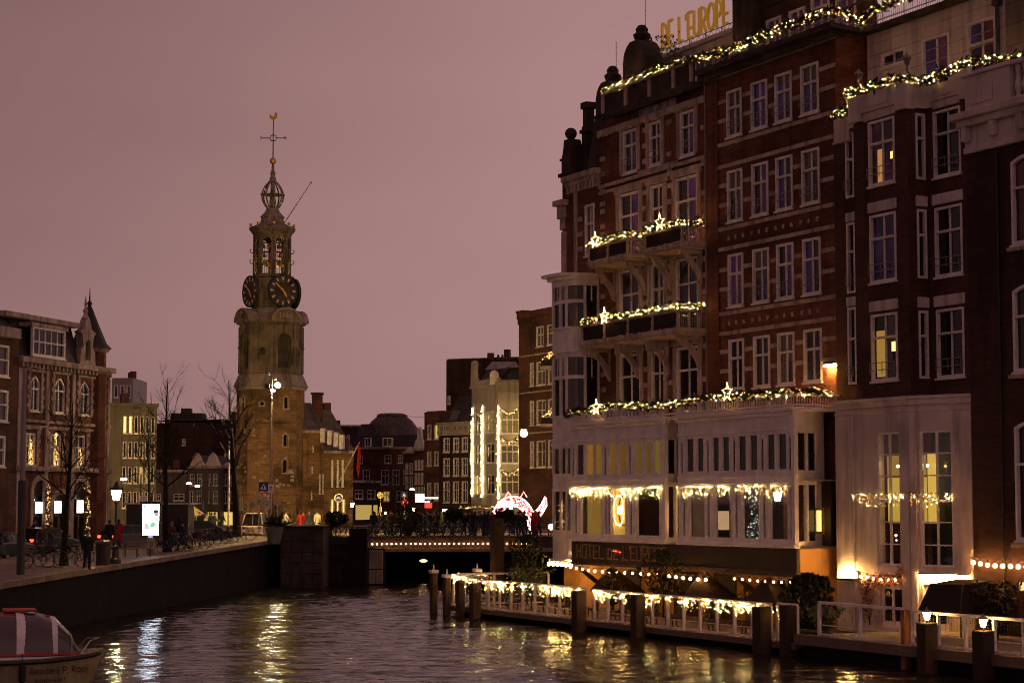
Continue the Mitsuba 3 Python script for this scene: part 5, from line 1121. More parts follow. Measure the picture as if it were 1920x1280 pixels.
shrub('olive_plant', 'small round plant before the pale framed window', H.w([-0.4, -1.2, 1.2]), 0.5, 0.9, 300, 'leaf_mid', size=0.08, trunk=0.7)
shrub('palm_bush', 'big dark bush between the terrace and the white house', H.w([7.4, -3.4, 0.7]), 1.1, 2.15, 1500, 'leaf_bush', size=0.16, trunk=0.3, cat='bush')
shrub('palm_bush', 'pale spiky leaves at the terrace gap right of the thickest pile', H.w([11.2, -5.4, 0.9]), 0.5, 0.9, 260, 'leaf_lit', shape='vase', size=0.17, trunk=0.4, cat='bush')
shrub('wall_bush', 'dark loose bush on the dark brick wall at the right edge', H.w([16.6, -1.4, 1.0]), 0.8, 1.9, 500, 'leaf_bush', shape='vase', size=0.12, trunk=0.2)
for s, lb in ((-10.8, 'dark folded parasol with slanted canvas, second bay from the left'), (-2.2, 'wide dark parasol canvas leaning under the middle string of bulbs'), (3.0, 'dark parasol canvas before the pale framed window')):
    u = thing('parasol', lb, 'parasol')
    part(u, 'canvas', Mesh(H).add([(s - 0.2, -2.6, 2.5), (s + 0.1, -2.6, 2.5), (s + 1.5, -3.0, 1.5), (s - 1.2, -3.0, 1.45), (s - 0.9, -1.6, 1.45), (s + 1.2, -1.6, 1.5), (s, -2.3, 2.6)], [[0, 1, 2], [0, 2, 3], [0, 3, 4], [0, 4, 6], [4, 5, 6], [6, 5, 1], [1, 5, 2], [0, 6, 1], [3, 2, 5], [3, 5, 4]]), 'canvas_dark')
    part(u, 'pole', Mesh(H).tube([(s, -2.3, TZ), (s, -2.3, 2.65)], 0.04, 6), 'wood_dark')
for k in range(9):
    s = -15.3 + k * 2.6 + RNG.uniform(-.3, .3)
    if s > 9: break
    t = thing('terrace_chair', 'low wicker terrace chair behind the lit fence, number %s from the left end' % ('one', 'two', 'three', 'four', 'five', 'six', 'seven', 'eight', 'nine', 'ten')[k], 'chair', 'wicker chairs on the terrace')
    d = -5.4
    part(t, 'seat', Mesh(H).cbox(s - 0.3, s + 0.3, d - 0.3, d + 0.3, TZ + 0.36, TZ + 0.46), 'wood_pile'); part(t, 'backrest', Mesh(H).cbox(s - 0.3, s + 0.3, d + 0.26, d + 0.33, TZ + 0.46, TZ + 0.9), 'wood_pile')
    for a in (-1, 1):
        for e in (-1, 1): part(t, 'leg', Mesh(H).box(s + a * 0.26 - .025, s + a * 0.26 + .025, d + e * 0.26 - .025, d + e * 0.26 + .025, TZ, TZ + 0.36), 'wood_dark')
# terrace floor glow comes from the string lights and icicles above
# ================================================================ the old mint tower
TY = 195.0
TX = survey(508, 700, TY)[0]
vz = lambda v, y=TY: survey(508, v, y)[1]
px = lambda w, y=TY: w * y / FOCAL
tw = thing('mint_tower', 'tall octagonal brick and stone clock tower with open belfry and crown spire', 'tower')
TF = Frame(TX, TY, 90)
ROT = math.radians(-33.5)
def ring(prof): return Mesh(TF).lathe(prof, 0, 0, 8, ROT)
def face(theta, R, z=0):
    """Frame of an octagon face whose normal is turned theta degrees to the right of the line to the river."""
    phi = math.radians(-90 + theta); rin = R * math.cos(math.pi / 8)
    return Frame(TX + rin * math.cos(phi), TY + rin * math.sin(phi), math.degrees(phi) + 180, z)
TH = (34, -11, -56, 79, 124, -101, -146, 169)
zA, zB, zC, zD, zE, zF, zG, zH = vz(727), vz(703), vz(612), vz(580), vz(521), vz(442), vz(426), vz(395)
R1 = 3.32; hw_ = R1 * math.sin(math.pi / 8)
for k, th in enumerate(TH):
    f = face(th, R1); hs_ = []
    if th == 34: hs_ = [(-0.15, 0.35, vz(768), vz(746)), (-0.2, 0.3, vz(838), vz(815)), (-0.25, 0.3, vz(887), vz(862))]
    if th == -11: hs_ = [(-0.1, 0.35, vz(763), vz(755))]
    if th == -56: hs_ = [(-0.5, 0.5, vz(772), vz(742)), (-0.3, 0.3, vz(955), vz(930))]
    def ah(q): return sg.Polygon([(q[0], q[2]), (q[1], q[2])] + [((q[0] + q[1]) / 2 + (q[1] - q[0]) / 2 * math.cos(t), q[3] - (q[1] - q[0]) / 2 + (q[1] - q[0]) / 2 * math.sin(t)) for t in np.linspace(0, math.pi, 9)])
    wm = wall_mesh(f, [(-hw_, 3.2), (hw_, 3.2), (hw_, zA - 0.28), (-hw_, zA - 0.28)], [ah(q) for q in hs_], 0, 0.5)
    wk = part(tw, 'wall', wm, 'brick_tower')
    for q in hs_:
        wf = part(wk, 'window_frame', Mesh(f).prism(ah((q[0] - 0.1, q[1] + 0.1, q[2] - 0.1, q[3] + 0.1)).difference(ah((q[0] + 0.02, q[1] - 0.02, q[2] + 0.02, q[3] - 0.02))), -0.05, 0.2), 'stone')
        part(wk, 'pane', Mesh(f).box(q[0] - 0.05, q[1] + 0.05, 0.3, 0.34, q[2], q[3]), 'pane_dark')
    rr = random.Random(k)
    for _ in range(16 if th in (34, -11, -56) else 0):                  # rough stone patches in the brick
        s, z = rr.uniform(-hw_ + 0.2, hw_ - 0.5), rr.choice([rr.uniform(3.6, 9), rr.uniform(3.6, zA - 1.5)])
        part(wk, 'stone_block', Mesh(f).box(s, s + rr.uniform(0.25, 0.5), -0.03 - 0.03 * rr.random(), 0.1, z, z + rr.uniform(0.16, 0.3)), 'stone')
part(tw, 'core', ring([(2.6, 3.2), (2.6, zA)]), 'stone_dark')
for k, z in enumerate((vz(928), vz(845), vz(796))): part(tw, 'string_course', ring([(3.3, z), (3.4, z + 0.05), (3.4, z + 0.16), (3.3, z + 0.2)]), 'brick_tower')
part(tw, 'ledge', ring([(3.3, zA - 0.28), (3.5, zA - 0.2), (3.55, zA - 0.02), (3.3, zA)]), 'stone', label='pale stone ledge above the brick body')
part(tw, 'ledge_roof', ring([(3.66, zA + 0.01), (3.66, zA + 0.1), (3.2, zB - 0.1), (3.05, zB)]), 'lead')
R2 = 3.1; h2 = R2 * math.sin(math.pi / 8)
for th in TH:
    f = face(th, R2); card = th in (34, -56, 124, -146)
    hole = [ah((-0.72 if card else -0.35, 0.72 if card else 0.35, vz(692) if card else vz(668), vz(628) if card else vz(655)))]
    wk = part(tw, 'upper_wall', wall_mesh(f, [(-h2, zB), (h2, zB), (h2, zC), (-h2, zC)], hole, 0, 0.75 if card else 0.3), 'stone_tower')
    part(wk, 'infill', Mesh(f).box(-0.85, 0.85, 0.62 if card else 0.22, 0.7 if card else 0.28, zB + 0.2, zC - 0.2), 'stone_dark')
    for s in (-h2 + 0.12, h2 - 0.12): part(wk, 'pilaster', Mesh(f).cbox(s - 0.13, s + 0.13, -0.12, 0.1, zB + 0.1, zC - 0.1).cbox(s - 0.17, s + 0.17, -0.16, 0.05, vz(655), vz(652)), 'stone_tower')
    if card:
        zp = vz(606); pw = 1.55
        arc = [(-pw * math.cos(t), zp + 1.25 * math.sin(t)) for t in np.linspace(0, math.pi, 17)]
        g = part(tw, 'pediment', Mesh(f).prism(sg.Polygon(arc), -0.28, 1.4), 'stone_tower')
        part(g, 'moulding', Mesh(f).prism(sg.Polygon([(x * 1.07, zp + (z - zp) * 1.08) for x, z in arc]).difference(sg.Polygon([(x * 0.88, zp + 0.1 + (z - zp) * 0.84) for x, z in arc])), -0.42, 1.3), 'lead')
        if th == -56: part(g, 'opening', Mesh(f).box(-0.3, 0.3, -0.31, -0.2, zp + 0.35, zp + 0.8), 'pane_dark')
        if th == 34:
            tm_ = meshkit.text_mesh('1620', 0.42, 0.05); v = np.array(tm_.vertices); v[:, 0] -= v[:, 0].mean()
            part(g, 'date', Mesh(f).add(np.stack([v[:, 0], -0.28 - v[:, 2], v[:, 1] + zp + 0.35], 1), tm_.faces), 'stone')
part(tw, 'entablature', ring([(3.1, zC), (3.2, zC + 0.05), (3.45, zC + 0.2), (3.45, vz(606)), (3.1, vz(605))]), 'stone_tower')
part(tw, 'shoulder_roof', ring([(3.3, vz(605)), (2.9, vz(598)), (2.3, vz(588)), (2.05, zD)]), 'lead')
part(tw, 'clock_stage', ring([(1.95, vz(590)), (1.95, zE - 0.15), (2.2, zE), (2.2, zE + 0.12), (1.9, zE + 0.14)]), 'stone_tower')

for th, lb in ((34, 'clock dial facing the bridge'), (-56, 'clock dial turned to the left street'), (124, 'clock dial seen edge on, at the right'), (-146, 'clock dial at the back')):
    phi = math.radians(-90 + th); D = 2.4
    f = Frame(TX + D * math.cos(phi), TY + D * math.sin(phi), math.degrees(phi) + 180, vz(549)); Rc = 1.5
    cir = lambda r, n=32: sg.Point(0, 0).buffer(r, n)
    c = part(tw, 'clock', Mesh(f).prism(cir(Rc), 0.0, 0.16), 'stone_dark', label=lb)
    part(c, 'rim', Mesh(f).prism(cir(Rc + 0.06).difference(cir(Rc - 0.07)), -0.06, 0.2), 'metal_dark')
    nm = Mesh(f)
    for h in range(12):
        a = h * math.pi / 6; L0, L1 = Rc - 0.5, Rc - 0.14; q = np.array([math.sin(a), math.cos(a)]); p = np.array([q[1], -q[0]]) * 0.07
        part(c, 'numeral', Mesh(f).prism(sg.Polygon([q * L0 - p, q * L0 + p, q * L1 + p * 1.5, q * L1 - p * 1.5]), -0.03, 0.01), 'metal_pale')
    for nme, a, L, wd in (('minute_hand', 2 * math.pi * 52 / 60, 1.3, 0.07), ('hour_hand', 2 * math.pi * (4 + 52 / 60) / 12, 0.8, 0.1)):
        q = np.array([math.sin(a), math.cos(a)]); p = np.array([q[1], -q[0]]) * wd
        part(c, nme, Mesh(f).prism(sg.Polygon([-q * 0.25 - p, -q * 0.25 + p, q * L * 0.7 + p, q * L, q * L * 0.7 - p]), -0.08 if nme[0] == 'm' else -0.06, -0.045), 'gold')
    part(c, 'stay', Mesh(f).tube([(0, 0.1, -1.3), (0, 0.7, -1.5)], 0.06, 5).tube([(0, 0.1, 1.2), (0, 0.7, 0.9)], 0.06, 5), 'metal_dark')
RB = 1.88; h3 = RB * math.sin(math.pi / 8)
for th in TH:
    f = face(th, RB)
    part(tw, 'belfry_arch', wall_mesh(f, [(-h3, zE + 0.14), (h3, zE + 0.14), (h3, zF), (-h3, zF)], [ah((-0.46, 0.46, zE + 0.3, vz(448)))], 0, 0.3), 'stone_tower')
    g = part(tw, 'belfry_grille', Mesh(f).box(-0.46, 0.46, 0.12, 0.15, zE + 1.3, zE + 1.36).box(-0.46, 0.46, 0.12, 0.15, zE + 2.4, zE + 2.46).box(-0.02, 0.02, 0.12, 0.15, zE + 0.3, vz(455)), 'metal_dark')
    for z in (vz(490), vz(470)): part(g, 'scroll', Mesh(f).tube([(-h3, 0, z - 0.3), (-h3 - 0.05, -0.25, z - 0.2), (-h3 - 0.05, -0.3, z + 0.05), (-h3, -0.15, z + 0.1)], 0.05, 5), 'stone_tower')
part(tw, 'belfry_floor', ring([(1.7, zE + 0.13), (1.7, zE + 0.2)]), 'stone_dark')
k = 0
for z, rb, n in ((vz(500), 0.42, 3), (vz(482), 0.33, 4), (vz(465), 0.27, 5)):
    for j in range(n):
        a = j * 6.283 / n + z; x, y = 0.85 * math.cos(a), 0.85 * math.sin(a)
        part(tw, 'bell', Mesh(TF).lathe([(rb, z), (rb * 0.95, z + rb * 0.15), (rb * 0.6, z + rb * 0.6), (rb * 0.5, z + rb * 1.2), (rb * 0.15, z + rb * 1.5), (0.03, z + rb * 1.6)], x, y, 12), 'gold', smooth=40)
for z in (vz(490), vz(474), vz(456)): part(tw, 'bell_beam', Mesh(TF).box(-1.5, 1.5, -0.07, 0.07, z, z + 0.12).box(-0.07, 0.07, -1.5, -0.071, z, z + 0.12), 'wood_dark')
bl2 = thing('belfry_light', 'yellow floodlight glowing among the bells of the tower', 'lamp')
part(bl2, 'glass', Mesh(TF).lathe([(0.2, zE + 0.25), (0.2, zE + 0.5)], 0.25, -0.4, 8), None, lamp(np.array([1.0, 0.72, 0.18]) * 30, 0.4)); part(bl2, 'base', Mesh(TF).lathe([(0.22, zE + 0.2), (0.22, zE + 0.249)], 0.25, -0.4, 8), 'metal_dark')
part(tw, 'belfry_cornice', ring([(1.88, zF), (2.05, zF + 0.25), (2.28, zF + 0.5), (2.28, zG - 0.05), (1.9, zG + 0.02)]), 'stone_tower')
for th in TH: p_ = face(th + 22.5, 2.35); part(tw, 'knob', Mesh(p_).ball((0, 0.05, zG + 0.18), 0.16, 1), 'gold')
part(tw, 'drum', ring([(1.9, zG + 0.03), (1.2, zG + 0.4), (1.1, vz(410)), (1.2, vz(409)), (1.2, vz(407)), (1.05, vz(404)), (0.75, vz(398)), (0.62, vz(393)), (0.62, vz(391))]), 'lead', smooth=30)
z0, z1 = vz(392), vz(339)
for j in range(8):
    a = j * math.pi / 4 + 0.3; t = np.linspace(0, 1, 13)
    rr_ = 0.45 + 0.72 * np.sin(np.pi * np.clip(t * 1.02, 0, 1)) ** 0.8 - 0.2 * t
    part(tw, 'crown_rib', Mesh(TF).tube(np.stack([rr_ * math.cos(a), rr_ * math.sin(a), z0 + (z1 - z0) * t], 1), 0.085, 6), 'lead')
    part(tw, 'rib_knob', Mesh(TF).ball(((rr_[6] + .06) * math.cos(a), (rr_[6] + .06) * math.sin(a), z0 + (z1 - z0) * 0.5), 0.11, 1), 'lead')
part(tw, 'crown_post', Mesh(TF).lathe([(0.28, z0), (0.34, z0 + 0.7), (0.24, z0 + 1.4), (0.2, z1)], 0, 0, 8).lathe([(1.15, (z0 + z1) / 2 - .02), (1.18, (z0 + z1) / 2), (1.15, (z0 + z1) / 2 + .02)], 0, 0, 16), 'lead')
part(tw, 'spirelet', Mesh(TF).lathe([(0.36, z1 - 0.1), (0.3, z1 + 0.3), (0.2, vz(330)), (0.28, vz(326)), (0.16, vz(320)), (0.1, vz(306))], 0, 0, 10), 'lead', smooth=40)
part(tw, 'ball', Mesh(TF).ball((0, 0, vz(302)), 0.33, 2), 'gold', smooth=True)
zc = vz(259)
wv = part(tw, 'weather_vane', Mesh(TF).tube([(0, 0, vz(300)), (0, 0, vz(224))], [0.07, 0.045], 6).tube([(-1.2, 0, zc), (-0.33, 0, zc)], 0.045, 5).tube([(0.33, 0, zc), (1.2, 0, zc)], 0.045, 5).tube([(0.33 * math.cos(a), 0, zc + 0.33 * math.sin(a)) for a in np.linspace(0, 6.283, 9)], 0.05, 5).tube([(-1.28, 0, zc - .16), (-1.12, 0, zc), (-1.28, 0, zc + .16)], 0.04, 4).tube([(1.12, 0, zc - .14), (1.3, 0, zc), (1.12, 0, zc + .14)], 0.05, 4), 'metal_dark')
rk = [(-0.38, 0.5), (-0.3, 0.62), (-0.2, 0.4), (0, 0.3), (0.1, 0.45), (0.12, 0.72), (0.25, 0.8), (0.42, 0.72), (0.36, 0.6), (0.36, 0.3), (0.2, 0.05), (0, 0), (-0.25, 0.05), (-0.4, 0.3)]
part(wv, 'rooster', Mesh(TF).prism(sg.Polygon([(x, vz(224) + z * 0.85) for x, z in rk]), -0.06, 0.06), 'gold')
x1, z1_ = survey(586, 347, TY); part(tw, 'flag_staff', Mesh().tube([(TX + 1.25, TY - 0.6, vz(420)), (x1, TY - 1.5, z1_)], [0.06, 0.035], 5).ball((x1, TY - 1.5, z1_), 0.1, 1), 'metal_grey')

# ================================================================ houses behind
def fr2(u0, y0, u1, y1):
    a = np.array([survey(u0, HORIZON + 640, y0)[0], y0]); b = np.array([survey(u1, HORIZON + 640, y1)[0], y1])
    d = b - a; L = float(np.linalg.norm(d))
    return Frame(a[0], a[1], math.degrees(math.atan2(d[0], -d[1]))), L


def hz(v, y): return survey(960, v, y)[1]


def house(key, label, u0, y0, u1, y1, zt, m, rows, cols, depth=9.0, cat='house', roof='flat', zr=None, rm='slate', g=3.3, lits=None, cornice='stone', tint='pane_dark', bars=1, casing=0.09, roofargs=None, wname='window', split=0.4, shop=None):
    f, L = fr2(u0, y0, u1, y1)
    h = thing(key, label, cat)
    zt = hz(zt, (y0 + y1) / 2)
    W = []
    for r, (va, vb) in enumerate(rows):
        za, zb = hz(vb, (y0 + y1) / 2), hz(va, (y0 + y1) / 2)
        for c, (a, b) in enumerate(cols[r] if isinstance(cols[0], list) else cols):
            W.append((r, c, a * L, b * L, za, zb))
    wm = wall_mesh(f, [(0, g - 0.3), (L, g - 0.3), (L, zt), (0, zt)], [w[2:] for w in W], 0, 0.3)
    wm.box(0, 0.3, 0.301, depth, g - 0.3, zt).box(L - 0.3, L, 0.301, depth, g - 0.3, zt).box(0.301, L - 0.301, depth - 0.3, depth, g - 0.3, zt)
    part(h, 'wall', wm, m)
    part(h, 'floor', Mesh(f).box(0.31, L - 0.31, 0.5, 0.55, g, zt - 0.1), 'stone_dark')  # upright dark sheet added unseen behind the windows against daylight
    for r, c, a, b, za, zb in W:
        lt = (lits or {}).get((r, c))
        window(h, f, a, b, za, zb, 0.06, tint, cols=bars + 1, split=split, casing=casing, bar=0.04, lit=lt, w=0.03, pane_parts=False, name=wname)
    if cornice: part(h, 'cornice', Mesh(f).cbox(-0.1, L + 0.1, -0.25, 0.3, zt + 0.001, zt + 0.3), cornice)
    zr_ = hz(zr, (y0 + y1) / 2) if zr else zt + 0.35
    if roof == 'flat': part(h, 'roof', Mesh(f).box(0.01, L - 0.01, 0.301, depth - 0.01, zt - 0.05, zt + 0.12), 'roof_zinc')
    if roof == 'hip':
        i = roofargs or (0.25, 0.25); z = zt + 0.302
        v = [(-0.1, -0.1, z), (L + 0.1, -0.1, z), (L + 0.1, depth, z), (-0.1, depth, z), (L * i[0], depth * 0.3, zr_), (L * (1 - i[1]), depth * 0.3, zr_), (L * (1 - i[1]), depth * 0.7, zr_), (L * i[0], depth * 0.7, zr_)]
        part(h, 'roof', Mesh(f).add(v, [[0, 1, 5], [0, 5, 4], [1, 2, 6], [1, 6, 5], [2, 3, 7], [2, 7, 6], [3, 0, 4], [3, 4, 7], [4, 5, 6], [4, 6, 7]]), rm)
    if roof == 'gable':                 # gable facing the front
        pts = roofargs or [(0, 0), (0.5, 1), (1, 0)]
        gp_ = sg.Polygon([(x * L, zt + 0.302 + (zr_ - zt - 0.3) * z) for x, z in pts])
        part(h, 'gable', Mesh(f).prism(gp_, -0.05, 0.3), 'white_render' if m != 'white_render' else 'cream_render')
        v = [(0.02, 0.3, zt), (L - 0.02, 0.3, zt), (L / 2, 0.3, zr_ - 0.3), (0.02, depth, zt), (L - 0.02, depth, zt), (L / 2, depth, zr_ - 0.3)]
        part(h, 'roof', Mesh(f).add(v, [[0, 2, 5], [0, 5, 3], [1, 4, 5], [1, 5, 2], [3, 5, 4]]), rm)
    if roof in ('flat', 'hip') and zr_ - zt < 12:
        rr = random.Random(len(label) * 7 + int(u0))
        for _ in range(2):
            s = rr.uniform(0.12, 0.85) * L; d_ = depth * rr.uniform(0.3, 0.6); zc_ = max(zt, zr_ - 0.6)
            ck_ = part(h, 'chimney', Mesh(f).cbox(s - 0.35, s + 0.35, d_, d_ + 0.6, zt, zc_ + rr.uniform(0.7, 1.6)), 'brick_mid')
    if shop:                            # a lit shop front at street level
        for q, (a, b, va, vb, col) in enumerate(shop):
            za, zb = hz(vb, (y0 + y1) / 2), hz(va, (y0 + y1) / 2)
            k = part(h, 'shop_window', Mesh(f).prism(sg.box(a * L, za, b * L, zb).difference(sg.box(a * L + 0.08, za + 0.08, b * L - 0.08, zb - 0.08)), -0.14, -0.02), 'wood_dark')
            part(k, 'pane', Mesh(f).box(a * L + 0.07, b * L - 0.07, -0.06, -0.05, za + 0.07, zb - 0.07), None, lamp(col, 0.05))
    return h, f, L, zt, zr_


YEL = np.array([0.52, 0.36, 0.09]) ; DIMY = np.array([0.16, 0.10, 0.022])
# guard house joined to the tower
gh, f, L, zt, zr = house('guard_house', 'brown guard house with grey roof and lit tall windows against the tower', 596, 196.6, 662, 197.4, 850, 'brick_tower', [(862, 912), (935, 978)], [[(0.37, 0.43), (0.53, 0.59), (0.67, 0.73)], [(0.36, 0.46), (0.52, 0.60), (0.68, 0.78)]], depth=10, cat='building', roof='hip', zr=765, rm='slate_grey', roofargs=(0.0, 0.55),
                         lits={(r, c): YEL * 0.9 for r in (0, 1) for c in range(3)}, split=0, bars=0, cornice='stone')
g2, f2, L2, zt2, zr2 = house('stair_house', 'low wing with slit windows and tall chimney between tower and guard house', 567, 195, 607, 196.2, 812, 'brick_tower', [(834, 846), (873, 886), (921, 935), (888, 925)], [[(0.45, 0.5)], [(0.42, 0.47)], [(0.40, 0.45)], [(0.77, 0.84), (0.93, 0.99)]], depth=10, cat='building', roof='hip', zr=752, rm='slate_grey', roofargs=(0.1, 0.02), lits={(3, 0): YEL, (3, 1): YEL}, split=0, bars=0)
ch = survey(595, 745, 199); part(g2, 'chimney', Mesh().cbox(ch[0] - 0.5, ch[0] + 0.5, 198.5, 199.5, hz(790, 199), hz(740, 199)).cbox(ch[0] - 0.6, ch[0] + 0.6, 198.4, 199.6, hz(740, 199), hz(736, 199)), 'brick_mid')
for k, (u, v) in enumerate(((605, 816), (618, 820), (630, 824), (640, 828))): x, z = survey(u, v, 193.5); part(gh, 'dormer', Mesh().cbox(x - 0.22, x + 0.22, 193.2, 195, z - 0.7, z + 0.7), 'white_paint')
fp = thing('flagpole', 'slanted white flagpole with furled red flag on the guard house wall', 'flagpole')
a0, a1 = survey(634, 905, 191), survey(674, 829, 188); part(fp, 'pole', Mesh().tube([(a0[0], 191.5, a0[1]), (a1[0], 188, a1[1])], 0.06, 6), 'white_paint')
part(fp, 'flag', Mesh().prism(sg.Polygon([(a1[0] - 0.1, a1[1] - 0.1), (a1[0] + 0.12, a1[1] - 0.6), (a1[0] + 0.05, a1[1] - 2.6), (a1[0] - 0.1, a1[1] - 3.4), (a1[0] - 0.25, a1[1] - 2.4)]), 187.9, 188.0), 'cloth_red')
ob = thing('blue_bike_sign', 'round blue sign with white bicycle before the guard house', 'sign')
def round_sign(k, u, v, y, r, m, pole_z=None, ring_m=None):
    x, z = survey(u, v, y)
    part(k, 'plate', Mesh().prism(sg.Point(x, z).buffer(r, 12), y, y + 0.03), m)
    if ring_m: part(k, 'ring', Mesh().prism(sg.Point(x, z).buffer(r + 0.03, 12).difference(sg.Point(x, z).buffer(r - 0.06, 12)), y - 0.012, y - 0.001), ring_m)
    zg = 3.38 if pole_z is None else pole_z
    part(k, 'pole', Mesh().tube([(x, y + 0.08, zg), (x, y + 0.08, z + r)], 0.035, 6), 'metal_pale')
    return x, z
x, z = round_sign(ob, 635, 933, 165, 0.34, 'paint_blue', ring_m='white_paint')
bk = Mesh()
for e in (-0.13, 0.13): bk.prism(sg.Point(x + e, z - 0.06).buffer(0.09).difference(sg.Point(x + e, z - 0.06).buffer(0.06)), 164.985, 164.998)
bk.prism(unary_union([sg.LineString([(x - .13, z - .06), (x - .04, z + .1), (x + .1, z + .1), (x + .13, z - .06)]).buffer(.018), sg.LineString([(x - .04, z + .1), (x, z - .06), (x + .1, z + .1)]).buffer(.018)]), 164.98, 164.984)
part(ob, 'symbol', bk, 'white_paint')

# mansard corner block with dome roof, gables and the row to the right
mb, f, L, zt, zr = house('mansard_block', 'dark round cornered block with bulging slate dome roof at the end of the square', 655, 262, 782, 258, 842, 'brick_mid', [(853, 868), (880, 908), (920, 940)], [[(0.12, 0.2), (0.52, 0.62), (0.72, 0.79)], [(0.2, 0.3), (0.47, 0.58), (0.64, 0.74), (0.8, 0.9)], [(0.14, 0.24), (0.5, 0.6), (0.7, 0.8)]], depth=14, cat='building', lits={(2, 1): DIMY}, shop=[(0.34, 0.5, 948, 962, YEL * 0.9), (0.82, 0.95, 950, 966, YEL * 0.5), (0.05, 0.2, 955, 972, DIMY)])
part(mb, 'mansard', Mesh(f).add([(0.1, 0.2, zt + .31), (L - 0.1, 0.2, zt + .31), (L - 0.4, 13, zt + .31), (0.1, 13, zt + .31), (0.5, 0.9, hz(815, 260)), (L - 0.4, 0.9, hz(815, 260)), (L - 0.6, 12, hz(815, 260)), (0.5, 12, hz(815, 260))], [[0, 1, 5], [0, 5, 4], [1, 2, 6], [1, 6, 5], [3, 0, 4], [3, 4, 7], [2, 3, 7], [2, 7, 6], [4, 5, 6], [4, 6, 7]]), 'slate')
dc = survey(735, 800, 266)[0]; dz = [hz(v, 260) for v in (816, 800, 785, 777, 771)]
part(mb, 'dome_roof', Mesh().lathe([(3.9, dz[0]), (3.5, dz[1]), (2.7, dz[2]), (2.0, dz[3]), (2.1, dz[3] + .15), (1.5, dz[4]), (0.2, dz[4] + .05)], dc, 266, 12, scale=(1, 1)), 'slate_grey', smooth=35)
for u, wd in ((727, 1.3), (690, 0.8)): x, z = survey(u, 829, 258); dmr = part(mb, 'dormer', Mesh().prism(sg.box(x - wd / 2, z - 0.6, x + wd / 2, z + 0.6).difference(sg.box(x - wd / 2 + .12, z - .48, x + wd / 2 - .12, z + .48)), 257.6, 259.5).box(x - .04, x + .04, 257.7, 257.8, z - .5, z + .5), 'white_paint'); part(dmr, 'pane', Mesh().box(x - wd / 2 + .1, x + wd / 2 - .1, 257.9, 257.95, z - .5, z + .5), 'pane_dark')
part(mb, 'side_roof', Mesh(f).prism([(0.2, hz(815, 260)), (3.2, hz(815, 260)), (3.0, hz(793, 260)), (0.9, hz(793, 260))], 1.5, 8), 'slate_grey')
house('gable_house', 'narrow brick house with a white scrolled gable right of the dome block', 776, 240, 795, 238, 845, 'brick_mid', [(815, 834), (862, 880), (886, 907), (912, 936)], [[(0.36, 0.66)], [(0.08, 0.3), (0.38, 0.62), (0.7, 0.92)], [(0.08, 0.3), (0.38, 0.62), (0.7, 0.92)], [(0.08, 0.3), (0.38, 0.62), (0.7, 0.92)]], roof='gable', zr=800, roofargs=[(0, 0), (0.02, 0.1), (0.14, 0.35), (0.3, 0.45), (0.34, 0.8), (0.5, 1), (0.66, 0.8), (0.7, 0.45), (0.86, 0.35), (0.98, 0.1), (1, 0)], casing=0.12)
house('gable_house', 'narrower dim house left of the white scrolled gable', 758, 246, 776, 244, 850, 'brick_mid', [(868, 888), (892, 916)], [(0.1, 0.4), (0.55, 0.9)], roof='gable', zr=838, roofargs=[(0, 0), (0.3, 0.6), (0.5, 1), (0.7, 0.6), (1, 0)])
house('brick_house', 'brown brick house with two chimney stubs left of the frieze house', 795, 216, 823, 214, 772, 'brick_mid', [(796, 823), (846, 873), (905, 938)], [(0.2, 0.48), (0.68, 0.97)], roof='flat', cornice=None, lits={(0, 1): YEL * 0.5}, split=0)
bh2, fb, Lb, ztb, zrb = house('frieze_house', 'dark brick corner house with pale lettered frieze below its slate roof', 823, 212, 886, 208, 812, 'brick_dark', [(820, 847), (858, 892), (902, 942)], [(0.13, 0.32), (0.42, 0.6), (0.68, 0.86)], roof='hip', zr=740, roofargs=(0.05, 0.02), casing=0.13, lits={(2, 1): None}, shop=[(0.1, 0.33, 952, 968, np.array([0.8, 0.72, 0.5])), (0.42, 0.55, 953, 962, YEL * 0.6)])
fz = part(bh2, 'frieze', Mesh(fb).cbox(0.0, Lb, -0.2, -0.01, ztb - 0.2, hz(793, 210)).cbox(-0.1, Lb + 0.1, -0.4, 0.1, hz(793, 210) + .001, hz(791, 210)), 'cream_render')
for k in range(15):                     # worn frieze lettering, too faint to read: short strokes
    s = Lb * (0.09 + 0.055 * k)
    if k not in (6, 9): part(fz, 'stroke', Mesh(fb).box(s, s + 0.05, -0.225, -0.2, hz(806, 210), hz(799, 210)).box(s + 0.051, s + 0.13, -0.222, -0.2, hz(800.5 + 2.5 * (k % 3), 210), hz(799 + 2.5 * (k % 3), 210)), 'brick_mid')
for u in (850, 877): x, z = survey(u, 778, 209); part(bh2, 'roof_window', Mesh().add([(x - .5, 210.0, z - .5), (x + .3, 210.0, z - .5), (x + .7, 211.2, z + .6), (x - .1, 211.2, z + .6)], [[0, 1, 2], [0, 2, 3]]), 'pane_grey')
house('dark_block', 'big blank dark brick block behind the frieze house and the lit white house', 836, 242, 974, 238, 672, 'brick_dark', [(740, 756)], [[(0.02, 0.06)]], roof='flat', depth=20, cat='building', cornice=None)
for u in (924, 934, 942, 954): x, z = survey(u, 671, 238); single('roof_vent', Mesh().lathe([(0.25, z - 0.3), (0.22, z + 0.1), (0.12, z + 0.3), (0.14, z + 0.45), (0.02, z + 0.5)], x, 239, 8), 'metal_dark', '%s dark vent from the left on the roof of the big dark block' % {924: 'first', 934: 'second', 942: 'third', 954: 'fourth'}[u], 'vent', 'roof vents')
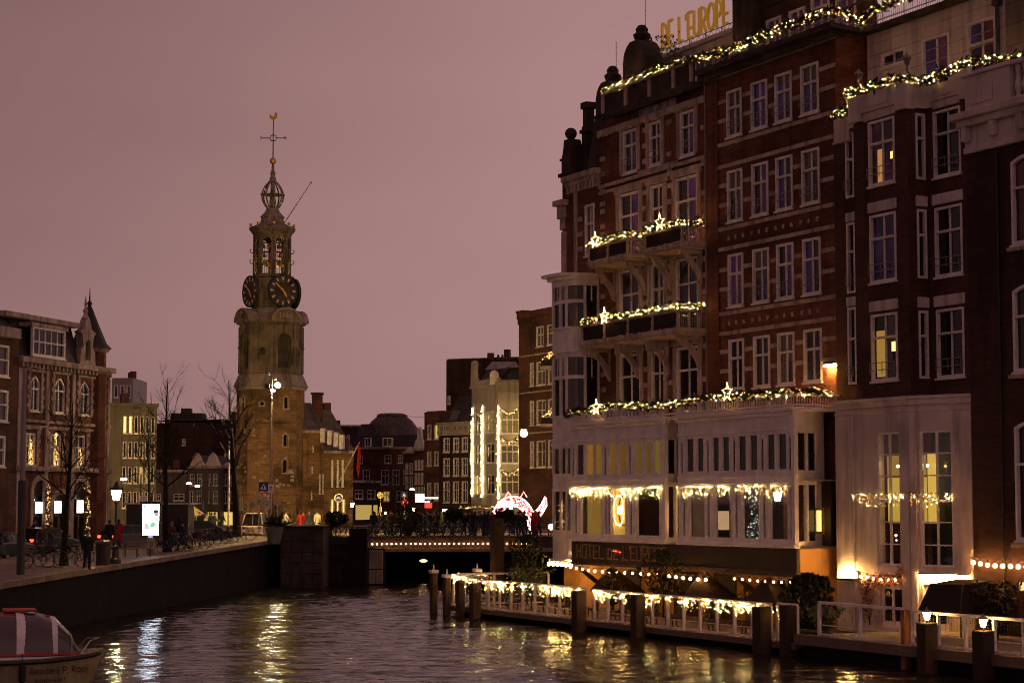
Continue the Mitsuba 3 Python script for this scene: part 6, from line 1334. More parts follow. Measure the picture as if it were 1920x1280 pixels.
# the white house hung with light strings: two faces
wh, f, L, zt, zr = house('lit_white_house', 'cream corner house outlined with vertical light strings and swags', 884, 206, 933, 198, 725, 'cream_render', [(772, 812), (832, 868), (890, 926)], [[(0.12, 0.36), (0.55, 0.88)], [(0.12, 0.36), (0.55, 0.88)], [(0.1, 0.36), (0.55, 0.88)]], roof='flat', depth=8, casing=0.07, lits={(2, 0): DIMY, (0, 1): DIMY * 0.4}, cornice='cream_render')
f3_, L3 = fr2(933, 198, 979, 198)
q = [(0.12 * L3, 0.88 * L3, hz(b, 198), hz(a, 198)) for a, b in ((772, 812), (834, 868), (890, 926))]
part(wh, 'wall', wall_mesh(f3_, [(0, 3.0), (L3, 3.0), (L3, zt), (0, zt)], q, 0, 0.3), 'cream_render')
part(wh, 'cornice', Mesh(f3_).cbox(-0.1, L3, -0.3, 0.3, zt + .002, zt + .32).cbox(0, L3, -0.15, 0, zt - 0.9, zt - 0.7), 'cream_render')
for k, w in enumerate(q): window(wh, f3_, *w, 0.06, 'pane_grey', cols=3, split=0.35, casing=0.08, bar=0.05, pane_parts=False, lit=DIMY * 0.35 if k == 0 else None, w=0.03)
part(wh, 'floor', Mesh(f3_).box(0, L3, 0.5, 0.6, 3, zt), 'stone_dark')  # added dark upright sheet behind this face, blocks daylight
part(wh, 'attic', Mesh(f).cbox(0.0, L + 0.1, -0.12, 0.3, zt + 0.33, hz(712, 202)), 'cream_render'); part(wh, 'attic', Mesh(f3_).cbox(0.0, L3, -0.12, 0.3, zt + 0.33, hz(712, 198)), 'cream_render')
part(wh, 'slate_roof', Mesh(f).add([(1.6, 0.3, hz(712, 202)), (L + 0.2, 0.3, hz(712, 202)), (L + 0.2, 1.2, hz(692, 202)), (1.9, 1.2, hz(690, 202))], [[0, 1, 2], [0, 2, 3]]), 'slate'); part(wh, 'slate_roof', Mesh(f3_).add([(-0.2, 0.3, hz(712, 198)), (L3, 0.3, hz(712, 198)), (L3, 1.2, hz(688, 198)), (-0.2, 1.2, hz(692, 198))], [[0, 1, 2], [0, 2, 3]]), 'slate')
part(wh, 'zinc_roof', Mesh(f3_).add([(-1.3, 1.0, hz(692, 198)), (L3 - 0.3, 1.0, hz(687, 198)), (L3 - 0.6, 3.5, hz(673, 198)), (-0.6, 3.5, hz(673, 198))], [[0, 1, 2], [0, 2, 3]]), 'roof_zinc')
part(wh, 'gable', Mesh(f).prism(sg.Polygon([(0.1, hz(722, 205)), (1.9, hz(722, 205)), (1.9, hz(715, 205)), (1.5, hz(708, 205)), (1.35, hz(695, 205)), (1.5, hz(682, 205)), (1.1, hz(676, 205)), (0.5, hz(677, 205)), (0.35, hz(690, 205)), (0.3, hz(705, 205))]), -0.2, 0.25), 'cream_render', label='scrolled cream gable at the left')
x, z = survey(927, 712, 199); part(wh, 'dormer', Mesh().cbox(x - .45, x + .45, 198.0, 200, z - .5, z + .6).lathe([(0.45, z + .6), (0.3, z + .85), (0.02, z + .95)], x, 198.6, 10), 'white_paint')
def house_string(label, u, va, vb, y):
    k = thing('house_light_string', label, 'light string', 'vertical light strings on the cream house')
    x, z0 = survey(u, vb, y); _, z1 = survey(u, va, y)
    n = int((z1 - z0) * 26)
    part(k, 'bulb', scatter([[x + RNG.gauss(0, .08), y + RNG.gauss(0, .06), z0 + (z1 - z0) * RNG.random()] for _ in range(n)], 0.05), None, lamp(np.array([1, .72, .3]) * 4.5, 0.25), kind='stuff')
    part(k, 'cable', Mesh().tube([(x, y, z0), (x, y, z1)], 0.03, 4), 'wire')
for u, va, vb, y, lb in ((885, 764, 930, 205.4, 'leftmost vertical light string on the cream house'), (903.5, 760, 932, 202.2, 'second vertical light string from the left on the cream house'), (934, 757, 936, 197.4, 'vertical light string on the corner of the cream house'), (977, 754, 935, 197.2, 'rightmost vertical light string on the cream house')):
    house_string(lb, u, va, vb, y)
for v, lb in ((770, 'top'), (825, 'middle'), (884, 'bottom')):
    pth = []
    for t in np.linspace(0, 1, 9): x, z = survey(938 + 36 * t, v - 6 + 12 * math.sin(math.pi * t), 197.2); pth.append((x, 197.2, z))
    garland(f'{lb} swag garland between the two right light strings of the cream house', pth, per_m=24, rad=0.17, w=0.12, power=6, bulb=0.04, group='swags on the cream house')
pth = [(*[survey(862 + 66 * t, 951 + 2 * math.sin(t * 40), 197)[0]], 196.5, survey(862 + 66 * t, 951 + 2 * math.sin(t * 40), 197)[1]) for t in np.linspace(0, 1, 20)]
garland('low white garland over the shop fronts left of the cat arch', pth, per_m=16, rad=0.14, w=0.12, power=5, bulb=0.035, group=None)
tb, f, L, zt, zr = house('tall_brick_house', 'tall reddish brick house with corbelled parapet beside the hotel', 973, 190, 1052, 182, 592, 'brick_mid', [(612, 650), (678, 722), (750, 796), (826, 876)], [[(0.42, 0.6), (0.68, 0.9)], [(0.27, 0.37), (0.43, 0.65), (0.7, 0.9)], [(0.27, 0.37), (0.43, 0.65), (0.7, 0.9)], [(0.27, 0.37), (0.43, 0.65), (0.7, 0.9)]], depth=12, casing=0.1, cornice=None, tint='pane_grey')
for k in range(7): part(tb, 'corbel', Mesh(f).cbox(L * 0.0 + k * 0.55, L * 0.0 + k * 0.55 + 0.22, -0.15, 0.1, hz(602, 186), hz(592, 186) + 0.0), 'brick_mid')
part(tb, 'parapet', Mesh(f).cbox(-0.1, L, -0.2, 0.4, hz(592, 186) + 0.001, hz(580, 186)).cbox(-0.1, 1.3, -0.3, 0.6, hz(580, 186) + .001, hz(576, 186)), 'brick_mid')
for k in range(3): z = hz((735, 812, 665)[k], 186); part(tb, 'band', Mesh(f).box(0.01, L, -0.04, 0.1, z, z + .15), 'stone')
for v, lb in ((672, 'upper'), (780, 'lower')):
    pth = [(survey(u, vv, 178)[0], 178, survey(u, vv, 178)[1]) for u, vv in ((1018, v + 4), (1026, v - 2), (1036, v - 12))]
    garland(f'{lb} short garland on the small balcony of the tall brick house', pth, per_m=40, rad=0.25, w=0.15, power=7, bulb=0.04, group='short garlands beside the hotel')
    bcx = thing('side_balcony', f'{lb} small balcony on the side wall between brick house and hotel', 'balcony'); x, z = survey(1030, v + 14, 178); part(bcx, 'slab', Mesh().cbox(x - 0.8, x + 1.0, 177.6, 179, z - 0.3, z), 'stone'); part(bcx, 'front', Mesh().box(x - 0.75, x + 0.9, 177.65, 177.7, z, z + 0.55), 'canvas_dark')
# ---------------------------------------------------------------- left side: corner building
LF = Frame(-28.377, 140.0, 163.7)
cb = thing('corner_building', 'ornate red brick corner building with white window surrounds and a slate turret', 'building')
CW = [(-10.7, -9.55, 11.8, 14.1), (-7.55, -6.2, 11.8, 14.15), (-4.1, -2.75, 11.8, 14.1), (-11.2, -9.95, 8.3, 10.35), (-8.0, -6.6, 8.25, 10.4), (-4.7, -3.3, 8.3, 10.4)]
def arch2(a, b, z0, z1): r = (b - a) / 2; return sg.Polygon([(a, z0), (b, z0)] + [((a + b) / 2 + r * math.cos(t), z1 - r * 0.8 + r * 0.8 * math.sin(t)) for t in np.linspace(0, math.pi, 13)])
GA = [(-10.2, -8.4, 2.9, 7.3), (-7.7, -5.6, 2.9, 6.4), (-4.9, -3.0, 2.9, 7.3)]
cwm = wall_mesh(LF, [(-12.4, 2.6), (0.1, 2.6), (0.1, 15.0), (-12.4, 15.0)], [arch2(*q) if k < 3 else q for k, q in enumerate(CW)] + [arch2(*q) for q in GA], 0, 0.4)
cwm.box(-0.3, 0.1, 0.401, 10, 2.6, 15).box(-12.4, -12.1, 0.401, 10, 2.6, 15)
cw_ = part(cb, 'wall', cwm, 'brick_red'); part(cb, 'floor', Mesh(LF).box(-12.0, -0.4, 0.7, 0.75, 2.7, 14.9), 'stone_dark')  # the stone_dark piece is an added upright sheet that blocks daylight
for k, (a, b, z0, z1) in enumerate(CW):
    window(cb, LF, a, b, z0, z1, 0.1, 'pane_dark', cols=2, split=0.38 if k > 2 else 0.35, casing=0.1, arch=0.0 if k > 2 else (b - a) * 0.4, pane_parts=True)
    for s in (a, b):
        for j in range(int((z1 - z0 + 0.5) / 0.3)):
            wdt = 0.42 if j % 2 else 0.26; z = z0 - 0.1 + j * 0.3; x0, x1 = (s - wdt - 0.1, s - 0.1) if s == a else (s + 0.1, s + 0.1 + wdt)
            part(cw_, 'quoin', Mesh(LF).box(x0, x1, -0.05, 0.1, z + 0.01, z + 0.29), 'stone')
    part(cw_, 'hood', Mesh(LF).cbox(a - 0.55, b + 0.55, -0.14, 0.1, z1 + 0.25, z1 + 0.42), 'stone')
for k, (a, b, z0, z1) in enumerate(GA):
    wg = part(cb, 'arch_frame', Mesh(LF).prism(arch2(a, b, z0, z1).difference(sg.box(a + 0.12, z0, (a + b) / 2 - .06, 4.9).union(sg.box((a + b) / 2 + .06, z0, b - .12, 4.9)).union(sg.box(a + .12, 5.0, b - .12, z1 - 1.0))), 0.12, 0.25), 'wood_dark')
    part(wg, 'pane', Mesh(LF).prism(arch2(a, b, z0, z1).buffer(-.03), 0.27, 0.29), 'glass')
    part(cw_, 'arch_stone', Mesh(LF).prism(arch2(a - .35, b + .35, 2.65, z1 + .4).difference(arch2(a - .01, b + .01, 2.6, z1 + .01)), -0.09, 0.08), 'stone')
part(cb, 'shop_back', Mesh(LF).box(-11, -2.5, 1.9, 1.95, 2.7, 7.4), 'cream_render')
part(cb, 'shop_lamp', Mesh(LF).ball((-9.3, 1.2, 6.2), 0.07, 1).ball((-6.6, 1.2, 5.8), 0.07, 1).ball((-4.0, 1.2, 6.2), 0.07, 1), None, lamp(WARM * 22, 0.3))
for s, z0, z1, dd_ in ((-9.45, 5.05, 6.0, 0.05), (-6.95, 5.05, 6.05, 0.05), (-3.9, 5.05, 6.1, 0.05)):
    k = thing('shop_sign', {-9.45: 'white lit hanging sign at the left arch of the corner building', -6.95: 'white lit square sign in the middle arch of the corner building', -3.9: 'white lit square sign in the right arch of the corner building'}[s], 'sign')
    part(k, 'face', Mesh(LF).cbox(s - .36, s + .36, -0.1, 0.05, z0 + .1, z1 - .1), None, lamp(np.array([1, .98, .9]) * 0.8, 0.12)); part(k, 'frame', Mesh(LF).box(s - .4, s + .4, 0.055, 0.1, z0 + .05, z1 - .05), 'metal_dark')
for z, wd, t in ((14.9, 0.45, 0.35), (11.05, 0.14, 0.2), (7.9, 0.3, 0.3), (10.75, 0.08, 0.12)): part(cw_, 'band', Mesh(LF).cbox(-12.5, 0.2, -wd, 0.05, z, z + t), 'stone')
for k in range(24): part(cw_, 'corbel', Mesh(LF).box(-12.3 + k * .52, -12.1 + k * .52, -0.3, 0.02, 14.6, 14.895), 'stone')
for s in (-12.4, -8.85, -5.35, -1.9, -0.35): part(cb, 'pilaster', Mesh(LF).cbox(s, s + .42, -0.1, 0.1, 2.7, 14.55), 'stone')
at_ = part(cb, 'attic_roof', Mesh(LF).add([(-12.4, 0.0, 15.26), (-4.3, 0.0, 15.26), (-4.3, 0.7, 17.75), (-12.4, 0.7, 17.75), (-12.4, 9, 15.26), (-4.3, 9, 15.26), (-4.3, 8, 17.75), (-12.4, 8, 17.75)], [[0, 1, 2], [0, 2, 3], [1, 5, 6], [1, 6, 2], [3, 2, 6], [3, 6, 7], [0, 3, 7], [0, 7, 4]]), 'slate')
part(cb, 'attic_cornice', Mesh(LF).cbox(-13.8, -4.1, 0.1, 1.0, 17.76, 18.1), 'stone'); part(cb, 'flat_roof', Mesh(LF).box(-13.7, -4.2, 1.0, 9, 17.76, 18.2), 'roof_zinc')
window(cb, LF, -11.1, -6.85, 15.4, 17.3, -0.25, 'pane_dark', cols=5, split=0.5, casing=0.14, bar=0.05, pane_parts=True)
part(cb, 'dormer_roof', Mesh(LF).cbox(-11.4, -6.6, -0.4, 0.6, 17.305, 17.55).box(-11.1, -6.85, -0.13, 0.6, 15.3, 15.4), 'stone')
dg = part(cb, 'gable', Mesh(LF).prism(sg.Polygon([(-4.5, 15.2), (-2.3, 15.2), (-2.4, 16.2), (-2.75, 16.5), (-2.6, 17.3), (-2.3, 17.5), (-2.9, 17.75), (-3.1, 18.3), (-3.4, 18.6), (-3.7, 18.3), (-3.9, 17.75), (-4.5, 17.5), (-4.2, 17.3), (-4.05, 16.5), (-4.4, 16.2)]).difference(arch2(-3.75, -3.05, 15.6, 17.0)), -0.15, 0.35), 'stone', label='ornate pale stone gable')
part(dg, 'niche', Mesh(LF).box(-3.9, -2.9, 0.2, 0.3, 15.4, 17.2), 'stone_dark'); part(dg, 'finial', Mesh(LF).lathe([(0.3, 18.5), (0.12, 18.8), (0.2, 19.0), (0.06, 19.3), (0.1, 19.45), (0.01, 20.1)], -3.4, 0.1, 8), 'stone')
tt_ = part(cb, 'turret', Mesh(LF).lathe([(1.35, 2.7), (1.35, 15.0), (1.5, 15.1), (1.2, 15.3), (1.2, 16.4)], -1.35, 0.9, 12), 'brick_red')
part(tt_, 'band', Mesh(LF).lathe([(1.4, 14.75), (1.75, 14.95), (1.75, 15.15), (1.3, 15.25)], -1.35, 0.9, 12).lathe([(1.25, 16.3), (1.45, 16.45), (1.45, 16.55), (1.2, 16.6)], -1.35, 0.9, 12), 'stone')
part(tt_, 'spire', Mesh(LF).lathe([(1.6, 16.56), (1.25, 16.9), (0.65, 18.3), (0.25, 19.3), (0.12, 19.6), (0.2, 19.75), (0.06, 19.95), (0.02, 20.8)], -1.35, 0.9, 10), 'slate', smooth=50)
for j in range(7): part(tt_, 'quoin', Mesh(LF).lathe([(1.37, 11 + j * .55), (1.4, 11.02 + j * .55), (1.4, 11.26 + j * .55), (1.37, 11.28 + j * .55)], -1.35, 0.9, 12, a0=-1.2, a1=-0.7), 'stone')
def window_tree(label, s, z0, z1, n=70):
    k = thing('window_lights', label, 'light string', 'light shapes in the corner building windows')
    pts = []
    for _ in range(n):
        t = RNG.random(); pts.append(LF.w([s + RNG.gauss(0, .22) * (1 - t * .8), 0.0, z0 + (z1 - z0) * t]))
    part(k, 'bulb', scatter(pts, 0.028), None, lamp(WARM_PALE * 1.6, 0.04), kind='stuff')
window_tree('arched light shape in the left middle-storey window of the corner building', -10.55, 8.35, 9.9); window_tree('tall tree of lights in the centre middle-storey window of the corner building', -7.3, 8.3, 10.5, 100); window_tree('small cone of lights in the right middle-storey window of the corner building', -4.0, 8.35, 9.5, 50)
for s in (-8.5, -3.05):
    k = thing('column_garland', 'leaf garland with tiny lights on the %s side of the ground floor arches' % ('left' if s < -5 else 'right'), 'garland'); pts = [LF.w([s + RNG.gauss(0, .14), -0.15 + RNG.gauss(0, .06), RNG.uniform(2.7, 7.0)]) for _ in range(420)]
    part(k, 'leaf', leaves(pts, 0.1), 'leaf_dark', kind='stuff'); part(k, 'bulb', scatter(pts[:90], 0.03), None, lamp(WARM_PALE * 2.4, 0.05), kind='stuff')
nb = thing('brick_house', 'plain brick house with white framed windows cut by the left edge', 'house')
NW = [(-15.6, -13.6, 13.8, 15.8), (-15.6, -13.6, 10.95, 12.95), (-15.6, -13.85, 8.1, 10.05)]
part(nb, 'wall', wall_mesh(LF, [(-22, 2.4), (-12.45, 2.4), (-12.45, 16.6), (-22, 16.6)], NW, -0.05, 0.35), 'brick_mid'); part(nb, 'floor', Mesh(LF).box(-22, -12.6, 0.7, 0.75, 2.5, 16.5), 'stone_dark')  # the stone_dark piece is an unseen upright sheet against daylight
for q in NW: window(nb, LF, *q, 0.0, 'pane_grey', cols=1, split=0.45, casing=0.14)
part(nb, 'cornice', Mesh(LF).cbox(-22, -12.9, -0.5, 0.3, 16.3, 16.95), 'stone'); part(nb, 'roof', Mesh(LF).add([(-22, 0, 16.96), (-13, 0, 16.96), (-14.0, 2.5, 19.6), (-22, 2.5, 20.2)], [[0, 1, 2], [0, 2, 3]]), 'slate')
part(nb, 'chimney', Mesh(LF).cbox(-13.6, -12.6, 2.6, 3.4, 17, 18.9).tube([(-12.9, 3, 18.9), (-12.9, 3, 20.2)], 0.03, 4), 'stone_dark')
# modern building, far dark roofs, white gable houses
md, f, L, zt, zr = house('office_building', 'plain pale modern building with two bright windows behind the corner turret', 200, 176, 292, 178, 762, 'grey_render', [(780, 812), (828, 858), (875, 905), (922, 952)], [(0.02 + k * .115 + .29, .02 + k * .115 + .36) for k in range(6)], depth=14, cat='building', bars=0, split=0, lits={(0, 0): YEL * 1.4, (0, 1): YEL * 1.4, (2, 3): DIMY * 1.6, (2, 4): DIMY * 1.2}, cornice='grey_render', casing=0.05)
house('glass_tower', 'bluish glass office block rising behind the pale modern building', 206, 236, 246, 236, 710, 'metal_grey', [(722, 745)], [(0.1, 0.3), (0.4, 0.6), (0.7, 0.9)], cat='building', bars=0, split=0, tint='pane_blue', cornice=None)
house('long_brick_block', 'long dark brick block with a plain roofline behind the bare trees', 288, 246, 452, 242, 792, 'brick_dark', [(822, 834)], [[(0.32, 0.36)]], depth=16, cat='building', roof='hip', zr=783, roofargs=(0.02, 0.02), cornice=None)
rb_ = thing('roof_hut', 'flat lift hut on the roof of the long dark block', 'hut'); x0, z0 = survey(320, 788, 250); x1, z1 = survey(378, 774, 250); part(rb_, 'box', Mesh().cbox(x0, x1, 250, 254, z0 - 1, z1), 'stone_dark'); part(rb_, 'vent', Mesh().cbox(x0 + 1.2, x0 + 2.4, 250.5, 252, z1 + .001, z1 + .6), 'stone_dark')
for k, (u0, u1, lb) in enumerate(((352, 382, 'white gable house left of its twin, behind the bare trees'), (383, 412, 'white gable house right of its twin, with neat pairs of windows'), (413, 446, 'dim house right of the white gables, beside the white mast'))):
    house('white_gable_house', lb, u0, 226, u1, 225, 878, 'grey_render' if k < 2 else 'brick_mid', [(888, 910), (920, 943)], [(0.12, 0.4), (0.56, 0.86)], roof='gable', zr=848 if k < 2 else 865, roofargs=[(0, 0), (0.15, 0.3), (0.3, 0.75), (0.5, 1), (0.7, 0.75), (0.85, 0.3), (1, 0)], casing=0.06, shop=[(0.05, 0.95, 958, 985, YEL * (0.25 + 0.2 * k))])
house('low_shop', 'low pale shop building with a shop front left of the white gables', 285, 228, 352, 228, 885, 'grey_render', [(925, 938)], [[(0.1, 0.25), (0.6, 0.9)]], roof='flat', shop=[(0.05, 0.6, 958, 985, YEL * 0.25)], cornice='white_render')
house('dark_shop_row', 'low dark shop row between the guard house and the dome block', 660, 235, 712, 240, 905, 'brick_dark', [(918, 935)], [(0.1, 0.4), (0.55, 0.85)], roof='flat', shop=[(0.08, 0.92, 945, 975, YEL * 0.35)], cornice='stone')
house('far_roofs', 'dark far roofline between the guard house and the dome block', 600, 300, 700, 300, 800, 'brick_dark', [(815, 830)], [[(0.5, 0.55), (0.7, 0.75)]], cat='building', roof='hip', zr=796, roofargs=(0.05, 0.05), depth=12)
house('end_house', 'narrow far house with many bright windows right of the dome block', 748, 270, 800, 268, 880, 'brick_mid', [(890, 906), (914, 932)], [(0.1, 0.25), (0.4, 0.55), (0.7, 0.85)], lits={(0, 1): DIMY, (1, 2): DIMY}, shop=[(0.1, 0.9, 946, 975, YEL * 0.7)])
# ================================================================ the bridge
BY = 143.0
bx = lambda u, y=BY: survey(u, 1000, y)[0]
br = thing('bridge', 'low iron bridge with a cream lower flange and bulbs along its edge', 'bridge')
x0, x1 = bx(690), 9.0
part(br, 'deck', Mesh().box(bx(522), x1, BY + 0.3, 150.0, 2.9, 3.4), 'asphalt')
part(br, 'girder', Mesh().box(x0, x1, BY, BY + 0.25, 2.62, 3.32).cbox(x0, x1, BY - 0.12, BY + 0.28, 3.321, 3.45), 'bridge_iron')
part(br, 'flange', Mesh().cbox(x0 + 0.6, x1, BY - 0.2, BY + 0.3, 2.35, 2.615), 'bridge_cream')
for k in range(8): part(br, 'stiffener', Mesh().box(x0 + 0.8 + k * 1.7, x0 + 0.86 + k * 1.7, BY - 0.06, BY - 0.001, 2.63, 3.3), 'bridge_iron')
r = Mesh()
for z in (3.75, 4.1, 4.4): r.tube([(x0 - 1.2, BY + 0.15, z), (x1, BY + 0.15, z)], 0.03, 5)
for k in range(12): x = x0 - 1.1 + k * 1.75; r.box(x - .035, x + .035, BY + 0.11, BY + 0.18, 3.45, 4.42)
part(br, 'railing', r, 'metal_dark')
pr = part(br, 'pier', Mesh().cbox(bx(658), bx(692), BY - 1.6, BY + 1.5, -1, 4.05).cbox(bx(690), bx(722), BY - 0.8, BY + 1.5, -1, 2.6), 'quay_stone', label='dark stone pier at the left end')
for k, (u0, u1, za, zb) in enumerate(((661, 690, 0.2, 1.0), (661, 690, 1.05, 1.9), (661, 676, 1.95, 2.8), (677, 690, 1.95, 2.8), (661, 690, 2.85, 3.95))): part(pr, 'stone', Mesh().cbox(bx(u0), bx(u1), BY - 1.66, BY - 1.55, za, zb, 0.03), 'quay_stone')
for k, (u0, u1, za, zb) in enumerate(((693, 706, 0.1, 1.1), (707, 720, 0.1, 1.1), (693, 720, 1.15, 2.5))): part(pr, 'stone', Mesh().cbox(bx(u0), bx(u1), BY - 0.86, BY - 0.75, za, zb, 0.03), 'coping')
part(br, 'abutment', Mesh().cbox(bx(608), bx(658), BY + 0.6, BY + 2.5, -1, 3.38).cbox(bx(614), bx(658), BY + 0.3, BY + 0.62, 3.0, 3.2), 'stone_dark')
part(br, 'far_wall', Mesh().box(-40, 40, 188, 189, -1, 2.7), 'stone_dark')
ab = thing('quay_bastion', 'dark square stone bastion where the left quay meets the bridge', 'wall')
part(ab, 'body', Mesh().box(bx(526, 138), bx(606, 138), 138.0, 145.0, -1, 4.1), 'stone_dark'); part(ab, 'cap', Mesh().cbox(bx(524, 138), bx(608, 138), 137.9, 145.1, 4.101, 4.25), 'quay_stone')
for k in range(5):
    for j in range(4): part(ab, 'stone', Mesh().cbox(bx(527 + j * 20, 138), bx(545 + j * 20, 138), 137.93, 138.02, 0.2 + k * 0.75, 0.9 + k * 0.75, 0.03), 'stone_dark')
bulb_string('row of round bulbs along the bridge girder', [(bx(694), BY - 0.2, 3.05), (bx(880), BY - 0.2, 3.09), (bx(1000), BY - 0.2, 3.06)], 34, 0.055, 9, w=1.0, color=np.array([1, .5, .2]))
ul = thing('under_bridge_lamp', 'dim yellow lamp in the dark under the bridge', 'lamp'); x, z = survey(795, 1050, 150); part(ul, 'glass', Mesh().ball((x, 149, z), 0.2, 1, (1.5, 1, .6)), None, lamp(np.array([1, .7, .3]) * 0.9, 0.1)); part(ul, 'stem', Mesh().tube([(x, 149, z + .1), (x, 149, 2.9)], 0.03, 5), 'metal_dark')

# ================================================================ copies of street things
def place(model, root, label, cat, x, y, z, rot=0.0, sc=1.0, group=None, swap=None, tilt=0.0):
    k = thing(root, label, cat, group)
    tw_ = T().translate([x, y, z]).rotate([0, 0, 1], rot).rotate([0, 1, 0], tilt).scale(sc)
    for nm, (d, m, e, sub) in model.items():
        mm = (swap or {}).get(nm.split('|')[0], m)
        key = k + '__' + nm.split('|')[0]
        key = fresh(key)
        ent = {**d, 'to_world': tw_, 'bsdf': {'type': 'ref', 'id': mm or 'metal_dark'}}
        if e: ent['emitter'] = e
        scene[key] = ent
        for sn, (sd, sm, se, _) in (sub or {}).items():
            ek = fresh(key + '__' + sn); ent = {**sd, 'to_world': tw_, 'bsdf': {'type': 'ref', 'id': (swap or {}).get(sn, sm) or 'metal_dark'}}
            if se: ent['emitter'] = se
            scene[ek] = ent
    return k


def P(mesh, m, e=None, smooth=False, sub=None):
    g = mesh.geo() if isinstance(mesh, Mesh) else mesh
    return (ply(g, m or 'metal_dark', smooth=smooth), m, e, sub)


def hullm(balls):
    return m3.Manifold.hull_points(np.concatenate([np.array(OCTS) * r + np.array(c) for c, r in balls]))


OCTS = np.array(trimesh.creation.icosphere(subdivisions=1).vertices)


def chain(bones):
    return m3.Manifold.batch_boolean([hullm([a, b]) for a, b in bones], m3.OpType.Add)


def soft(man, L=0.05, it=8):
    m = man.refine_to_length(L).to_mesh()
    t = trimesh.Trimesh(m.vert_properties[:, :3], m.tri_verts, process=True)
    trimesh.smoothing.filter_taubin(t, iterations=it)
    return t


def person_model(pose, coat_len=0.62, hat=False, hair='hair_dark', bag=False):
    """A 1.75 m adult facing -y: body (skin), coat, trousers, shoes, hair as parts."""
    J = {'pel': (0, 0, 0.95), 'wai': (0, 0.01, 1.12), 'che': (0, 0.0, 1.33), 'nek': (0, 0.0, 1.48), 'hed': (0, -0.02, 1.63)}
    st, ar = pose
    for s, nm in ((-1, 'L'), (1, 'R')):
        a = st * s                                             # stride angle
        hip = np.array([0.09 * s, 0, 0.93]); kn = hip + [0.01 * s, -0.44 * math.sin(a) - 0.03, -0.44 * math.cos(a)]
        b = a - (0.45 if a < 0 else 0.05); an = kn + [0, -0.43 * math.sin(b), -0.43 * math.cos(b)]
        sh = np.array([0.175 * s, 0, 1.41]); sw, lift = ar[0 if s < 0 else 1]
        el = sh + [0.06 * s, -0.28 * math.sin(sw), -0.28 * math.cos(sw)]; wr = el + [-0.02 * s, -0.25 * math.sin(sw + lift), -0.25 * math.cos(sw + lift)]
        J.update({nm + 'hip': hip, nm + 'kn': kn, nm + 'an': an, nm + 'sh': sh, nm + 'el': el, nm + 'wr': wr, nm + 'sw': sw + lift})
    g = lambda n: np.array(J[n], float)
    body = [((g('pel'), .125), (g('wai'), .11)), ((g('wai'), .11), (g('che'), .135)), ((g('che'), .12), (g('nek'), .06)), ((g('nek'), .05), (g('hed') - [0, -.01, .05], .055)), ((g('hed') - [0, .005, .055], .062), (g('hed') + [0, .02, .045], .088)),
            ((g('hed') + [0, -.088, -.01], .012), (g('hed') + [0, -.1, -.03], .014)), ((g('hed') + [-.085, .01, -.02], .018), (g('hed') + [-.085, .015, .01], .018)), ((g('hed') + [.085, .01, -.02], .018), (g('hed') + [.085, .015, .01], .018)), ((g('hed') + [-.03, -.075, -.075], .012), (g('hed') + [.03, -.075, -.075], .012))]
    coat, trs, shoe = [], [], []
    for nm, s in (('L', -1), ('R', 1)):
        body += [((g(nm + 'hip'), .085), (g(nm + 'kn'), .055)), ((g(nm + 'kn'), .055), (g(nm + 'an'), .04)), ((g(nm + 'sh'), .055), (g(nm + 'el'), .042)), ((g(nm + 'el'), .042), (g(nm + 'wr'), .03)), ((g('che'), .1), (g(nm + 'sh'), .06))]
        w = g(nm + 'wr'); d = (w - g(nm + 'el')); d /= np.linalg.norm(d); o = np.array([0, -1.0, 0]) - d * -d[1]; o /= np.linalg.norm(o) + 1e-9
        pm = w + d * 0.07; body.append(((w, .026), (pm, .03)))
        for f in range(4):
            b0 = pm + o * (0.03 - 0.02 * f); b1 = b0 + d * (0.04 - 0.006 * abs(f - 1.3)); b2 = b1 + d * 0.025 + np.array([-s * 0.018, 0, 0])
            body += [((b0, .0095), (b1, .009)), ((b1, .009), (b2, .008))]
        body.append(((w + d * 0.03 + o * .02, .011), (w + d * .065 + o * .06, .009)))
        coat += [((g(nm + 'sh'), .08), (g(nm + 'el'), .065)), ((g(nm + 'el'), .062), (w - d * .02, .052)), ((g('che'), .15), (g(nm + 'sh'), .085))]
        trs += [((g(nm + 'hip'), .105), (g(nm + 'kn'), .075)), ((g(nm + 'kn'), .073), (g(nm + 'an') + [0, 0, .03], .062))]
        a_ = g(nm + 'an'); shoe.append(((a_ + [0, .03, -.03], .048), (a_ + [0, -.15, -.045], .036)))
    coat += [((g('wai'), .15), (g('che'), .165)), ((g('che'), .155), (g('nek') + [0, .01, -.02], .085)), ((g('wai'), .15), (np.array([0, 0.01, coat_len + 0.3]), .165))]
    if coat_len < 0.62: coat += [((np.array([0, 0, .9]), .17), (np.array([0, 0, coat_len + .12]), .185))]
    trs += [((g('Lhip'), .11), (g('Rhip'), .11)), ((g('pel'), .135), (g('wai') - [0, 0, .04], .12))]
    h = g('hed'); hr = [((h + [0, .035, .03], .098), (h + [0, .02, .06], .09)), ((h + [0, .06, -.03], .07), (h + [0, .05, .05], .08))]
    if hair == 'long': hr.append(((h + [0, .06, 0], .085), (h + [0, .09, -.17], .07)))
    if hat: hr.append(((h + [0, .0, .07], .1), (h + [0, .0, .1], .085)))
    mod = {'body': P(soft(chain(body), 0.05, 6), 'skin', smooth=True), 'coat': P(soft(chain(coat), 0.06, 8), 'cloth_black', smooth=True), 'trousers': P(soft(chain(trs), 0.07, 8), 'denim', smooth=True), 'shoe': P(soft(chain(shoe[:1]), 0.05, 3), 'rubber', smooth=True), 'shoe|2': P(soft(chain(shoe[1:]), 0.05, 3), 'rubber', smooth=True), 'hair': P(soft(chain(hr), 0.04, 3), 'hair_dark', smooth=True)}
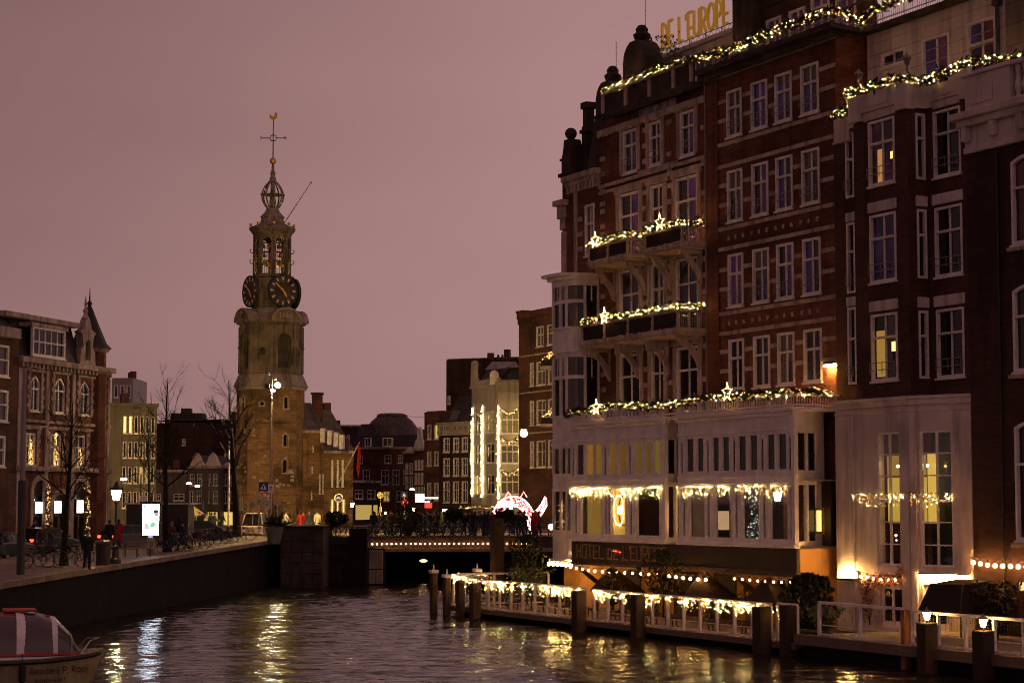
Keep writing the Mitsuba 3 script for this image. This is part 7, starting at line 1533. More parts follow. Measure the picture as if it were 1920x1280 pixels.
    if bag: mod['backpack'] = P(soft(chain([((np.array([-.08, .2, 1.35]), .085), (np.array([.08, .2, 1.35]), .085)), ((np.array([-.08, .21, 1.12]), .1), (np.array([.08, .21, 1.12]), .1)), ((np.array([0, .21, 1.1]), .1), (np.array([0, .2, 1.35]), .09))]), 0.06, 5), 'cloth_navy', smooth=True)
    return mod


PM = {'walk': person_model((0.42, ((-0.4, 0.3), (0.4, 0.3)))), 'stand': person_model((0.05, ((0.1, 0.2), (0.05, 0.25))), coat_len=0.62), 'coat': person_model((0.08, ((0.15, 0.4), (0.15, 0.35))), coat_len=0.35, hair='long'),
      'phone': person_model((0.04, ((0.5, 1.5), (0.1, 0.3))), hair='long'), 'pack': person_model((0.35, ((0.3, 0.7), (-0.3, 0.3))), bag=True, hat=True), 'talk': person_model((-0.1, ((0.25, 1.1), (0.3, 1.0))), hat=True)}


def person(u, y, pose, rot, label, coat=None, trousers=None, hair=None, z=None, sc=1.0, group=None):
    x = survey(u, 1000, y)[0]
    z = quay_z(y) if z is None else z
    sw = {}
    if coat: sw['coat'] = coat
    if trousers: sw['trousers'] = trousers
    if hair: sw['hair'] = hair
    return place(PM[pose], 'person', label, 'person', x, y, z, rot, sc, group, sw)


def bike_model():
    def ringm(cx):
        a = np.linspace(0, 2 * np.pi, 29); m = Mesh(); m.tube(np.stack([cx + 0.34 * np.cos(a), 0 * a, 0.35 + 0.34 * np.sin(a)], 1), 0.022, 5, cap=False); return m
    def spk(cx):
        m = Mesh()
        for j in range(12): a = j * math.pi / 6; m.tube([(cx, 0, 0.35), (cx + 0.33 * math.cos(a), 0.0, 0.35 + 0.33 * math.sin(a))], 0.004, 3, cap=False)
        m.ball((cx, 0, 0.35), 0.035, 1); return m
    f = Mesh()
    f.tube([(-0.52, 0, 0.35), (-0.12, 0, 0.3), (-0.22, 0, 0.85)], 0.016, 5).tube([(-0.52, 0, 0.35), (-0.2, 0, 0.72)], 0.012, 5).tube([(-0.12, 0, 0.3), (0.36, 0, 0.82)], 0.018, 5).tube([(-0.2, 0, 0.74), (0.34, 0, 0.9)], 0.016, 5).tube([(0.33, 0, 1.0), (0.4, 0, 0.7), (0.55, 0, 0.35)], 0.017, 5)
    h = Mesh().tube([(0.33, 0, 1.0), (0.32, 0, 1.1)], 0.016, 5).tube([(0.12, -0.3, 1.08), (0.28, -0.28, 1.13), (0.34, -0.1, 1.12), (0.34, 0.1, 1.12), (0.28, 0.28, 1.13), (0.12, 0.3, 1.08)], 0.014, 5)
    s = Mesh().ball((-0.24, 0, 0.95), 0.1, 1, (1.35, 0.85, 0.45)).tube([(-0.22, 0, 0.85), (-0.235, 0, 0.93)], 0.014, 5)
    c = Mesh().box(-0.8, -0.42, -0.06, 0.06, 0.72, 0.735).tube([(-0.75, 0.05, 0.72), (-0.53, 0.05, 0.36)], 0.008, 4).tube([(-0.75, -0.05, 0.72), (-0.53, -0.05, 0.36)], 0.008, 4)
    g = Mesh().tube([(-0.52 + 0.38 * math.cos(a), 0, 0.35 + 0.38 * math.sin(a)) for a in np.linspace(0.2, 3.0, 10)], 0.014, 4)
    b = Mesh().box(0.42, 0.74, -0.17, 0.17, 0.82, 0.84)
    for q in ((.42, .44, -.17, .17), (.72, .74, -.17, .17), (.441, .719, -.17, -.15), (.441, .719, .15, .17)): b.box(*q, 0.841, 1.06)
    l = Mesh().box(0.0, 0.04, 0.0, 0.04, 0, 0).ball((0.47, 0, 0.88), 0.035, 1)
    return {'tyre': P(ringm(-0.52), 'rubber', smooth=True), 'tyre|2': P(ringm(0.55), 'rubber', smooth=True), 'spokes': P(spk(-0.52), 'metal_dark'), 'spokes|2': P(spk(0.55), 'metal_dark'), 'frame': P(f, 'paint_black'), 'handlebar': P(h, 'metal_grey'), 'saddle': P(s, 'rubber', smooth=True), 'rack': P(c, 'metal_dark'), 'mudguard': P(g, 'metal_grey'), 'headlamp': P(l, 'chrome')}, {'basket': P(b, 'wood_dark')}


BIKE, BASKET = bike_model()


def bike(u, y, rot, label, z=None, frame=None, basket=False, lean=0.0, group='bicycles parked along the quay'):
    x = survey(u, 1000, y)[0]
    return place({**BIKE, **(BASKET if basket else {})}, 'bicycle', label, 'bicycle', x, y, quay_z(y) if z is None else z, rot, 1.0, group, {'frame': frame} if frame else None, lean)


def car_model(van=False):
    def hull(pts): m = m3.Manifold.hull_points(np.array(pts, float)).to_mesh(); return trimesh.Trimesh(m.vert_properties[:, :3], m.tri_verts, process=False)
    def sec(x, w, z0, z1, c=0.08): return [(x, s * (w - (c if (z in (z0, z1)) and e else 0)), z + (c if z == z0 and not e else -c if z == z1 and not e else 0)) for s in (-1, 1) for z in (z0, z1) for e in (0, 1)]
    low = hull(sec(-2.05, .74, .3, .8) + sec(-1.85, .85, .22, .95) + sec(0, .88, .2, .97) + sec(1.3, .86, .22, .88) + sec(1.95, .78, .26, .74) + sec(2.1, .66, .34, .62))
    r0, r1, zt = (-1.75, 0.5, 1.5) if not van else (-1.95, 0.9, 1.85)
    glass = hull(sec(-1.95, .76, .9, .95, .01) + sec(1.05, .76, .85, .92, .01) + sec(r0 + .35, .6, zt - .08, zt - .05, .01) + sec(r1 - .35, .6, zt - .08, zt - .05, .01))
    roof = hull(sec(r0 + .25, .6, zt - .07, zt - .02, .02) + sec(-.6, .63, zt - .07, zt + .02, .02) + sec(r1 - .25, .6, zt - .08, zt - .02, .02))
    pil = Mesh()
    for s in (-1, 1):
        for xa, xb in ((-1.9, r0 + .3), (-.35, -.4), (1.02, r1 - .3)): pil.tube([(xa, s * .77, .93), (xb, s * .605, zt - .06)], 0.035, 4)
    mod = {'body': P(low, 'paint_black', smooth=35), 'windows': P(glass, 'pane_dark', smooth=25), 'roof': P(roof, 'paint_black', smooth=35), 'pillars': P(pil, 'paint_black')}
    for k, (x, s) in enumerate(((-1.3, -1), (-1.3, 1), (1.32, -1), (1.32, 1))):
        a = np.linspace(0, 2 * np.pi, 21); ty = Mesh().tube(np.stack([x + .25 * np.cos(a), 0 * a + s * .78, .32 + .25 * np.sin(a)], 1), 0.085, 6, cap=False)
        rim = Mesh().prism(sg.Point(x, .32).buffer(.2), s * .78 - .07, s * .78 + .07)
        mod[f'wheel|{k}'] = P(ty, 'rubber', smooth=True, sub={'rim': P(rim, 'metal_grey')})
    for k, s in enumerate((-1, 1)):
        mod[f'tail_light|{k}'] = P(Mesh().cbox(-2.07, -1.98, s * .6 - .14, s * .6 + .14, .68, .84), None, lamp((5.0, .12, .06), 0.06))
        mod[f'headlight|{k}'] = P(Mesh().cbox(1.98, 2.04, s * .55 - .16, s * .55 + .16, .58, .7), 'chrome')
        mod[f'mirror|{k}'] = P(Mesh().ball((.85, s * .95, .98), .09, 1, (.6, 1, .8)), 'paint_black')
    mod['number_plate'] = P(Mesh().box(-2.085, -2.07, -.26, .26, .5, .61), 'paint_yellow'); mod['bumper'] = P(Mesh().cbox(-2.12, -1.95, -.72, .72, .32, .48), 'paint_black')
    return mod


CAR, VAN = car_model(), car_model(True)


def car(u, y, rot, label, paint, van=False, lit=True, group=None):
    x = survey(u, 1000, y)[0]
    m = dict(VAN if van else CAR)
    if not lit: m = {k: (v[0], 'paint_red' if k.startswith('tail') else v[1], None, v[3]) for k, v in m.items()}
    return place(m, 'car', label, 'car', x, y, quay_z(y) - 0.13, rot, 1.0, group, {'body': paint, 'roof': paint, 'pillars': paint, 'bumper': paint, 'mirror': paint})


# ---------------------------------------------------------------- the left quay
car(90, 121, 60, 'dark car with red tail lights behind the leftmost tree', 'paint_black')
car(12, 112, 75, 'dark car without lights at the left edge', 'paint_black', lit=False)
car(245, 128, 50, 'grey car with a lit tail light between the lantern post and the screen', 'paint_grey')
car(378, 139, 35, 'dark car with glaring red lights in the middle of the quay crowd', 'paint_black')
car(485, 152, 82, 'white rear of a car with a yellow plate below the tall mast', 'paint_white', van=True, lit=False)
car(55, 150, 40, 'far dark car half hidden at the foot of the corner building', 'paint_grey', lit=False)
for u, y, rot, lb, fr_, bs in ((70, 99, 20, 'bicycle leaning just right of the dark mast', None, True), (92, 99.5, -15, 'bicycle at the foot of the leftmost tree, left side', 'paint_grey', False), (132, 101, 12, 'bicycle at the foot of the leftmost tree, right side', None, False), (152, 103, -25, 'bicycle behind the standing man near the bin', None, True),
        (322, 118, 25, 'bicycle with a clear round wheel right of the screen post', 'paint_grey', False), (338, 120, -20, 'bicycle beside the second tree', None, False), (352, 122, 40, 'bicycle with basket in the row, third from the screen', None, True), (366, 124, 15, 'bicycle in the row before the pair of walkers', 'paint_red', False), (380, 126, -30, 'bicycle in the row below the red tail light', None, False),
        (394, 129, 35, 'bicycle with a tilted frame in the middle of the row', 'paint_grey', True), (408, 131, 10, 'bicycle in the row left of the third tree', None, False), (422, 133, -20, 'bicycle touching the third tree', None, False), (438, 135, 20, 'bicycle just right of the third tree', 'paint_grey', False), (455, 137, 5, 'last bicycle at the right end of the row, on the bright pavement', None, False), (515, 133, 70, 'bicycle leaning on the basket of the quay corner', None, True)):
    bike(u, y, rot, lb, frame=fr_, basket=bs, lean=RNG.uniform(-6, 6))
person(164, 97.5, 'stand', 20, 'man in a dark jacket standing at the quay edge right of the leftmost tree', 'cloth_black', 'cloth_navy', sc=1.04)
person(80, 112, 'coat', -30, 'person in brown coat before the dark car, left of the leftmost tree', 'cloth_brown')
person(95, 118, 'talk', 60, 'person in dull yellow jacket beside the leftmost tree', 'cloth_olive')
person(64, 125, 'walk', 80, 'dim walker in dark coat left of the shop arches', 'cloth_navy')
person(205, 124, 'stand', 200, 'dark figure just left of the lantern post', 'cloth_black')
person(222, 126, 'coat', 190, 'person in a red coat behind the lantern post', 'cloth_red')
person(243, 132, 'walk', 100, 'person in a white jacket left of the screen', 'cloth_white')
person(322, 118.5, 'talk', 40, 'person in brown jacket beside the second tree, facing its companion', 'cloth_brown', hair='hair_light')
person(343, 119, 'walk', -60, 'person in navy jacket walking right of the second tree', 'cloth_navy')
person(335, 131, 'pack', 170, 'person with backpack behind the pair by the second tree', 'cloth_black')
for k, (u, c, ps) in enumerate(((362, 'cloth_brown', 'coat'), (374, 'cloth_black', 'stand'), (388, 'cloth_white', 'walk'), (402, 'cloth_olive', 'talk'), (415, 'cloth_black', 'pack'), (396, 'cloth_navy', 'stand'))):
    person(u, 168 + 3 * k % 7, ps, 40 * k, ('person in brown coat, first of the crowd by the white gable houses', 'dark figure, second of the crowd by the white gable houses', 'person in pale jacket in the crowd by the white gable houses', 'person in olive coat in the crowd by the white gable houses', 'person with backpack at the right end of the crowd by the gable houses', 'tall dark figure at the back of the crowd by the gable houses')[k], c, z=3.25)
for u, y, c, ps, lb in ((472, 160, 'cloth_olive', 'stand', 'person in olive jacket under the yellow round sign'), (552, 160, 'cloth_black', 'walk', 'dark walker left of the red jacket by the tower foot'), (563, 161, 'cloth_red', 'coat', 'person in a bright red jacket at the tower foot'), (569, 163, 'cloth_red', 'talk', 'second red jacket close behind the first at the tower foot'), (580, 160, 'cloth_navy', 'stand', 'person in dark jacket right of the red jackets'), (588, 161, 'cloth_black', 'pack', 'dark walker with backpack before the guard house door'), (595, 160, 'cloth_white', 'coat', 'person in pale yellow scarf coat at the guard house door'), (536, 158, 'cloth_white', 'walk', 'person in pale jacket under the blank round sign')):
    person(u, y, ps, 70 * (u % 5), lb, c, z=3.42)
# lantern posts
def lantern_post(u, y, z, vt, label, L=22.0, w=0.6, group='lit crown lanterns on posts'):
    k = thing('street_lantern', label, 'street lamp', group)
    x = survey(u, 1000, y)[0]; zt = hz(vt, y); H_ = zt - z; s = H_ / 4.3; f = Frame(x, y, 90, z)
    part(k, 'base', Mesh(f).lathe([(0.3 * s, 0), (0.3 * s, 0.25 * s), (0.2 * s, 0.35 * s), (0.17 * s, 0.8 * s), (0.22 * s, 0.9 * s), (0.1 * s, 1.0 * s)], 0, 0, 8), 'metal_dark')
    part(k, 'column', Mesh(f).lathe([(0.075 * s, 1.0 * s), (0.06 * s, 2.0 * s), (0.09 * s, 2.05 * s), (0.05 * s, 2.15 * s), (0.05 * s, 3.2 * s), (0.1 * s, 3.25 * s), (0.12 * s, 3.36 * s)], 0, 0, 10), 'metal_dark')
    part(k, 'glass', Mesh(f).lathe([(0.16 * s, 3.37 * s), (0.29 * s, 3.9 * s)], 0, 0, 6), None, lamp(np.array([1, .66, .25]) * L, w))
    part(k, 'roof', Mesh(f).lathe([(0.34 * s, 3.9 * s), (0.36 * s, 3.98 * s), (0.2 * s, 4.08 * s), (0.1 * s, 4.2 * s), (0.12 * s, 4.24 * s), (0.02 * s, 4.42 * s)], 0, 0, 6), 'metal_dark')
    b = Mesh(f)
    for j in range(6): a = j * math.pi / 3; b.tube([(0.165 * s * math.cos(a), 0.165 * s * math.sin(a), 3.37 * s), (0.3 * s * math.cos(a), 0.3 * s * math.sin(a), 3.9 * s)], 0.012 * s, 4); b.ball((0.34 * s * math.cos(a), 0.34 * s * math.sin(a), 4.02 * s), 0.05 * s, 1)
    part(k, 'ribs', b, 'metal_dark')
    return k
lantern_post(217, 103.3, quay_z(103.3), 905, 'nearest crown lantern post, dark red base, on the left quay', 55)
lantern_post(660, 160, 3.42, 937, 'crown lantern post before the guard house', 12, 0.25)
lantern_post(722, 168, 3.42, 955, 'low crown lantern post before the dome block', 12, 0.25)
lantern_post(775, 166, 3.42, 947, 'crown lantern post behind the egg shaped bush on the bridge', 12, 0.25)
def mast(u, y, z, vt, label, r=0.11, m='metal_grey', lower=None):
    k = thing('lamp_mast', label, 'mast'); x = survey(u, 1000, y)[0]; zt = hz(vt, y)
    zl = z + (zt - z) * (lower or 0.12)
    part(k, 'sleeve', Mesh().lathe([(r * 1.5, z), (r * 1.5, zl), (r, zl + .05)], x, y, 10), 'metal_dark'); part(k, 'pole', Mesh().lathe([(r, zl + .051), (r * .7, zt)], x, y, 10), m)
    return k, x, zt
k, x, zt = mast(40, 92.8, quay_z(92.8), 690, 'tall mast with a dark lower half at the left edge of the quay', 0.13, 'metal_grey', 0.45); part(k, 'arm', Mesh().tube([(x, 92.8, zt - .1), (x + .2, 93.5, zt + .1), (x + .4, 95, zt + .05)], 0.05, 5), 'metal_grey')
k, x, zt = mast(428, 150, 3.3, 826, 'white pole right of the third tree, with small camera heads', 0.08, 'white_paint', 0.1)
for v in (838, 858): part(k, 'camera_head', Mesh().lathe([(0.05, hz(v, 150)), (0.14, hz(v, 150) + .1), (0.14, hz(v, 150) + .3), (0.03, hz(v, 150) + .4)], x + (.15 if v < 850 else -.25), 150, 8), 'white_paint')
k, x, zt = mast(507, 150, 3.3, 690, 'tall thin floodlight mast standing before the tower', 0.09, 'metal_grey', 0.1)
LX, LY, LZ = x, 150.0, hz(722, 150)
fl = thing('floodlight', 'dazzling yellow floodlight on the tall mast before the tower', 'floodlight')
part(fl, 'lens', Mesh().ball((LX + .45, LY - .1, LZ), 0.22, 2), None, lamp(np.array([1, .66, .22]) * 75, 0.8))
def flood(c, d, r, L, w):
    """A round floodlight lens that faces along d."""
    d = np.array(d, float); d /= np.linalg.norm(d); a = np.cross(d, [0, 0, 1.0]); a /= np.linalg.norm(a); b = np.cross(a, d); an = np.arange(16) * np.pi / 8
    v = np.vstack([[c], np.array(c) + r * (np.cos(an)[:, None] * a + np.sin(an)[:, None] * b)])
    t = np.array([[0, j + 1, (j + 1) % 16 + 1] for j in range(16)])
    m = trimesh.Trimesh(v, t, process=False)
    if m.face_normals[0] @ d < 0: m = trimesh.Trimesh(v, t[:, ::-1], process=False)
    return m
part(fl, 'lens', flood((LX - .1, LY + .35, LZ - .35), (-0.02, 1, -0.33), 0.26, 0, 0), None, lamp(np.array([1, .66, .15]) * 3300, 1.8))
part(fl, 'lens', flood((LX + .1, LY - .2, LZ - .4), (-0.16, -0.45, -1), 0.2, 0, 0), None, lamp(np.array([1, .66, .22]) * 2200, 1.2))
part(fl, 'housing', Mesh().cbox(LX - .5, LX - .15, LY - .2, LY + .25, LZ - .25, LZ + .1).cbox(LX + .2, LX + .35, LY, LY + .3, LZ - .15, LZ + .2).tube([(LX, LY, LZ), (LX + .45, LY + .1, LZ)], 0.05, 5).tube([(LX - .1, LY + .35, LZ - .3), (LX, LY, LZ)], 0.05, 5), 'metal_dark')
for v in (700, 710): part(fl, 'camera', Mesh().ball((LX + (.25 if v > 705 else -.2), LY - .1, hz(v, 150)), 0.14, 1), 'metal_pale')
# small street lights that glow over the street
for u, v, y, lb, L in ((232, 898, 150, 'street light shining in front of the pale modern building', 10), (354, 906, 190, 'street light shining before the white gable houses, upper', 18), (370, 911, 200, 'smaller street light just right of the upper one by the gable houses', 8), (355, 948, 180, 'street light low over the stall by the gable houses', 12), (773, 917, 200, 'white street light before the white scrolled gable', 18)):
    k = thing('street_light', lb, 'street light', 'small distant street lights'); x, z = survey(u, v, y)
    part(k, 'lens', Mesh().ball((x, y, z), 0.2, 1, (1.3, 1, .55)), None, lamp(np.array([1, .82, .5]) * L, 0.3)); part(k, 'arm', Mesh().tube([(x, y, z + .1), (x + .8, y + .3, z + .4), (x + 1.2, y + .5, z + .35)], 0.03, 4).tube([(x + 1.2, y + .5, 3.3), (x + 1.2, y + .5, z + .4)], 0.06, 6), 'metal_dark')
hl = thing('hanging_lamp', 'big blazing street lamp hung on a cable before the cream lit house', 'street lamp'); x, z = survey(982, 812, 162)
part(hl, 'globe', Mesh().ball((x, 162, z), 0.3, 2), None, lamp(np.array([1, .72, .32]) * 26, 1.2)); part(hl, 'hood', Mesh().lathe([(0.4, z + .3), (0.2, z + .45), (0.05, z + .6)], x, 162, 10), 'metal_dark'); part(hl, 'cable', Mesh().tube([(x - 12, 162, z + 1.6), (x, 162, z + .6), (x + 5, 162, z + 1.5)], 0.015, 4), 'wire')
# trees
def bare_tree(label, u, y, z, vt, spread, seed, lean=0.0, r0=0.2, clear=0.3, group='bare street trees'):
    k = thing('bare_tree', label, 'tree', group)
    rr = np.random.default_rng(seed); x = survey(u, 1000, y)[0]; Hh = hz(vt, y) - z
    tr_, cr = Mesh(), Mesh()
    pts = [np.array([x + lean * t + 0.12 * math.sin(3 * t + seed), y + 0.1 * math.cos(2.3 * t), z + Hh * 0.97 * t]) for t in np.linspace(0, 1, 12)]
    tr_.tube(pts, [r0 * (1.25 - .25 * min(1, i)) * (1 - .93 * i / 11) + .008 for i in range(12)], 8)
    def grow(p, d, L, r, lvl):
        q = [p]; dd = d.copy(); n = 5
        for i in range(n):
            dd = dd + rr.normal(size=3) * 0.14 + np.array([0, 0, 0.07]); dd /= np.linalg.norm(dd); q.append(q[-1] + dd * L / n)
        cr.tube(q, np.linspace(r, r * .35, n + 1), 5 if lvl < 2 else 3, cap=False)
        if lvl < 3:
            for i in range(5 if lvl < 2 else 4):
                t = rr.uniform(.25, 1); b = q[int(t * n)]; e = dd + rr.normal(size=3) * 0.62; e[2] += .15; e /= np.linalg.norm(e); grow(b, e, L * rr.uniform(.38, .6), r * .5, lvl + 1)
    for i in range(15):
        t = clear + (0.95 - clear) * (i + rr.random()) / 15; b = pts[0] * 0 + np.array([np.interp(t, np.linspace(0, 1, 12), [q[c] for q in pts]) for c in range(3)])
        a = i * 2.4 + rr.random(); e = np.array([math.cos(a), math.sin(a) * .8, .75 + .5 * t]); e /= np.linalg.norm(e)
        grow(b, e, spread * (1.05 - .62 * t) * rr.uniform(.8, 1.15), r0 * .42 * (1.1 - t), 1)
    part(k, 'trunk', tr_, 'bark', smooth=40); part(k, 'crown', cr, 'bark', kind='stuff')
bare_tree('nearest bare tree on the left quay, before the corner building', 124, 101.3, quay_z(101), 745, 3.4, 5, .1, 0.2, 0.35)
bare_tree('second bare tree, thin crown against the sky, behind the bright screen', 310, 119, quay_z(119), 698, 3.6, 9, .1, 0.19, 0.33)
bare_tree('third bare tree, tallest, overlapping the left side of the tower', 441, 147, 3.25, 704, 4.6, 14, -.5, 0.3, 0.38)
bare_tree('small bare tree on the square before the dome block', 742, 190, 3.4, 880, 2.4, 21, 0, 0.12, 0.3)
bare_tree('thin bare tree beside the far houses left of the dome block', 700, 205, 3.4, 870, 2.4, 23, 0, 0.1, 0.3)
bare_tree('bare tree behind the corner building and the modern building', 278, 150, 3.2, 760, 3.0, 27, 0, 0.14, 0.3)
# advertising screen
sx, sy = survey(283, 1000, 114); sy = 114.0; sz = quay_z(114)
ad = thing('display_screen', 'tall bright white advertising screen with a figure in white on it', 'screen')
z0, z1 = hz(1003, sy), hz(944, sy); xa, xb = survey(267.5, 975, sy)[0], survey(298.5, 975, sy)[0]
part(ad, 'housing', Mesh().prism(sg.box(xa - .1, z0 - .14, xb + .1, z1 + .12).difference(sg.box(xa, z0, xb, z1)), sy - .05, sy + .02).box(xa - .1, xb + .1, sy + .021, sy + .25, z0 - .14, z1 + .12), 'metal_dark')
part(ad, 'screen', Mesh().box(xa, xb, sy - .02, sy + .015, z0, z1), None, lamp((1.9, 2.05, 2.4), 0.8))
def adp(nm, poly, col, d=0.0): part(ad, nm, Mesh().prism(sg.Polygon([(xa + (xb - xa) * a, z0 + (z1 - z0) * b) for a, b in poly]), sy - .026 - d, sy - .0215), None, lamp(col, 0.01))
adp('picture', [(.03, .6), (.1, .6), (.13, .95), (.05, .95)], (.05, .13, .33)); adp('picture', [(.64, .78), (.68, .7), (.95, .7), (.97, .77), (.88, .81), (.7, .81)], (.02, .02, .03)); adp('picture', [(.7, .62), (.95, .62), (.95, .699), (.7, .699)], (.26, .19, .16)); adp('picture', [(.42, .28), (.62, .24), (.75, .3), (.72, .42), (.55, .42)], (.1, .3, .17)); adp('picture', [(.1, .2), (.4, .18), (.38, .36), (.15, .38)], (.34, .26, .25)); adp('picture', [(.72, .3), (.95, .28), (.98, .615), (.74, .615)], (.38, .37, .33))
part(ad, 'foot', Mesh().box(xa + .25, xb - .25, sy + .03, sy + .2, sz, z0 - .141), 'metal_grey'); part(ad, 'logo_light', Mesh().box(xa + .35, xb - .35, sy - .055, sy - .05, z0 - .1, z0 - .06), None, lamp((.5, .55, 1.3), 0.03))
kx0, kx1 = survey(236, 1000, 131)[0], survey(352, 1000, 131)[0]
ks = thing('kiosk', 'long dark kiosk box behind the bright screen', 'kiosk'); part(ks, 'body', Mesh().cbox(kx0, kx1, 131, 133.5, 2.8, hz(946, 131)), 'metal_dark'); part(ks, 'roof', Mesh().cbox(kx0 - .15, kx1 + .15, 130.8, 133.7, hz(946, 131) + .001, hz(942, 131)), 'metal_pale'); part(ks, 'shutter', Mesh().box(kx0 + 2.2, kx1 - .3, 130.96, 130.99, 3.2, hz(952, 131)), 'stone_dark')
for j in range(8): part(ks, 'slat', Mesh().cbox(kx0 + 2.2, kx1 - .3, 130.92, 130.955, 3.25 + j * .17, 3.4 + j * .17, .01), 'metal_dark')
x, z = survey(269, 933, 131.5); part(ks, 'light_box', Mesh().cbox(x - .25, x + .25, 131.5, 131.7, z - .2, z + .15), 'white_paint')
for u, y, lb in ((258, 112, 'slatted bench with curved iron legs before the bright screen'), (190, 106, 'bench behind the bin near the nearest lantern')):
    b = thing('bench', lb, 'bench'); x = survey(u, 1000, y)[0]; f = Frame(x, y, 90, quay_z(y))
    for j in range(3): part(b, 'slat', Mesh(f).cbox(-.85, .85, -.24 + j * .16, -.1 + j * .16, .42, .46, .008), 'wood_grey')
    for j in range(2): part(b, 'back_slat', Mesh(f).cbox(-.85, .85, .26, .3, .58 + j * .16, .7 + j * .16, .008), 'wood_grey')
    for s in (-.7, 0, .7): part(b, 'leg', Mesh(f).tube([(s, -.28, 0), (s, -.2, .2), (s, -.24, .4), (s, .2, .4), (s, .28, .9)], .025, 5).tube([(s, .2, .4), (s, .12, .2), (s, .26, 0)], .025, 5), 'metal_dark')
bn = thing('litter_bin', 'wide dark round litter bin left of the nearest lantern', 'bin'); x = survey(194, 1000, 102)[0]; part(bn, 'body', Mesh(Frame(x, 102, 90, quay_z(102))).lathe([(.36, 0), (.38, 1.05), (.42, 1.1), (.42, 1.2), (.3, 1.28)], 0, 0, 14), 'metal_dark', smooth=40); part(bn, 'rim', Mesh(Frame(x, 102, 90, quay_z(102))).lathe([(.43, 1.12), (.44, 1.16), (.43, 1.18)], 0, 0, 14), 'metal_grey')
bk_ = thing('planter', 'wire planter heaped with dark plants and bags at the quay corner', 'planter'); x = survey(514, 1000, 132)[0]; f = Frame(x, 132, 90, quay_z(132)); part(bk_, 'tub', Mesh(f).lathe([(.4, 0), (.62, 1.1), (.66, 1.12), (.55, 1.0)], 0, 0, 14), 'metal_grey', smooth=40)
q = np.array([[x + RNG.gauss(0, .4), 132 + RNG.gauss(0, .35), quay_z(132) + 1.15 + abs(RNG.gauss(0, .4))] for _ in range(420)]); part(bk_, 'plants', leaves(q, .13), 'leaf_bush', kind='stuff')
# signs by the mast
def post_sign(name, label, u, v, y, kind, r=.36, m='paint_blue', u_pole=None):
    k = thing(name, label, 'sign'); x, z = survey(u, v, y)
    if kind == 'disc': pg = sg.Point(x, z).buffer(r, 12)
    elif kind == 'rect': pg = sg.box(x - r, z - r * 1.25, x + r, z + r * 1.25)
    elif kind == 'square': pg = sg.box(x - r, z - r, x + r, z + r)
    else: pg = sg.Polygon([(x - r, z + r * .6), (x + r, z + r * .6), (x, z - r)])
    part(k, 'plate', Mesh().prism(pg, y, y + .03), m)
    xp = survey(u_pole or u, 1000, y)[0]; part(k, 'pole', Mesh().tube([(xp, y + .07, 3.3), (xp, y + .07, z)], .04, 6), 'metal_pale')
    return k, x, z, y, r
k, x, z, y, r = post_sign('crossing_sign', 'blue square pedestrian crossing sign at the foot of the tall mast', 494, 912, 148, 'square', .33); tri = [(x - .24, z - .2), (x + .24, z - .2), (x, z + .24)]; part(k, 'triangle', Mesh().prism(sg.Polygon(tri), y - .012, y - .002), 'white_paint'); part(k, 'figure', Mesh().prism(sg.Polygon([(x - .04, z - .15), (x + .08, z - .16), (x + .02, z + .1), (x - .03, z + .1)]), y - .02, y - .0125), 'rubber')
k, x, z, y, r = post_sign('yield_sign', 'white give way triangle with red rim below the blue square sign', 496, 928, 148.2, 'tri', .3, 'paint_red'); part(k, 'inner', Mesh().prism(sg.Polygon([(x - .18, z + .12), (x + .18, z + .12), (x, z - .18)]), y - .012, y - .002), 'white_paint')
k, x, z, y, r = post_sign('speed_sign', 'grey board with a round red rimmed sign, below the give way triangle', 498, 944, 148.4, 'rect', .32, 'metal_pale'); part(k, 'ring', Mesh().prism(sg.Point(x, z).buffer(.2).difference(sg.Point(x, z).buffer(.15)), y - .012, y - .002), 'paint_red'); part(k, 'bar', Mesh().prism(sg.LineString([(x - .12, z + .12), (x + .12, z - .12)]).buffer(.025), y - .02, y - .0125), 'paint_red')
k, x, z, y, r = post_sign('parking_sign', 'white tall plate with a small round emblem right of the tall mast', 507.5, 915, 148.6, 'rect', .24, 'white_paint'); part(k, 'emblem', Mesh().prism(sg.Point(x, z).buffer(.13).difference(sg.Point(x, z).buffer(.09)), y - .012, y - .002), 'rubber')
k, x, z, y, r = post_sign('route_sign', 'pale yellow oval over a yellow plate on a lit post left of the tall mast', 485, 940, 147, 'rect', .22, 'canvas_cream'); part(k, 'oval', Mesh().prism(translate(sg.Point(0, 0).buffer(.22), x, z + .52), y, y + .03), 'canvas_cream')
for j in range(4): part(k, 'line', Mesh().box(x - .14, x + .14, y - .012, y - .002, z - .18 + j * .1, z - .15 + j * .1), 'wood_dark')
post_sign('blank_sign', 'plain pale round sign seen on a thin post right of the tall mast', 519.5, 942, 147, 'disc', .28, 'canvas_cream')
post_sign('lane_sign', 'slim bluish oval sign left of the yellow plate', 473, 946, 149, 'disc', .22, 'metal_grey')
k, x, z, y, r = post_sign('no_entry_sign', 'red no entry sign with a white bar before the scrolled gable', 759, 942, 168, 'disc', .3, 'paint_red'); part(k, 'bar', Mesh().box(x - .2, x + .2, y - .012, y - .002, z - .05, z + .05), 'white_paint')
k, x, z, y, r = post_sign('crossing_sign', 'small blue pedestrian sign above the red no entry sign', 758, 927, 168.3, 'square', .26); part(k, 'triangle', Mesh().prism(sg.Polygon([(x - .18, z - .18), (x + .18, z - .18), (x, z + .2)]), y - .012, y - .002), 'white_paint')
post_sign('back_sign', 'pale oval sign seen from behind, on the bridge left of the red sign', 713, 928, 160, 'disc', .28, 'canvas_cream')
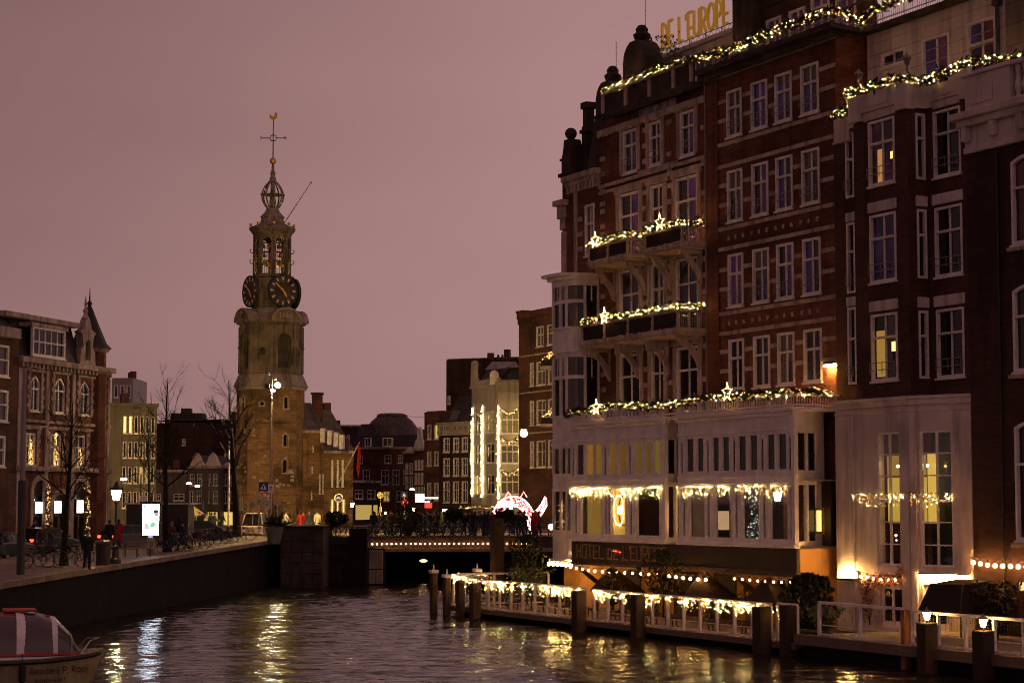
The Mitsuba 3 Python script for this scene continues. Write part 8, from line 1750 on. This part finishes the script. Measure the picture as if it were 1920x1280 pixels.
k = thing('shop_light_sign', 'glaring white shop light with thin bright bars before the brick house', 'sign'); x, z = survey(788, 933, 190); part(k, 'box', Mesh().cbox(x - .45, x + .35, 190, 190.3, z - .4, z + .4), None, lamp((2.2, 2.2, 2.3), .15)); part(k, 'bar', Mesh().box(x + .36, x + 1.7, 190, 190.2, z - .08, z + .06).box(x + .36, x + .9, 190, 190.2, z - .45, z - .33), None, lamp((1.2, 1.1, .95), .05)); part(k, 'mount', Mesh().box(x - .5, x + .4, 190.31, 190.5, z - .45, z + .45), 'metal_dark')
k = thing('red_shop_sign', 'small red lit shop sign before the brick house', 'sign'); x, z = survey(803, 947, 190); part(k, 'box', Mesh().cbox(x - .35, x + .35, 190, 190.3, z - .25, z + .25), None, lamp((.5, .025, .02), .03)); part(k, 'mount', Mesh().box(x - .35, x + .35, 190.31, 190.4, z - .3, z + .3), 'metal_dark')
st = thing('stall_parasol', 'cream stall parasol lit from below before the white gable houses', 'parasol'); x, z = survey(362, 958, 172); part(st, 'canopy', Mesh().lathe([(1.0, z - .25), (0.9, z - .15), (0.05, z + .45)], x, 172, 8), 'canvas_cream'); part(st, 'pole', Mesh().tube([(x, 172, 3.3), (x, 172, z + .45)], .04, 6), 'wood_dark'); part(st, 'lamp', Mesh().ball((x, 172, z - .5), .08, 1), None, lamp(WARM_PALE * 40, .2))
# people, bicycles and baskets on the bridge
BP = [(700, 'stand', 'cloth_navy', 'dark figure beside the left bridge pier', 200), (718, 'walk', 'cloth_olive', 'walker in olive coat near the left end of the bridge rail', 90), (733, 'coat', 'cloth_brown', 'person in a brown coat left of the egg shaped bush', 20), (748, 'talk', 'cloth_black', 'dark figure touching the egg shaped bush on its left', 150), (787, 'stand', 'cloth_black', 'dark figure right of the egg shaped bush', 60), (803, 'pack', 'cloth_navy', 'walker with backpack among the bridge bicycles', -90), (818, 'phone', 'cloth_brown', 'person raising a phone among the bridge bicycles', 180), (838, 'walk', 'cloth_black', 'dark walker left of the round basket on the bridge', 80), (884, 'coat', 'cloth_black', 'left one of the two tall dark coats in mid bridge', 185), (891, 'coat', 'cloth_navy', 'right one of the two tall dark coats in mid bridge', 170), (908, 'stand', 'cloth_black', 'dark figure left of the brown square post', 190), (916, 'phone', 'cloth_brown', 'person with raised phone just left of the brown post', 160), (962, 'talk', 'cloth_black', 'left one of the dark couple before the red cat arch', 185), (972, 'stand', 'cloth_navy', 'right one of the dark couple before the red cat arch', 172), (983, 'walk', 'cloth_black', 'dark walker right of the couple before the red arch', -80), (1004, 'coat', 'cloth_red', 'person in red coat at the right end of the bridge', 30)]
for u, ps, c, lb, rot in BP: person(u, 146.3 + (u % 7) * .4, ps, rot, lb, c, z=3.405, sc=1.02 + .02 * (u % 3))
for k in range(46):
    u = 702 + k * 6.9 + RNG.uniform(-3, 3)
    person(u, 149 + RNG.uniform(0, 1) ** 2 * 26, RNG.choice(['walk', 'stand', 'coat', 'pack', 'talk']), RNG.uniform(0, 360), 'small dark figure in the crowd on the square behind the bridge', RNG.choice(['cloth_black', 'cloth_navy', 'cloth_brown', 'cloth_olive', 'cloth_black']), z=3.4, group='far crowd behind the bridge')
for k, u in enumerate((604, 616, 628, 642, 708, 726, 741, 757, 778, 793, 808, 823, 846, 862)):
    bike(u, 144.3 + (k % 3) * .35, RNG.choice([8, -8, 172, 190, 25]), 'dark bicycle against the bridge railing, %s %s' % (('first', 'second', 'third', 'fourth', 'fifth', 'sixth')[k if u < 650 else k - 4 if u < 765 else k - 8], 'left of the stone pier' if u < 650 else 'after the stone pier' if u < 765 else 'after the egg shaped bush'), z=3.41, frame=RNG.choice([None, 'paint_grey', None]), lean=RNG.uniform(-5, 5), group='bicycles on the bridge')
for u, v, rx, rz, lb in ((765, 972, .95, 1.25, 'egg shaped dark bush on the bridge railing'), (630, 972, .95, .55, 'broad dark flower basket left of the bridge pier'), (850, 965, .75, .5, 'round dark flower basket in the middle of the bridge'), (945, 965, .75, .55, 'round dark flower basket before the red arch')):
    k = thing('flower_basket', lb, 'flower basket'); y = 143.6; x, z = survey(u, v, y)
    p_ = NP.normal(size=(900, 3)); p_ /= np.linalg.norm(p_, axis=1, keepdims=True); p_ *= (NP.random((900, 1)) ** .33); p_ = p_ * [rx * (1 - .0), rx * .8, rz] ; p_[:, 0] *= 1 - .3 * (p_[:, 2] < 0) * np.abs(p_[:, 2] / rz)
    part(k, 'foliage', leaves(p_ + [x, y, z], .12), 'leaf_bush', kind='stuff'); part(k, 'pole', Mesh().tube([(x, y, 3.4), (x, y, z)], .05, 6), 'metal_dark'); part(k, 'bowl', Mesh().lathe([(.1, z - rz * .9), (rx * .5, z - rz * .5), (rx * .55, z - rz * .35)], x, y, 12), 'wood_dark')
# red cat-like light arch
ca = thing('light_arch', 'pink and red glowing arch with two small ears and a curled tail', 'light sculpture')
ay = 162.0; ax, az = survey(962, 985, ay); sc_ = ay / FOCAL
R0, R1_ = 42 * sc_, 28 * sc_
def arcp(r, a0=0.0, a1=math.pi, n=25, sx=1.0): return [(ax + r * sx * math.cos(t), ay, az + r * 1.3 * math.sin(t)) for t in np.linspace(a0, a1, n)]
part(ca, 'outline', Mesh().tube(arcp(R0), .05, 5), None, lamp((7, 2.6, 2.0), .3)); part(ca, 'outline', Mesh().tube(arcp(R1_), .045, 5), None, lamp((7, 3.0, 2.4), .3))
tl_ = [(ax + (36 + 22 * t) * sc_, ay, az + (24 + 26 * t - 5 * math.sin(t * 3.1)) * sc_) for t in np.linspace(0, 1.1, 9)]
part(ca, 'outline', Mesh().tube(tl_, .05, 5), None, lamp((7, 2.6, 2.0), .1)); part(ca, 'outline', Mesh().tube([(x + 3 * sc_, y, z - 15 * sc_) for x, y, z in tl_], .05, 5), None, lamp((7, 2.6, 2.0), .1))
for e in (-9, 20): part(ca, 'ear', Mesh().tube([(ax + (e - 6) * sc_, ay, az + 53 * sc_), (ax + e * sc_, ay, az + 63 * sc_), (ax + (e + 6) * sc_, ay, az + 53 * sc_)], .04, 4), None, lamp((4, .5, .4), .05))
pts = [(ax + r * math.cos(t), ay + RNG.uniform(-.1, .1), az + r * 1.3 * math.sin(t)) for r, t in [(RNG.uniform(R1_, R0), RNG.uniform(0, 3.1416)) for _ in range(420)]]
pts += [(x + RNG.uniform(0, 3) * sc_, y, z - RNG.uniform(0, 14) * sc_) for x, y, z in tl_ for _ in range(14)]
part(ca, 'bulb', scatter(pts[::3], .045), None, lamp((7, 2.6, 2.2), .15), kind='stuff'); part(ca, 'red_bulb', scatter(pts[1::3] + pts[2::3], .05), None, lamp((5.2, .3, .3), .15), kind='stuff')
for e in (-1, 1): part(ca, 'foot', Mesh().cbox(ax + e * (R0 + R1_) / 2 - .25, ax + e * (R0 + R1_) / 2 + .25, ay - .2, ay + .2, 3.4, az), None, lamp(np.array([1, .8, .5]) * 1.6, .1))
k = thing('kiosk_light', 'white glowing panel seen through the red arch', 'light box'); x, z = survey(950, 950, 175); part(k, 'panel', Mesh().cbox(x - .8, x + .5, 175, 175.2, z - .5, z + .5), None, lamp((1.6, 1.7, 1.9), .15)); part(k, 'post', Mesh().box(x - .6, x + .3, 175.21, 175.4, 3.4, z - .51), 'metal_dark')
# ---------------------------------------------------------------- tour boat
bt = thing('tour_boat', 'cream tour boat with curved glass roof and red trim, cut by the left corner', 'boat')
bo = survey(204, 1228, 62.0); BF = Frame(bo[0], 62.0, 90 + 17, 0)      # s towards the bow is 0; hull runs to negative s
def hull_sec(s):
    t = np.clip(-s / 2.4, 0, 1) ** 0.5; return 2.0 * t, 1.05 + .18 * (1 - t)
V, Tt = [], []
ss = np.array([0, -.15, -.4, -.8, -1.3, -2, -3, -4.5, -7, -12, -16])
for s in ss:
    b, zt_ = hull_sec(s); fl_ = 0.72 + .1 * min(1, -s / 3)
    for d, z in ((-b * fl_ * .8, -.4), (-b * fl_, .05), (-b * .97, zt_ - .12), (-b, zt_), (b, zt_), (b * .97, zt_ - .12), (b * fl_, .05), (b * fl_ * .8, -.4)): V.append((s + (.0 if z > .5 else -.35 if s > -.5 else 0), d + 2.0, z))
for i in range(len(ss) - 1):
    for j in range(8):
        a, b, c, d = i * 8 + j, i * 8 + (j + 1) % 8, (i + 1) * 8 + (j + 1) % 8, (i + 1) * 8 + j; Tt += [[a, b, c], [a, c, d]]
part(bt, 'hull', Mesh(BF).add(V, Tt), 'boat_cream', smooth=30)
part(bt, 'rubbing_strip', Mesh(BF).tube([(s, 2 - hull_sec(s)[0] * 1.005, hull_sec(s)[1] - .1) for s in ss], .075, 6), 'metal_dark')
part(bt, 'deck', Mesh(BF).slab([(s, 2 - hull_sec(s)[0] * .98) for s in ss] + [(s, 2 + hull_sec(s)[0] * .98) for s in ss[::-1][:-1]], 1.0, 1.1), 'white_paint')
part(bt, 'red_trim', Mesh(BF).tube([(s, 2 - 1.62, 1.17) for s in (-.9, -4, -16)], .03, 5).tube([(-1.7, 1.35, 2.28), (-4.2, 1.25, 2.42), (-16, 1.25, 2.45)], .03, 5), 'paint_red')
CS = [(-.75, 1.15, .12), (-1.05, 1.75, .35), (-1.5, 2.2, .62), (-2.0, 2.36, .78), (-3.2, 2.42, .8), (-16, 2.42, .8)]
def roof_arc(s, zt_, k, n=11, r=1.62, half=True): return [(s, 2 - r * math.cos(a) ** .6 * (.55 + .45 * k / .8), 1.12 + (zt_ - 1.12) * math.sin(a) ** .75) for a in np.linspace(0, math.pi / 2, n)] + [(s, 2 + r * math.cos(a) ** .6 * (.55 + .45 * k / .8), 1.12 + (zt_ - 1.12) * math.sin(a) ** .75) for a in np.linspace(math.pi / 2, 0, n)][1:]
def skin(a, b, m, nm, dz=0.0, lab=None, sub=1):
    A, B = np.array(roof_arc(*a)), np.array(roof_arc(*b)); A[:, 2] += dz; B[:, 2] += dz; A[:, 1] = 2 + (A[:, 1] - 2) * (1 + dz * .6); B[:, 1] = 2 + (B[:, 1] - 2) * (1 + dz * .6)
    n = len(A); v = np.vstack([A, B]); t = sum([[[j, j + 1, n + j + 1], [j, n + j + 1, n + j]] for j in range(n - 1)], []); return part(bt, nm, Mesh(BF).add(v, t), m, smooth=True, label=lab)
mat('boat_glass', (0.085, 0.062, 0.062), 0.12, 0.5)
skin(CS[1], CS[2], 'boat_glass', 'windscreen'); skin(CS[2], CS[3], 'boat_glass', 'glass_panel'); skin(CS[0], CS[1], 'boat_glass', 'windscreen')
at_s = lambda s: (s, float(np.interp(-s, [-c[0] for c in CS], [c[1] for c in CS])), float(np.interp(-s, [-c[0] for c in CS], [c[2] for c in CS])))
for s0_, s1_ in ((-2.0, -2.35), (-2.35, -3.6), (-3.6, -5.2), (-5.2, -16)): skin(at_s(s0_), at_s(s1_), 'boat_glass', 'glass_panel')
skin(at_s(-1.5), at_s(-2.75), 'white_paint', 'white_hoop', .025, 'broad white hoop over the glass'); skin(at_s(-3.55), at_s(-3.65), 'white_paint', 'hoop', .03); skin(at_s(-5.15), at_s(-5.25), 'white_paint', 'hoop', .03); skin(at_s(-1.02), at_s(-1.08), 'metal_grey', 'hoop', .02)
part(bt, 'roof_hatch', Mesh(BF).cbox(-3.1, -2.1, 1.4, 2.4, 2.42, 2.5).cbox(-4.8, -3.4, 1.5, 2.5, 2.43, 2.53), 'paint_red'); part(bt, 'roof_box', Mesh(BF).cbox(-16, -5.0, 1.7, 2.6, 2.44, 2.62), 'metal_pale')
sd = lambda s: 2 - hull_sec(s)[0] * .97 - .02
def boat_text(txt, s0, z, h, m, squeeze=1.0):
    tm_ = meshkit.text_mesh(txt, h, .01); v = np.array(tm_.vertices); s = s0 + v[:, 0] * squeeze
    b = np.array([hull_sec(q)[0] for q in s]); zt_ = np.array([hull_sec(q)[1] for q in s]); zz = v[:, 1] + z; fl_ = .72 + .1 * np.clip(-s / 3, 0, 1)
    k = np.clip((zz - .05) / (zt_ - .17), 0, 1); d = 2 - b * (fl_ + (.97 - fl_) * k)
    part(bt, 'lettering', Mesh(BF).add(np.stack([s, d - .012 - v[:, 2], zz], 1), tm_.faces), m)
boat_text('Reederij P. Kooij', -2.35, .56, .22, 'wood_dark', .8); boat_text('RONDVAART', -2.2, .3, .13, 'cloth_brown', .9)
part(bt, 'red_mark', Mesh(BF).cbox(-1.98, -1.84, .5, .54, 1.55, 1.68).cbox(-1.93, -1.86, .49, .53, 1.32, 1.45), 'paint_red')

for s in (-2.6, -4.4, -6.0): part(bt, 'fender', Mesh(BF).lathe([(.03, .35), (.11, .42), (.11, .85), (.03, .92)], s, 2 - hull_sec(s)[0] - .1, 8).tube([(s, 2 - hull_sec(s)[0] - .1, .9), (s, 2 - hull_sec(s)[0] + .05, 1.25)], .012, 4), 'rubber')
part(bt, 'bow_rail', Mesh(BF).tube([(-.75, 1.1, 1.12), (-.45, 1.35, 1.5), (-.12, 2.0, 1.55), (-.45, 2.65, 1.5), (-.75, 2.9, 1.12)], .018, 5), 'chrome')
part(bt, 'mooring_rope', Mesh(BF).tube([(-.3, 1.9, 1.2), (-.5, 1.6, 1.17), (-.7, 2.1, 1.17), (-.45, 2.4, 1.17), (-.35, 1.9, 1.18)], .03, 5), 'canvas_cream')
